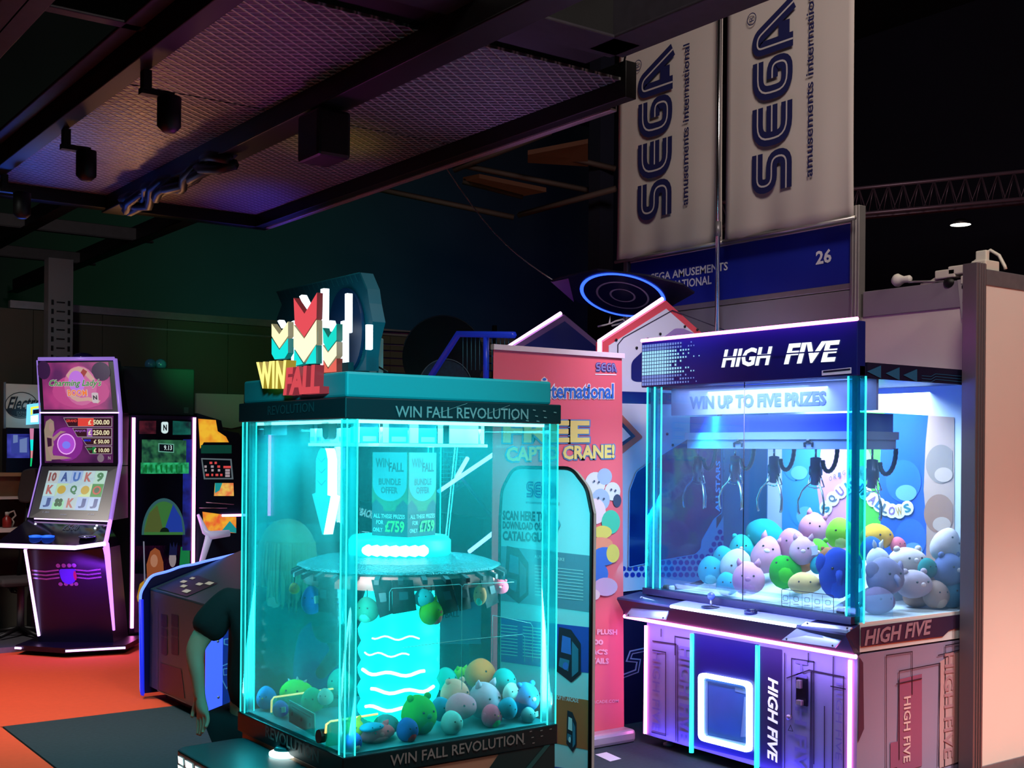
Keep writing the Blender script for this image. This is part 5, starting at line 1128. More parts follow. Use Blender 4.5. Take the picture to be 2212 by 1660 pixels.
b = MB(); poly(b, g1, fillet([(1363, 820), (1363, 782), (1395, 752), (1460, 752), (1460, 825), (1372, 825)], 10)); poly(b, g1, fillet([(1425, 735), (1457, 710), (1475, 710), (1515, 727), (1515, 735)], 5), 1); b.build('opening', [M_gn, mat('opening_lilac', '#a080b8', .4)], GM)
b = MB(); poly(b, g1, [(1342, 846), (1520, 852), (1520, 876), (1342, 871)]); b.build('dark_band', M_gn, GM)
b = MB(); poly(b, g2, fillet([(1318, 890), (1332, 885), (1388, 945), (1332, 990), (1318, 985)], 5), 0); poly(b, g3, [(1318, 905), (1332, 902), (1371, 943), (1332, 972), (1318, 968)], 1); poly(b, on_y(5.315, .009), [(1318, 915), (1332, 912), (1360, 943), (1332, 962), (1318, 958)], 2); b.build('diamond_emblem', [mat('diamond_orange', '#c86a50', .45), M_gb, mat('diamond_white', '#eceaf4', .4)], GM)
win = fillet([(1356, 1226), (1358, 1060), (1373, 1020), (1400, 1000), (1484, 948), (1545, 948), (1557, 965), (1557, 1108), (1540, 1122), (1514, 1168), (1512, 1186), (1500, 1198), (1420, 1212)], 4)
b = MB(); poly(b, g1, [(1342, 1090), (1342, 1282), (1480, 1262), (1606, 1220), (1606, 960), (1560, 930), (1565, 1110), (1520, 1190), (1430, 1222), (1352, 1234)], 0); b.build('dotted_field', M_gw, GM)
b = MB(); random.seed(9)
for j in range(22):
    for i in range(26):
        x = 1346+i*13+(j % 2)*6.5; y = 965+j*13.2
        right = x > 1563 and y < 1230-(x-1563)*.2; low = y > 1222-max(0, (x-1350))*.18 and y < 1282-(x-1342)*.17 and x < 1560; mid = 1520 < x < 1566 and y > 1130+(1566-x)*1.4 and y < 1240
        if (right or low or mid) and x < 1604: poly(b, g2, ell(x, y, 5.2, 5.6, 10))
b.build('dots', mat('dot_blue', '#2238a4', .4), GM)
b = MB(); poly(b, g3, win, 0); W_ = b.build('window', mat('window_blue', '#0c2a6c', .08), GM)
b = MB(); b.ribbon(win, 1.6, on_y(5.315, .009), closed=True); b.build('window_outline', mat('outline_pale', '#9fd0f0', .4), W_)
b = MB(); f9 = on_y(5.315, .009); O = f9(1553, 1106); b.text('ALLSTARS', O, Vec((0, 0, (f9(1553, 996)-O).z)), f9(1543, 1106)-O - Vec((0, 0, (f9(1543, 1106)-O).z)), bold=.03); b.build('lettering', mat('letter_sky', '#a8d8f4', .4, emit='#5a9cd0', es=.4), W_)
b = MB(); poly(b, g1, [(1300, 1284), (1480, 1264), (1606, 1224), (1606, 1700), (1300, 1700)], 0); poly(b, g2, [(1342, 1308), (1392, 1298), (1392, 1301), (1342, 1311)], 1); b.build('lower_panel', [mat('panel_night', '#15143c', .35), M_gw], GM)
b = MB()
for w, m in ((9, 0), (4, 1)): b.ribbon([(1398, 1402), (1362, 1410), (1356, 1426), (1378, 1428), (1374, 1450), (1342, 1462)], w, on_y(5.315, .006+m*.002), m)
b.build('logo_letter', [mat('logo_pale', '#a8a4c8', .4), M_gb], GM)
for x, y in ((1374, 752), (1398, 733), (1425, 722), (1478, 706), (1505, 713), (1330, 735), (1405, 985), (1412, 1000), (1440, 938), (1452, 962)): MB().lathe([(.008, -.006), (.008, 0)], g1(x, y), 10, axis='y').build('bolt', M_steelb, GM)
# tilted ring-lit panel above the gabled machine
C0 = pd(1345, 638, 7.5); th = math.radians(12); k = .345; kd = math.sqrt(1-k*k)
e1 = RT*math.cos(th) - UP*math.sin(th); e2 = (RT*math.sin(th) + UP*math.cos(th))*k - FW*kd; nn = e1.cross(e2).normalized(); nn = nn if nn.z < 0 else -nn
def ab(x, y):
    r = _ray(x, y); e = Vec((0, 0, EYE)); q = r*((C0-e).dot(nn)/r.dot(nn)) + e - C0; return (q.dot(e1), q.dot(e2))
PL = lambda a, b_, d=0: C0 + e1*a + e2*b_ + nn*d
o = [PL(*ab(*p)) for p in [(1189, 609), (1212, 601), (1290, 584), (1400, 597), (1475, 616), (1500, 634), (1440, 668), (1360, 678), (1251, 655)]]
t = lab(MB().prism(o, -nn*.012).build('top_panel', mat('panel_black', '#17142c', .3), GM), 'tilted black panel with glowing blue ring')
b = MB()
def ringp(r0, r1, d, m): 
    N = 48; A = [PL(r0*math.cos(2*math.pi*i/N), r0*math.sin(2*math.pi*i/N), d) for i in range(N)]; B_ = [PL(r1*math.cos(2*math.pi*i/N), r1*math.sin(2*math.pi*i/N), d) for i in range(N)]
    b.add(A+B_, [(i, (i+1) % N, N+(i+1) % N, N+i) for i in range(N)], m)
ringp(.248, .270, .004, 0); b.build('light_ring', glow('ring_blue', '#2a50ff', 3.0), t)
b = MB(); ringp(.155, .168, .003, 0); ringp(.07, .082, .003, 0); b.build('printed_ring', mat('ring_grey', '#8d8aa4', .4), t)
b = MB(); ringp(.0, .246, .002, 0); b.build('disc', mat('disc_night', '#14123c', .3), t)
b = MB(); b.face([PL(*ab(*p), .003) for p in [(1191, 609), (1228, 601), (1240, 652)]]); b.build('lit_corner', mat('lit_corner_purple', '#8a5ab8', .35), t)  # corner patch coloured as if purple light fell on it
for x, y in ((5.22, 5.50), (5.32, 5.75)): MB().tube([(x, y, 2.0), (x, y, 2.50)], .02, 8).build('support_post', M_steelb, GM)
tag(MB().tube([pd(*p) for p in [(1292, 706, 7.55), (1305, 703, 7.5), (1316, 700, 7.5), (1318, 684, 7.5), (1317, 700, 7.5), (1330, 694, 7.55), (1345, 690, 7.6), (1350, 694, 7.6), (1338, 700, 7.65), (1322, 704, 7.6)]], .006, 6).build('cable', M_lead), 'curl of white cable on the roof of the gabled machine below the blue ring', 'cable')
# ------------------------------------------------------------------ seated person seen from behind
M_skin = mat('skin', '#c9977c', .55, noise=.05, nscale=20); M_shirt = mat('shirt_black', '#0d1012', .9, noise=.2, nscale=30, bump=.2); M_trous = mat('trousers_black', '#0c0e14', .9, noise=.2, nscale=30)
PER = thing('person', 'person with long fair hair and black T-shirt sitting behind the prize machine', 'person', tuple(pz_(600, 1800, 0)))
def skin(name, V_, E_, R_, m, root=0, sub=2, parent=PER):
    me = bpy.data.meshes.new(name); me.from_pydata([tuple(v) for v in V_], E_, []); me.materials.append(m)
    o = bpy.data.objects.new(name, me); COL.objects.link(o); o.parent = parent; o.matrix_parent_inverse = wmat(parent).inverted()
    md = o.modifiers.new('skin', 'SKIN'); md.use_smooth_shade = True; md.branch_smoothing = .6
    for i, r in enumerate(R_): sv = me.skin_vertices[0].data[i]; sv.radius = r if isinstance(r, tuple) else (r, r); sv.use_root = (i == root)
    s = o.modifiers.new('subsurf', 'SUBSURF'); s.levels = sub; s.render_levels = sub
    return o
D = 5.12
J = dict(pel=pd(562, 1560, D), sp=pd(560, 1450, D+.02), ch=pd(575, 1345, D), nk=pd(608, 1262, D+.03), hd0=pd(618, 1225, D+.05), hd1=pd(622, 1150, D+.06),
         lsh=pd(496, 1292, D), lel=pd(418, 1402, D-.06), lwr=pd(432, 1500, D-.10), rsh=pd(690, 1300, D+.02), rel=pd(735, 1405, D+.10), rwr=pd(690, 1460, D+.32),
         lhp=pd(528, 1575, D+.02), rhp=pd(600, 1575, D+.02), lkn=pd(525, 1560, D+.46), rkn=pd(640, 1560, D+.46), lan=pd(525, 1560, D+.50), ran=pd(640, 1560, D+.50))
for kx in ('lan', 'ran'): J[kx] = Vec((J[kx].x, J[kx].y, .09))
toe = lambda a: Vec((a.x, a.y, .05)) + FW*.15
order = ['pel', 'sp', 'ch', 'nk', 'hd0', 'hd1', 'lsh', 'lel', 'lwr', 'rsh', 'rel', 'rwr', 'lhp', 'lkn', 'lan', 'rhp', 'rkn', 'ran']
ix = {k_: i for i, k_ in enumerate(order)}; V_ = [J[k_] for k_ in order]; E_ = [(ix[a], ix[c]) for a, c in (('pel', 'sp'), ('sp', 'ch'), ('ch', 'nk'), ('nk', 'hd0'), ('hd0', 'hd1'), ('ch', 'lsh'), ('lsh', 'lel'), ('lel', 'lwr'), ('ch', 'rsh'), ('rsh', 'rel'), ('rel', 'rwr'), ('pel', 'lhp'), ('lhp', 'lkn'), ('lkn', 'lan'), ('pel', 'rhp'), ('rhp', 'rkn'), ('rkn', 'ran'))]
R_ = dict(pel=(.14, .11), sp=(.125, .10), ch=(.145, .10), nk=.055, hd0=.075, hd1=.085, lsh=.06, lel=.044, lwr=.028, rsh=.06, rel=.042, rwr=.028, lhp=.085, lkn=.058, lan=.04, rhp=.085, rkn=.058, ran=.04)
# left hand: palm and five fingers
w = J['lwr']; dn = (pd(440, 1560, D-.14)-w).normalized(); sd_ = (RT*.75 - FW*.55); sd_ = (sd_ - dn*sd_.dot(dn)).normalized(); bk = dn.cross(sd_).normalized()
pm = w+dn*.075; V_ += [pm]; R_l = [R_[k_] for k_ in order] + [(.036, .020)]; E_ += [(ix['lwr'], len(V_)-1)]; pi_ = len(V_)-1
for q, (o_, L_) in enumerate(((-.030, .068), (-.010, .078), (.010, .074), (.029, .058))):
    b0 = pm+sd_*o_+dn*.022; cur = bk*(.25+.08*q)
    pts = [b0, b0+(dn+cur*.4).normalized()*L_*.45, b0+(dn+cur*.4).normalized()*L_*.45+(dn+cur*1.1).normalized()*L_*.32, b0+(dn+cur*.4).normalized()*L_*.45+(dn+cur*1.1).normalized()*L_*.32+(dn+cur*1.6).normalized()*L_*.25]
    i0 = len(V_); V_ += pts; R_l += [.0105, .0095, .0088, .0075]; E_ += [(pi_, i0), (i0, i0+1), (i0+1, i0+2), (i0+2, i0+3)]
b0 = w+dn*.03-sd_*.030; pts = [b0, b0-sd_*.022+dn*.028, b0-sd_*.026+dn*.056+bk*.01]
i0 = len(V_); V_ += pts; R_l += [.013, .0105, .0085]; E_ += [(ix['lwr'], i0), (i0, i0+1), (i0+1, i0+2)]
skin('body', V_, E_, R_l, M_skin)
T_ = ['pel', 'sp', 'ch', 'nk', 'lsh', 'rsh']; lsl, rsl = J['lsh'].lerp(J['lel'], .80), J['rsh'].lerp(J['rel'], .80)
Vs = [J['pel']+UP*.02, J['sp'], J['ch'], J['nk']-UP*.03, J['lsh'], lsl, J['rsh'], rsl]
skin('t_shirt', Vs, [(0, 1), (1, 2), (2, 3), (2, 4), (4, 5), (2, 6), (6, 7)], [(.175, .135), (.17, .13), (.175, .125), .07, .085, .085, .085, .085], M_shirt)
Vt = [J['pel'], J['lhp'], J['lkn'], J['lan']+UP*.04, J['rhp'], J['rkn'], J['ran']+UP*.04]
skin('trousers', Vt, [(0, 1), (1, 2), (2, 3), (0, 4), (4, 5), (5, 6)], [(.165, .13), .105, .075, .062, .105, .075, .062], M_trous)
for a in ('lan', 'ran'): skin('shoe', [J[a]-UP*.02, Vec((J[a].x, J[a].y, .045))+FW*.05, toe(J[a])], [(0, 1), (1, 2)], [.042, .042, .034], M_steelb)
hc = J['hd0'].lerp(J['hd1'], .55); random.seed(21)
hb = MB(); hb.ball(hc, (.118, .122, .125), 22, 14)
hb.build('hair_cap', mat('hair_fair', '#b9a272', .6, noise=.3, nscale=60), PER)
hb = MB()
for i in range(90):
    a = math.radians(random.uniform(150, 395)); r = .112; d = RT*math.cos(a) + FW*math.sin(a)*1.0
    top = hc+UP*random.uniform(.06, .115)+d*.05; L_ = random.uniform(.16, .30)
    hb.tube([top, hc+d*r+UP*.02, hc+d*(r+.012)-UP*L_*.5, hc+d*(r+random.uniform(-.02, .03))-UP*L_], [.006, .011, .010, .003], 5)
hb.build('hair_strands', MATS['hair_fair'], PER)
MB().ball(hc+FW*.105-UP*.02, (.016, .016, .02), 10, 7).build('nose', M_skin, PER)
for s in (-1, 1): MB().ball(hc+RT*.10*s, (.012, .022, .032), 10, 7).build('ear', M_skin, PER); MB().ball(hc+FW*.088+RT*.034*s+UP*.012, (.012, .012, .008), 8, 6).build('eye', paint('#f0f0f0', .3), PER)
MB().ball(hc+FW*.09-UP*.06, (.024, .012, .007), 10, 6).build('mouth', paint('#9a5a54', .5), PER)
sx = J['pel']
t = thing('stool', 'black padded stool under the seated person', 'stool', (sx.x+.03, sx.y+.04, 0))
MB().lathe([(0, .225), (.165, .225), (.18, .235), (.18, .255), (.16, .265), (0, .265)], (sx.x+.04, sx.y+.06, 0), 26).build('seat', M_steelb, t)
for a in (.6, 2.17, 3.74, 5.31): MB().tube([(sx.x+.04+.12*math.cos(a), sx.y+.06+.12*math.sin(a), .23), (sx.x+.04+.19*math.cos(a), sx.y+.06+.19*math.sin(a), .003)], .012, 8).build('leg', M_alud, t)
# ------------------------------------------------------------------ slot machine with curved front, purple light edges
PUR = glow('neon_violet', '#b070ff', 2.6); PURW = glow('neon_mauve', '#e4b8ff', 2.4); M_cab = mat('slot_black', '#140a26', .5, spec=.2); M_gl = mat('slot_gloss', '#0b0618', .1)
SM = thing('slot_machine', 'slot machine with three tilted screens and purple light edges at the far left', 'slot machine', tuple(pz_(150, 1385, .035)))
def quad(a, b_, c, d): return Quad(pd(*a), pd(*b_), pd(*c), pd(*d))
Qt = quad((82, 779, 9.72), (246, 777, 9.72), (257, 891, 9.64), (88, 891, 9.64)); Qm = quad((88, 893, 9.64), (258, 893, 9.64), (257, 1006, 9.66), (90, 1006, 9.66))
Ql = quad((90, 1008, 9.66), (257, 1008, 9.66), (236, 1126, 9.42), (62, 1119, 9.42)); Qd = quad((62, 1121, 9.42), (236, 1128, 9.42), (232, 1174, 9.02), (-10, 1174, 9.02))
def back(q, dx): return [p+FW*dx for p in q]
b = MB()
for Q in (Qt, Qm, Ql): b.loft(Q.c, [pd(0, 0, 1)*0 + p + FW*(9.88-(p.x*sy_+p.y*cy_)) for p in Q.c])
b.build('cabinet', M_cab, SM)
low = [pd(52, 1190, 9.3), pd(226, 1186, 9.3), pd(246, 1366, 9.42), pd(84, 1380, 9.42)]; low[2].z = low[3].z = .06
MB().loft(low, [p+FW*.36 for p in low]).build('lower_cabinet', M_cab, SM)
dk_ = [Qd.c[0], Qd.c[1], Qd.c[2], pd(160, 1184, 8.98), Qd.c[3]]
MB().loft(dk_, [p-UP*.03 for p in dk_]).loft([p-UP*.03 for p in dk_], [low[0]+FW*.4, low[1]+FW*.4, low[1], (low[0]+low[1])/2, low[0]]).build('button_deck', M_gl, SM)
bs = [pd(34, 1377, 9.25), pd(140, 1389, 9.12), pd(272, 1366, 9.3)]
for p in bs: p.z = .055
bs2 = bs+[bs[2]+FW*.45, bs[0]+FW*.45]; MB().loft([Vec((p.x, p.y, .037)) for p in bs2], [Vec((p.x, p.y, .075)) for p in bs2]).build('plinth', M_cab, SM)
MB().tube([bs[1].lerp(bs[2], .02)-FW*.01, bs[2]-FW*.01], .009, 6).build('light_strip', PURW, SM); MB().tube([bs[0]-FW*.01, bs[0].lerp(bs[1], .12)-FW*.01], .009, 6).build('light_strip', PURW, SM)
MB().tube([Qd.c[3]-UP*.015-FW*.01, pd(162, 1184, 8.96), pd(228, 1175, 8.99)], .018, 6).build('light_strip', PURW, SM)
MB().tube([pd(228, 1175, 9.0), pd(232, 1200, 9.25), pd(246, 1362, 9.40)], [.026, .022, .010], 6).build('light_strip', PUR, SM); MB().tube([pd(54, 1186, 9.2), pd(84, 1374, 9.40)], .012, 6).build('light_strip', PURW, SM)
MB().tube([pd(238, 1126, 9.40), pd(228, 1175, 9.0)], .016, 6).build('light_strip', PUR, SM)
M_edge = mat('edge_violet', '#b49ae0', .3, .3, emit='#9a78e0', es=.7)
MB().tube([pd(83, 776, 9.71), pd(247, 775, 9.71)], .016, 6).build('edge_trim', M_edge, SM); MB().tube([pd(249, 776, 9.72), pd(260, 892, 9.63), pd(260, 1000, 9.65), pd(239, 1124, 9.41)], .017, 6).build('edge_trim', M_edge, SM)
MB().tube([pd(80, 779, 9.72), pd(86, 891, 9.63), pd(88, 1004, 9.65), pd(60, 1118, 9.41)], .006, 6).build('edge_trim', M_edge, SM); MB().tube([pd(86, 892, 9.62), pd(258, 892, 9.62)], .006, 6).build('edge_trim', PURW, SM)
MB().tube([pd(74, 1121, 9.39), pd(235, 1127, 9.39)], .005, 6).build('edge_trim', PURW, SM)
MB().ball(pd(180, 774, 9.85), (.09, .09, .045)).build('top_lamp', mat('dome_blue', '#20184c', .1), SM)
scr = lambda q: Quad(q(.045, .05, .004), q(.925, .05, .004), q(.925, .95, .004), q(.045, .95, .004))
# upper screen
S = scr(Qt); b = MB(); S.slab(b, .002); U = b.build('upper_screen', mix_screen('upper_art', '#5a1c5c', '#b83a84', 5, .85), SM)
b = MB(); S.ell(b, .56, .62, .42, .36, 0, .002); S.ell(b, .56, .5, .24, .42, 1, .004)
S.poly(b, [(.36, .28), (.44, .14), (.55, .09), (.66, .14), (.78, .36), (.72, .4), (.62, .24), (.52, .2), (.42, .3), (.4, .36)], 2, .005); S.poly(b, [(.62, .14), (.68, .2), (.6, .36), (.55, .28)], 3, .006)
S.ell(b, .51, .42, .12, .24, 4, .0065); S.poly(b, [(.36, .66), (.42, .78), (.5, .84), (.66, .82), (.8, .88), (.84, .82), (.66, .74), (.56, .76), (.46, .7), (.4, .64)], 2, .007)
S.ell(b, .03, .16, .10, .2, 5, .002); S.ell(b, .88, .2, .14, .2, 5, .002); b.build('artwork', [screen('#c84890', .8), screen('#d46aa4', .8), screen('#d8a8a0', .8), screen('#a83a3c', .8), screen('#bc70dc', .95), screen('#3a1448', .7)], U)
b = MB(); S.text(b, "Charming Lady's", .10, .88, .56, .36, 0, .009, shear=.35, bold=.05); S.text(b, "Charming Lady's", .105, .875, .55, .37, 1, .010, shear=.35, bold=.015); S.text(b, 'BOOM', .36, .66, .73, .58, 0, .009, bold=.07); S.text(b, 'BOOM', .37, .65, .72, .59, 2, .010, bold=.02)
S.poly(b, fillet([(.715, .65), (.815, .65), (.81, .87), (.72, .87)], .03), 0, .009); S.text(b, 'N', .735, .795, .80, .71, 3, .0105, bold=.05); b.build('lettering', [screen('#d8c8d0', .75), screen('#2f8a30', .85), screen('#f07a30', .95), screen('#2a1838', .5)], U)
# middle screen
S = scr(Qm); b = MB(); S.slab(b, .002); U = b.build('middle_screen', mix_screen('middle_art', '#2c0c3c', '#6a2468', 4, .75), SM)
b = MB(); S.ell(b, .32, .6, .24, .36, 0, .002); S.ell(b, .32, .6, .135, .225, 1, .003); S.ell(b, .32, .6, .12, .2, 2, .004); S.ell(b, .32, .62, .06, .08, 3, .005); b.build('orb_print', [screen('#8a2c94', .85), screen('#e8a8f0', 1.0), screen('#b04cd0', .95), screen('#7a7af0', 1.0)], U)
b = MB(); S.poly(b, [(.02, .96), (.0, .3), (.03, .12), (.09, .06), (.14, .12), (.15, .3), (.12, .42), (.13, .6), (.1, .96)], 0, .004); S.ell(b, .105, .24, .035, .10, 1, .006); S.poly(b, [(.06, .42), (.12, .44), (.14, .62), (.1, .7), (.13, .84), (.28, .86), (.4, .9), (.28, .92), (.1, .93), (.05, .7)], 1, .005)
S.poly(b, [(.12, .46), (.24, .32), (.32, .34), (.24, .38), (.14, .54)], 1, .0055); S.poly(b, [(.04, .46), (.11, .48), (.11, .64), (.05, .66)], 2, .0065); b.build('figure_print', [screen('#b09a88', .65), screen('#c09a94', .65), screen('#4a2044', .6)], U)
b = MB()
for k, (u0, v, c, tx_) in enumerate(((.29, .05, 0, '£ 500.00'), (.42, .27, 1, '£ 250.00'), (.55, .475, 2, '£ 50.00'), (.60, .66, 3, '£ 10.00'))):
    hh = .17 if k < 2 else .14
    S.poly(b, [(u0-.012, v-.012), (.985, v-.012), (.985, v+hh+.012), (u0+.06, v+hh+.012)], 4, .003); S.poly(b, [(u0, v), (.975, v), (.975, v+hh), (u0+.065, v+hh)], 5, .004); S.rect(b, u0+.20 if k < 2 else u0+.15, v, .72 if k == 0 else .70, v+hh, c, .005)
    S.text(b, tx_, .64 if k < 2 else .72, .95, v+hh*.82, v+hh*.2, 6, .007, bold=.03)
    S.text(b, ('GRAND', 'MAJOR', 'MINOR', 'MINI')[k], u0+.03, u0+(.19 if k < 2 else .13), v+hh*.5, v+hh*.15, c, .007, bold=.03)
S.text(b, 'N', .93, .965, .93, .86, 4, .004, bold=.02); S.ell(b, .82, .9, .05, .085, 7, .003); b.build('prize_print', [screen('#e0443c', .95), screen('#a05cc0', .8), screen('#2030e0', .95), screen('#108040', .85), screen('#b8a8b0', .7), screen('#4a2030', .5), screen('#f0e4b8', .9), screen('#9a8494', .6)], U)
# reel screen
S = Quad(Ql(.11, .09, .004), Ql(.865, .09, .004), Ql(.84, .83, .004), Ql(.105, .83, .004)); b = MB(); S.slab(b, .002); U = b.build('reel_screen', screen('#b4d4e0', .75), SM)
b = MB(); tints = ['#bcc8cc', '#a0c0e4', '#98b4e4', '#b8d4dc', '#b0dccc', '#b8dce0', '#bcdca8', '#b8e4b4', '#c8e4a8', '#128a2c', '#9cc0e8', '#98e0b4', '#b0c8d0', '#a4c0f0', '#b0ccf4']
for k in range(15): i, j = k % 5, k//5; S.rect(b, i*.2+.004, j*.333+.002, i*.2+.196, j*.333+.331, k, .001)
b.build('reel_cells', [screen(c, .8) for c in tints], U)
b = MB(); inks = ['#8a4a4c', '#1c4a98', '#2468c0', '#b8605c', '#087a44', '#c8a828', '#0c5a34', '#c84838']
for k, (ch, m) in enumerate((('10', 0), ('A', 1), ('U', 2), ('K', 3), ('9', 4), ('K', 3), (None, 5), ('Q', 4), (None, 5), (None, 7), ('J', 1), ('c', 6), ('K', 3), ('J', 1), ('J', 1))):
    i, j = k % 5, k//5; u, v = i*.2+.1, j*.333+.166
    if ch and ch != 'c': S.text(b, ch, u-(.07 if ch == '10' else .055), u+.06, v+.12, v-.12, m, .003, bold=.05)
    elif ch == 'c':
        for du, dv in ((-.03, -.05), (.03, -.05), (-.03, .04), (.03, .04)): S.ell(b, u+du, v+dv, .036, .06, m, .003, 12)
    else:
        S.ell(b, u, v, .072, .11, m, .003); S.ell(b, u, v, .045, .07, 5 if m == 5 else 6, .004)
b.build('reel_symbols', [screen(c, .75) for c in inks], U)
b = MB(); Ql.text(b, '1.80', .16, .24, .90, .875, 0); Ql.text(b, 'GAMES', .38, .46, .93, .91, 0); Ql.text(b, '0.50', .72, .80, .91, .885, 0); b.build('display_print', screen('#8a98c0', .6), SM)
b = MB(); Qd.text(b, '£500', .50, .66, .42, .2, 0, .003, shear=.1); b.build('deck_print', screen('#48507c', .5), SM)
for u, v, c in ((.42, .74, 'button_blue'), (.30, .74, 'button_blue')): MB().lathe([(.045, 0), (.05, .012), (.02, .018), (0, .018)], Qd(u, v, -.004), 14).build('button', glow(c, '#2060ff', 1.2, False), SM)
MB().lathe([(.06, 0), (.065, .012), (.02, .02), (0, .02)], Qd(.80, .74, -.004), 16).build('button', mat('button_silver', '#9098c0', .15, .8), SM)
for u, v in ((.86, .2), (.85, .32), (.16, .22)): MB().ball(Qd(u, v, 0), .010, 8, 5).build('indicator', screen('#e8ecff', 1.2), SM)
b = MB(); Lq = Quad(low[0], low[1], low[2], low[3]); K_ = lambda u, v: (u, v)
for s, u0, u1 in ((-1, .06, .40), (1, .60, .93)):
    for dv in (0, .04, .08): Lq.line(b, [(u0, .21+dv), ((u0+u1)/2, .225+dv), (u1, .21+dv)], .016, 0, .006)
for u in (.40, .47, .54, .60): Lq.ell(b, u, .165, .028, .022, 0, .006, 10); Lq.ell(b, u, .36, .028, .02, 0, .006, 10)
Lq.poly(b, fillet([(.40, .2), (.62, .2), (.60, .33), (.51, .37), (.42, .33)], .04), 1, .009); Lq.ell(b, .60, .27, .02, .05, 2, .010); b.build('emblem', [mat('emblem_silver', '#a08cc8', .2, .8), mat('emblem_violet', '#4a2090', .3, emit='#4a20a0', es=.4), mat('emblem_red', '#a82a40', .3)], SM)
# ------------------------------------------------------------------ tall fruit machine with pink side strips
FM = thing('slot_machine', 'tall narrow slot machine with pink side strips and lit N badge', 'slot machine', (3.6, 10.2, .035))
YS = 9.95; gq = lambda x, y: py_(x, y, YS)
TLf, TRf = gq(283, 897), gq(424, 900); BLf, BRf = Vec((TLf.x, YS, .05)), Vec((TRf.x, YS, .05))
QF = Quad(TLf, TRf, BRf, BLf); b = MB(); b.prism(QF.c, (0, .6, 0)); b.build('cabinet', mat('fruit_night', '#0c1230', .3), FM)
MB().box(TLf.x, TRf.x, YS+.02, YS+.58, .037, .05).build('plinth', M_steelb, FM)
for x in (288, 419): p = gq(x, 900); MB().tube([(p.x, YS-.012, p.z-.01), (p.x, YS-.012, .10)], .014, 6).build('light_strip', glow('neon_rose', '#ff80d8', 5), FM)
V2 = lambda x, y: ((x-283)/141.0, (TLf.z-py_(x, y, YS).z)/(TLf.z-.05))
Pf = lambda mb, pts, m, d: QF.poly(mb, [V2(*p) for p in pts], m, d)
b = MB(); Pf(b, [(294, 905), (414, 908), (414, 1240), (294, 1240)], 0, .002); G_ = b.build('glass_front', mat('fruit_glass', '#0a1424', .15), FM)
b = MB(); Pf(b, [(300, 910), (336, 910), (336, 938), (300, 938)], 0, .004); Pf(b, [(372, 910), (412, 912), (412, 940), (372, 940)], 1, .004); Pf(b, [(306, 950), (402, 952), (402, 1024), (306, 1024)], 2, .004); Pf(b, [(304, 1000), (408, 1000), (408, 1024), (304, 1024)], 3, .0045); Pf(b, [(395, 950), (414, 950), (414, 1190), (395, 1190)], 4, .0035); b.build('picture', [mix_screen('fruit_red', '#30101c', '#7a2838', 14, .5), mix_screen('fruit_teal', '#062c34', '#108070', 12, .5), mix_screen('fruit_green', '#0c3a34', '#3a8a5a', 16, .6), mix_screen('fruit_lime', '#0c6a3a', '#30c07a', 20, .8), mix_screen('fruit_blue', '#0a1040', '#1c30a8', 10, .6)], G_)
b = MB(); Pf(b, fillet([(347, 912), (362, 912), (362, 935), (355, 938), (347, 935)], 4), 0, .006); u0, v0 = V2(351, 931); u1, v1 = V2(359, 918); QF.text(b, 'N', u0, u1, v0, v1, 1, .008, bold=.05); Pf(b, [(341, 958), (375, 960), (375, 979), (341, 977)], 2, .006); Pf(b, [(343, 960), (373, 962), (373, 977), (343, 975)], 1, .007); u0, v0 = V2(353, 973); u1, v1 = V2(370, 963); QF.text(b, '9.13', u0, u1, v0, v1, 0, .009, bold=.01)
for x in range(312, 398, 11): Pf(b, [(x, 1006), (x+5, 1004), (x+5, 1022), (x+2, 1022)], 3, .006)
b.build('badge', [screen('#d8f0f0', .9), screen('#081420', .3), screen('#7ac4b0', .6), screen('#0a7a34', .7)], G_)
b = MB(); arc_ = ell(354, 1156, 47, 79, 26, 180, 360); Pf(b, arc_, 0, .005); Pf(b, ell(354, 1156, 42, 72, 26, 180, 360), 1, .006); Pf(b, [(354, 1150), (312, 1150), (322, 1110), (340, 1092)], 2, .007); Pf(b, [(354, 1150), (374, 1090), (392, 1120), (396, 1150)], 3, .007); Pf(b, ell(356, 1150, 10, 10, 12, 180, 360), 4, .008); b.build('dial', [screen('#3a6a70', .6), screen('#3c7a3c', .7), screen('#5a6a34', .6), screen('#2040a8', .7), screen('#10281c', .4)], G_)
b = MB(); Pf(b, [(294, 1180), (414, 1178), (414, 1366), (294, 1366)], 0, .002); Pf(b, [(392, 1182), (412, 1182), (412, 1240), (388, 1240)], 1, .003); b.build('lower_picture', [mix_screen('fruit_low', '#0a0c20', '#4a1440', 4, .7), screen('#128a4c', .6)], FM)
b = MB()   # two painted figures: long-haired one with a staff, crowned dark one
Pf(b, [(320, 1260), (318, 1220), (326, 1192), (336, 1184), (346, 1190), (354, 1215), (356, 1250), (350, 1262)], 0, .004); Pf(b, ell(334, 1212, 8, 14, 14), 1, .006); Pf(b, [(316, 1290), (318, 1250), (334, 1240), (350, 1250), (354, 1290)], 1, .005); Pf(b, [(298, 1290), (304, 1262), (318, 1250), (326, 1270), (318, 1300), (300, 1300)], 2, .0065); Pf(b, [(310, 1170), (313, 1170), (316, 1260), (313, 1260)], 3, .007)
Pf(b, [(356, 1262), (360, 1236), (374, 1226), (388, 1236), (392, 1262)], 4, .005); Pf(b, ell(374, 1208, 8, 18, 14), 5, .006); Pf(b, [(366, 1200), (368, 1172), (373, 1184), (376, 1170), (379, 1184), (384, 1172), (383, 1200)], 4, .007); b.build('painted_figures', [screen('#a85a34', .6), screen('#c88a6a', .6), screen('#c8922c', .65), screen('#9898b0', .5), screen('#141c48', .6), screen('#a89aa0', .55)], FM)
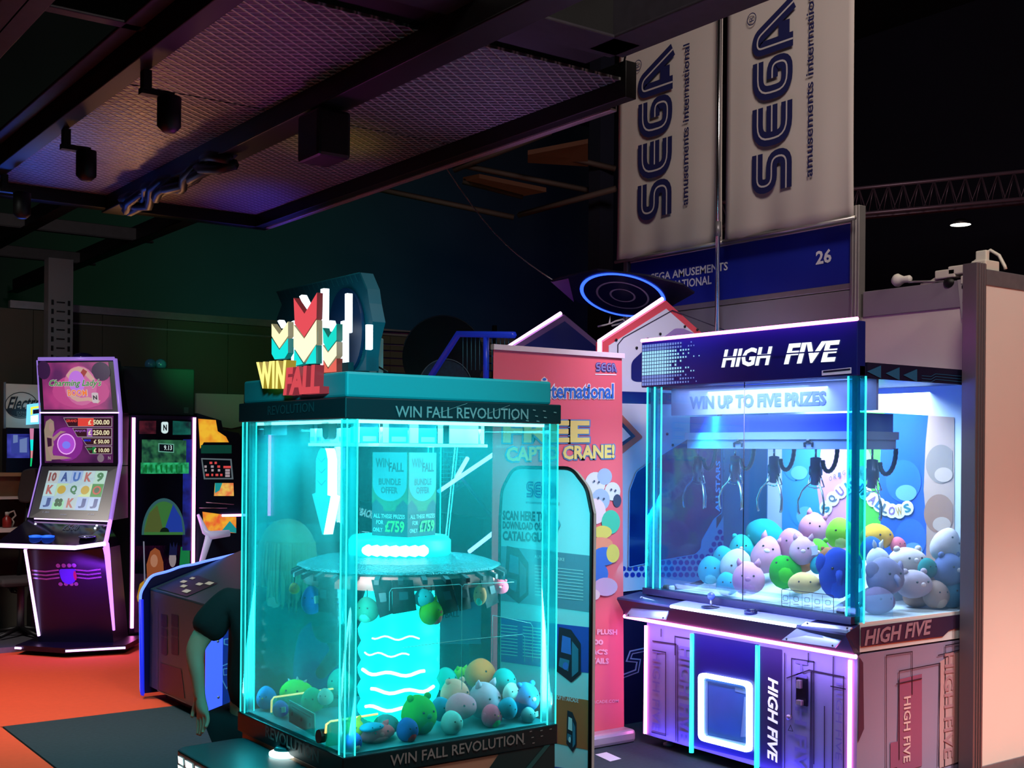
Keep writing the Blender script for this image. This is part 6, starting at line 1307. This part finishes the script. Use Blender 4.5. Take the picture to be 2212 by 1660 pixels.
TV = thing('top_box', 'dark box standing on the pink striped slot machine', 'box', tuple(gq(345, 897)))
a_, c_ = py_(266, 791, 9.98), py_(420, 895, 9.98); MB().box(a_.x, c_.x, 9.98, 10.3, max(TLf.z, TRf.z)+.004, a_.z).build('box', mat('top_box', '#0c2a28', .5), TV, bevel=.01)
p = py_(402, 888, 9.978); MB().box(p.x-.02, p.x+.02, 9.974, 9.981, p.z-.02, p.z+.03).build('label', paint('#2c5450', .4), TV)
for x in (325, 347): MB().ball(py_(x, 788, 10.1), (.05, .05, .05), 12, 8).build('dome_lamp', mat('dome_teal', '#3a6a90', .08), TV)
# ------------------------------------------------------------------ slant topped machine with orange screens
OM = thing('slot_machine', 'slot machine with slanted orange top and white armrest, left of the prize machine', 'slot machine', (4.2, 10.2, .035))
y2 = 9.97; q2 = lambda x, y, d=0: py_(x, y, y2)+Vec((0, -d, 0))
def P2(mb, pts, m, d=.003): return mb.face([q2(*p, d) for p in pts], m)
body = [q2(*p) for p in [(426, 893), (478, 909), (482, 930), (516, 936), (528, 960), (528, 1220)]]; body += [Vec((body[-1].x, y2, .05)), Vec((body[0].x, y2, .05))]
MB().prism(body, (0, .55, 0)).build('cabinet', mat('orange_cab', '#0a1c2c', .3), OM)
MB().box(body[-1].x+.01, body[-2].x-.01, y2+.02, y2+.5, .037, .05).build('plinth', M_steelb, OM)
b = MB(); P2(b, [(428, 905), (466, 908), (470, 932), (488, 944), (494, 956), (440, 956), (432, 970)], 0); P2(b, [(434, 962), (500, 962), (500, 980), (434, 980)], 1); U = b.build('top_screen', [mix_screen('orange_art', '#e06a20', '#f0b830', 9, .95, .5), screen('#0c4a3c', .6)], OM)
b = MB(); P2(b, [(434, 990), (500, 992), (504, 1036), (440, 1036)], 0, .003); P2(b, [(437, 993), (497, 995), (500, 1033), (443, 1033)], 1, .004)
for x, y, w, m in [(452, 998, 6, 2), (463, 998, 5, 2), (441, 1006, 5, 3), (455, 1006, 6, 3), (469, 1006, 6, 2), (482, 1007, 16, 2), (442, 1014, 4, 3), (456, 1014, 5, 3), (470, 1014, 5, 3), (444, 1024, 7, 2), (456, 1024, 4, 2), (465, 1024, 6, 2), (475, 1024, 5, 2), (486, 1014, 10, 3), (486, 1020, 10, 3), (486, 1026, 10, 3)]: P2(b, [(x, y), (x+w, y), (x+w, y+5), (x, y+5)], m, .006)
b.build('dark_display', [screen('#788890', .5), screen('#06121c', .3), screen('#d84848', .9), screen('#b8a8b0', .7)], OM)
b = MB(); P2(b, [(464, 1044), (504, 1044), (505, 1072), (462, 1072)], 0); P2(b, [(464, 1044), (480, 1044), (474, 1060), (464, 1066)], 1, .004); P2(b, [(437, 1106), (510, 1116), (510, 1152), (442, 1150), (440, 1138)], 2); P2(b, [(478, 1148), (496, 1126), (510, 1142), (510, 1152)], 1, .004); b.build('small_screens', [mix_screen('orange_s', '#f0d060', '#e87848', 16, .9), screen('#1c9a9c', .8), mix_screen('orange_l', '#f0b030', '#e85a30', 14, .95)], OM)
M_arm = mat('arm_white', '#c8d4ea', .35, emit='#a8b8e8', es=.25)
MB().tube([q2(426, 1112, .02), q2(434, 1148, .10), q2(441, 1155, .14), q2(480, 1150, .16)], [.012, .028, .038, .028], 8).build('armrest', M_arm, OM); MB().tube([q2(440, 1155, .13), q2(430, 1224, .03), q2(428, 1270, .02)], [.034, .022, .02], 8).build('front_edge', M_arm, OM)
MB().tube([q2(478, 1114, .02), q2(530, 1113, .02)], .012, 6).build('light_strip', glow('neon_rose2', '#ff9ae0', 3.5), OM)
for p, q in (((430, 1098), (490, 1098)), ((442, 1161), (482, 1160)), ((445, 1086), (505, 1090))): MB().tube([q2(*p, .004), q2(*q, .004)], .004, 5).build('chrome_trim', M_alu, OM)
# white board on the partition, hanging display glimpses
tag(MB().prism([py_(*p, 10.968) for p in [(424, 850), (527, 853), (527, 920), (500, 926), (424, 915)]], (0, .03, 0)).build('notice_board', mat('board_grey', '#b8b0b4', .5)), 'blank pale board on the partition above the orange slot machine', 'board')
# ------------------------------------------------------------------ far left corner: sign, blue screen machine, counter
t = thing('exhibitor_sign', 'white exhibitor sign with black script in an oval at the far left edge', 'sign', tuple(py_(45, 900, 10.75)))
q3 = lambda x, y, d=0: py_(x, y, 10.75)+Vec((0, -d, 0)); P3 = lambda mb, pts, m, d=.003: mb.face([q3(*p, d) for p in pts], m)
MB().prism([q3(13, 829), q3(86, 832), q3(86, 926), q3(13, 924)], (0, .03, 0)).build('panel', mat('sign_white', '#d8d0c4', .5, emit='#8a8478', es=.15), t); MB().prism([q3(8, 826), q3(13, 826), q3(13, 1024), q3(8, 1024)], (0, .04, 0)).build('side_post', M_alu, t)
b = MB(); b.ribbon(ell(46, 876, 35, 28, 30), 1.6, lambda x, y: q3(x, y, .003), closed=True); b.face([q3(x, y, .004) for x, y in ell(46, 880, 33, 22, 24, 10, 170)], 0)
o, x_, yy = q3(14, 888, .006), q3(86, 884, .006)-q3(14, 888, .006), q3(18, 858, .006)-q3(14, 888, .006); b.text('Electro', o, x_, yy, 0, shear=.3, bold=.02); o = q3(36, 895, .007); b.text('EXPANDING', o, q3(78, 895, .007)-o, q3(36, 889, .007)-o, 1); o = q3(36, 901, .007); b.text('WORLD', o, q3(62, 901, .007)-o, q3(36, 896, .007)-o, 1); b.build('lettering', [mat('ink_black', '#2a2a30', .5), mat('ink_silver', '#9a968e', .5)], t)
t = thing('screen_machine', 'arcade machine with blue screen under the white exhibitor sign', 'arcade machine', tuple(py_(45, 1010, 10.6)))
zt_ = lambda y: py_(20, y, 10.5).z
q4 = lambda x, y, d=0: py_(x, y, 10.6)+Vec((0, -d, 0)); P4 = lambda mb, pts, m, d=.003: mb.face([q4(*p, d) for p in pts], m)
bl, br = q4(14, 926), q4(90, 928); MB().box(bl.x, br.x, 10.6, 10.74, zt_(1022)+.002, bl.z).build('cabinet', mat('blue_cab', '#0a0e30', .3), t)
b = MB(); P4(b, [(15, 938), (64, 938), (64, 990), (15, 990)], 0); P4(b, [(24, 945), (62, 945), (62, 982), (24, 980)], 1, .005); P4(b, [(28, 940), (38, 940), (38, 956), (28, 958)], 2, .007); P4(b, [(42, 950), (58, 946), (58, 978), (42, 978)], 2, .007); b.build('screen', [mix_screen('blue_art', '#141a70', '#4a50c0', 6, .8), screen('#3c48a8', .7), screen('#8098d8', .6)], t)
b = MB(); P4(b, [(64, 926), (73, 926), (72, 950), (65, 950)], 0); P4(b, [(65, 950), (72, 950), (71, 974), (66, 974)], 1); P4(b, [(66, 974), (71, 974), (70, 990), (66, 990)], 2); P4(b, [(66, 990), (70, 990), (68, 1008), (65, 1008)], 3); b.build('light_strip', [screen('#c87aa0', 1.0), screen('#10d8d0', 1.2), screen('#d88a90', 1.0), screen('#10c070', 1.1)], t)
t = thing('lit_sign', 'small bright blue and yellow lit sign beside the far left slot machine', 'sign', tuple(py_(75, 895, 10.55)))
q5 = lambda x, y, d=0: py_(x, y, 10.55)+Vec((0, -d, 0)); MB().prism([q5(62, 874), q5(92, 870), q5(92, 916), q5(60, 918)], (0, .06, 0)).build('sign_box', screen('#70d0ff', 1.3), t)
b = MB(); b.face([q5(*p, .003) for p in [(66, 880), (92, 876), (92, 880), (70, 884), (70, 896), (66, 897)]], 0); b.face([q5(*p, .003) for p in [(71, 886), (86, 884), (86, 893), (71, 895)]], 1); b.face([q5(*p, .004) for p in [(66, 899), (82, 897), (82, 912), (66, 913)]], 2); b.build('print', [screen('#f0e840', 1.2), screen('#181c40', .5), screen('#e8f8ff', 1.5)], t)
t = thing('counter', 'brown wooden counter with white shelf behind the far left slot machine', 'counter', tuple(pd(20, 1100, 10.9)))
c0_, c1_ = py_(-30, 1024, 10.5), py_(88, 1024, 10.5); zt = lambda y: py_(20, y, 10.5).z
MB().box(c0_.x, c1_.x, 10.62, 10.66, zt(1075), zt(1022)).build('panel', mat('wood_brown', '#7a5236', .5, noise=.35, nscale=9), t); MB().box(c0_.x, c1_.x, 10.58, 10.66, zt(1030), zt(1022)).box(c0_.x, c1_.x, 10.6, 10.76, zt(1022)-.02, zt(1022)).build('worktop', mat('wood_pale', '#c09a70', .4), t)
MB().box(c0_.x, c1_.x, 10.58, 10.75, zt(1080), zt(1074)).build('shelf', M_white, t); MB().box(c0_.x, c1_.x, 10.58, 10.75, zt(1152), zt(1143)).build('shelf', M_white, t); MB().box(c0_.x+.02, c0_.x+.06, 10.6, 10.75, .037, zt(1075)).box(c1_.x-.04, c1_.x, 10.6, 10.75, .037, zt(1143)).build('leg', M_alud, t)
t = thing('sauce_bottle', 'small red bottle with pale cable behind it on the lower counter shelf', 'bottle', tuple(py_(15, 1143, 10.44)))
o = py_(15, 1143, 10.66); MB().lathe([(.035, 0), (.037, .01), (.037, .075), (.015, .095), (.014, .11), (0, .112)], (o.x, o.y, zt(1143)+.001), 14).build('bottle', mat('bottle_red', '#a02c28', .3), t); MB().lathe([(.016, .10), (.016, .13), (0, .132)], (o.x, o.y, zt(1143)+.001), 10).build('cap', M_white, t)
tag(MB().tube([py_(*p, 10.68) for p in [(14, 1118), (20, 1108), (30, 1104), (34, 1114), (26, 1122), (30, 1128), (24, 1142)]], .008, 6).build('white_cable', M_lead), 'loops of white cable on the lower counter shelf', 'cable')
t = thing('office_chair', 'dark grey office chair behind the far left slot machine', 'chair', tuple(pz_(60, 1370, .04)))
ch = pd(30, 1050, 9.95); M_ch = mat('chair_grey', '#3a3436', .8, noise=.1)
MB().prism([pd(*p, 10.0) for p in fillet([(46, 1016), (76, 1010), (78, 1060), (66, 1088), (40, 1086), (36, 1070)], 10)], FW*.09).build('backrest', M_ch, t, bevel=.02)
sx_, sy2 = ch.x+.05, ch.y-.05
MB().box(sx_-.2, sx_+.14, sy2-.18, sy2+.16, .46, .53).build('seat', M_ch, t, bevel=.03); MB().tube([(sx_, sy2, .1), (sx_, sy2, .46)], .03, 8).build('column', M_alud, t); MB().tube([(sx_, sy2+.1, .48), pd(62, 1085, 10.08)], .02, 6).build('back_bracket', M_steelb, t)
for k_ in range(5): a = k_*1.2566; MB().tube([(sx_, sy2, .11), (sx_+.24*math.cos(a), sy2+.24*math.sin(a), .065)], .018, 6).build('leg', M_steelb, t)
random.seed(8); pts = [py_(14+random.uniform(0, 38), 1246+random.uniform(0, 46), 10.60+random.uniform(-.03, .03)) for _ in range(26)]
tag(MB().tube([p for i in range(25) for p in (pts[i].lerp(pts[i+1], .25), pts[i].lerp(pts[i+1], .75))], .008, 6).build('cable_tangle', M_steelb), 'tangle of black cables hanging below the counter at the far left', 'cables')
# ------------------------------------------------------------------ black sit-at arcade cabinet behind the person
BM = thing('arcade_cabinet', 'black arcade cabinet with blue lit side edge in front of the person', 'arcade cabinet', (3.0, 7.1, 0))
XF = 2.66; ya, yb = 6.63, 7.58
MB().box(XF, 3.5, ya, yb, .075, .688).build('cabinet', mat('cab_brown', '#3c3230', .4), BM); MB().box(2.75, 3.45, ya+.05, yb-.05, .003, .075).build('plinth', M_steelb, BM)
fx, fx2 = on_x(XF, .003), on_x(XF, .006); b = MB()
for x0_, x1_ in ((349, 362), (371, 386)):
    for y0_, y1_ in ((1326, 1352), (1356, 1372), (1376, 1412)): poly(b, fx, [(x0_, y0_), (x1_, y0_+4), (x1_, y1_+4), (x0_, y1_)], 0)
poly(b, fx, [(347, 1432), (392, 1446), (400, 1510), (345, 1492)], 1); line(fx, [(341, 1316), (341, 1492), (402, 1519)], .006, 2); b.build('front_print', [mat('print_ink', '#1a1418', .4), mat('print_maroon', '#3a1c20', .4), mat('print_edge', '#5a4c48', .4)], BM)
MB().prism([(XF, ya, .69), (XF, ya, .70), (3.36, ya, .95), (3.42, ya, .95), (3.42, ya, .69)], (0, yb-ya, 0)).build('control_deck', mat('deck_teal', '#123438', .35), BM)
pdk = lambda u, v, d=.004: Vec((XF+.70*u, yb+(ya-yb)*v, .70+.25*u+d)); b = MB()
b.face([pdk(*p) for p in [(.02, .06), (.02, .62), (.30, .62), (.34, .2), (.24, .06)]], 0)
for p in (((.18, .18), .05), ((.26, .2), .04), ((.12, .3), .05), ((.06, .45), .06), ((.2, .42), .05), ((.24, .5), .06)): (u, v), w = p; b.face([pdk(u, v, .007), pdk(u, v+w*1.6, .007), pdk(u+w*.8, v+w*1.4, .007), pdk(u+w*.8, v-.01, .007)], 1)
b.build('deck_print', [mat('print_black', '#0a1012', .4), mat('print_bone', '#b8b4a4', .5)], BM)
sb = [py_(*p, yb+.02) for p in fillet([(316, 1518), (307, 1500), (305, 1283), (328, 1246), (368, 1236), (392, 1226), (420, 1222), (445, 1215), (527, 1196), (600, 1180)], 12, 4, closed=False)]
sb = [Vec((p.x, yb+.02, max(p.z, .03))) for p in sb]; sb2 = sb+[Vec((sb[-1].x, yb+.02, .03))]
MB().prism(sb2, (0, .04, 0)).build('side_board', mat('side_night', '#0a0c44', .3), BM)
MB().tube([p+Vec((-.006, 0, .006)) for p in sb[3:]], .009, 6).build('lit_edge', glow('edge_blue', '#5a7aff', 2.0), BM)
MB().tube([p+Vec((-.006, -.02, 0)) for p in sb[2:7]], .014, 6).build('lit_edge', glow('edge_deep', '#1420c0', 1.2), BM)
b = MB(); b.box(XF-.01, XF+.09, ya-.012, ya, .09, .66); b.build('light_column', glow('column_blue', '#3450ff', 1.6), BM)
b = MB(); b.box(XF+.09, 3.5, ya-.008, ya, .08, .66); b.build('side_panel', mat('panel_blue', '#123a9a', .4, emit='#0c2a80', es=.25), BM)
fy = on_y(ya-.008, .003); b = MB()
b.ribbon([(494, 1380), (484, 1382), (484, 1392), (493, 1394)], 2.5, fy); b.ribbon([(495, 1433), (478, 1440), (480, 1470), (489, 1488), (495, 1480)], 2.5, fy); b.ribbon([(482, 1446), (494, 1444), (494, 1458), (483, 1459)], 2, fy, closed=True); b.build('logo', mat('logo_sky', '#7ab0f0', .4), BM)
for x, y in ((470, 1386), (471, 1507)): MB().lathe([(.008, -.004), (.008, 0)], fy(x, y), 10, axis='y').build('screw', M_alu, BM)
MB().box(3.42, 3.52, 6.40, 7.50, .90, 1.80).build('monitor', mat('monitor_black', '#0a1620', .3), BM)
fm = on_x(3.42, .003); b = MB(); txt(b, 'Running', fm, (606, 1004), (656, 1001), (606, 991), bold=.02, shear=.2); txt(b, 'Running', fm, (606, 1096), (656, 1094), (606, 1083), bold=.02, shear=.2)
for y in (1010, 1102): line(fm, [(602, y), (680, y-2)], .004)
b.build('screen_lettering', screen('#1f6a70', .5), BM)
for x, y0_, y1_ in ((583, 925, 1115), (742, 968, 1012)): p, q = on_x(3.41, 0)(x, y0_), on_x(3.41, 0)(x, y1_); q.y = p.y; MB().tube([p, q], .010, 6).build('light_strip', glow('neon_magenta', '#f060d0', 4), BM)
# ------------------------------------------------------------------ caged ball-throwing machine behind the prize machine
CM = thing('ball_game_machine', 'dark blue caged ball game machine with crossed neon tubes behind the pink banner', 'arcade machine', (4.3, 6.4, 0))
XC = 3.75
MB().box(XC, 4.42, 5.55, 7.15, .003, .78).build('cabinet', mat('ball_navy', '#0c2044', .35), CM)
fc, fc2 = on_x(XC, .003), on_x(XC, .006); b = MB()
txt(b, 'QUARTERBACK', fc2, (730, 1104), (804, 1124), (737, 1086), up=False, bold=.04); txt(b, 'HE AT', fc2, (728, 1152), (800, 1160), (728, 1142), bold=.02); txt(b, 'IS E', fc2, (700, 1162), (760, 1172), (700, 1154), bold=.02)
b.build('lettering', screen('#dcecf4', .9), CM)
MB().prism([fc(*p) for p in [(690, 1070), (1040, 1120), (1040, 1180), (690, 1180)]], (.02, 0, 0)).build('name_board', mat('ball_black', '#0a1830', .3), CM)
b = MB(); poly(b, fc, [(950, 1318), (1040, 1296), (1040, 1392), (950, 1392)], 0); b.build('ramp', mat('ramp_blue', '#6ab4d8', .5), CM); b = MB(); txt(b, 'BASKETBALL', fc2, (918, 1340), (994, 1333), (918, 1327), bold=.02); b.build('faint_lettering', mat('ball_ink', '#1c4a78', .5), CM)
M_fr = mat('frame_blue', '#1c3ac8', .35, emit='#1428a0', es=.35)
pf = lambda x, y, X=4.2: px_(x, y, X)
MB().tube([pf(930, 815), pf(990, 722), pf(1110, 724)], .022, 6).build('cage_frame', M_fr, CM); MB().tube([pf(1050, 728), pf(1050, 830)], .018, 6).build('cage_frame', M_fr, CM); MB().tube([pf(930, 815), pf(930, 1180)], .015, 6).build('cage_frame', mat('frame_dark', '#0e1c50', .4), CM)
b = MB()
for i in range(9): x = 945+i*7; b.tube([pf(x, 975), pf(x, 1052)], .0025, 4)
for j in range(9): y = 978+j*9; b.tube([pf(943, y), pf(1003, y)], .0025, 4)
b.build('net', mat('net_teal', '#3a8a9a', .6), CM)
b = MB()
for i in range(12): x = 1000+i*9; b.tube([pf(x, 728), pf(x, 800)], .002, 4)
b.build('net', MATS['net_teal'], CM)
NB = glow('neon_periwinkle', '#b8b4ff', 3.5)
for pts in ([(948, 1062), (986, 1036)], [(986, 1036), (1066, 982)], [(986, 1032), (1010, 990)], [(1014, 1192), (1068, 1150)]): MB().tube([px_(*p, 3.70) for p in pts], .012, 8).build('neon_tube', NB, CM)
MB().tube([px_(955, 980, 3.73), px_(1066, 1120, 3.73)], .010, 6).build('cage_frame', MATS['frame_dark'], CM); MB().tube([px_(948, 1080, 3.73), px_(1000, 1048, 3.73)], .010, 6).build('cage_frame', MATS['frame_dark'], CM)
b = MB(); b.box(4.38, 4.42, 5.55, 7.15, .78, 2.0); b.build('backboard', mat('ball_back', '#0b1838', .3), CM)
t = thing('round_sign', 'big dark round sign silhouette above the cyan prize machine roof', 'sign', tuple(pd(957, 772, 9.2)))
MB().prism([pd(*p, 9.2) for p in ell(957, 772, 88, 90, 40)], FW*.05).build('disc', mat('disc_black', '#06141c', .3), t); MB().tube([pd(*p, 9.19) for p in ell(957, 772, 88, 90, 30, 195, 345)], .004, 5).build('rim', mat('rim_teal', '#2c5058', .4), t); MB().tube([pd(957, 860, 9.22), Vec((pd(957, 860, 9.22).x, pd(957, 860, 9.22).y, .0))], .03, 8).build('post', M_steelb, t)
t = thing('round_sign', 'smaller patterned round sign standing below the big dark one', 'sign', tuple(pd(962, 835, 8.7)))
MB().prism([pd(*p, 8.7) for p in ell(962, 838, 58, 62, 32)], FW*.04).build('disc', mat('disc_pattern', '#14304c', .4, noise=.8, nscale=40), t); MB().tube([pd(*p, 8.69) for p in ell(962, 838, 58, 62, 24, 190, 350)], .004, 5).build('rim', mat('rim_pale', '#6a8a94', .4), t); MB().tube([pd(962, 895, 8.72), Vec((pd(962, 895, 8.72).x, pd(962, 895, 8.72).y, 0))], .03, 8).build('post', M_steelb, t)
t = thing('shutter', 'dark horizontal slat shutter with faint blue edges behind the prize machine sign', 'shutter', tuple(pd(950, 780, 9.8)))
for i, y in enumerate((716, 742, 756, 772, 788, 804, 820)): MB().tube([pd(800, y, 9.8), pd(1070, y+14, 9.8)], .011 if i == 0 else .006, 5).build('slat', mat('slat_navy', '#243a78', .4), t)
for x in (802, 1068): p = pd(x, 730, 9.82); MB().tube([(p.x, p.y, 0), (p.x, p.y, p.z+.1)], .02, 6).build('post', M_steelb, t)
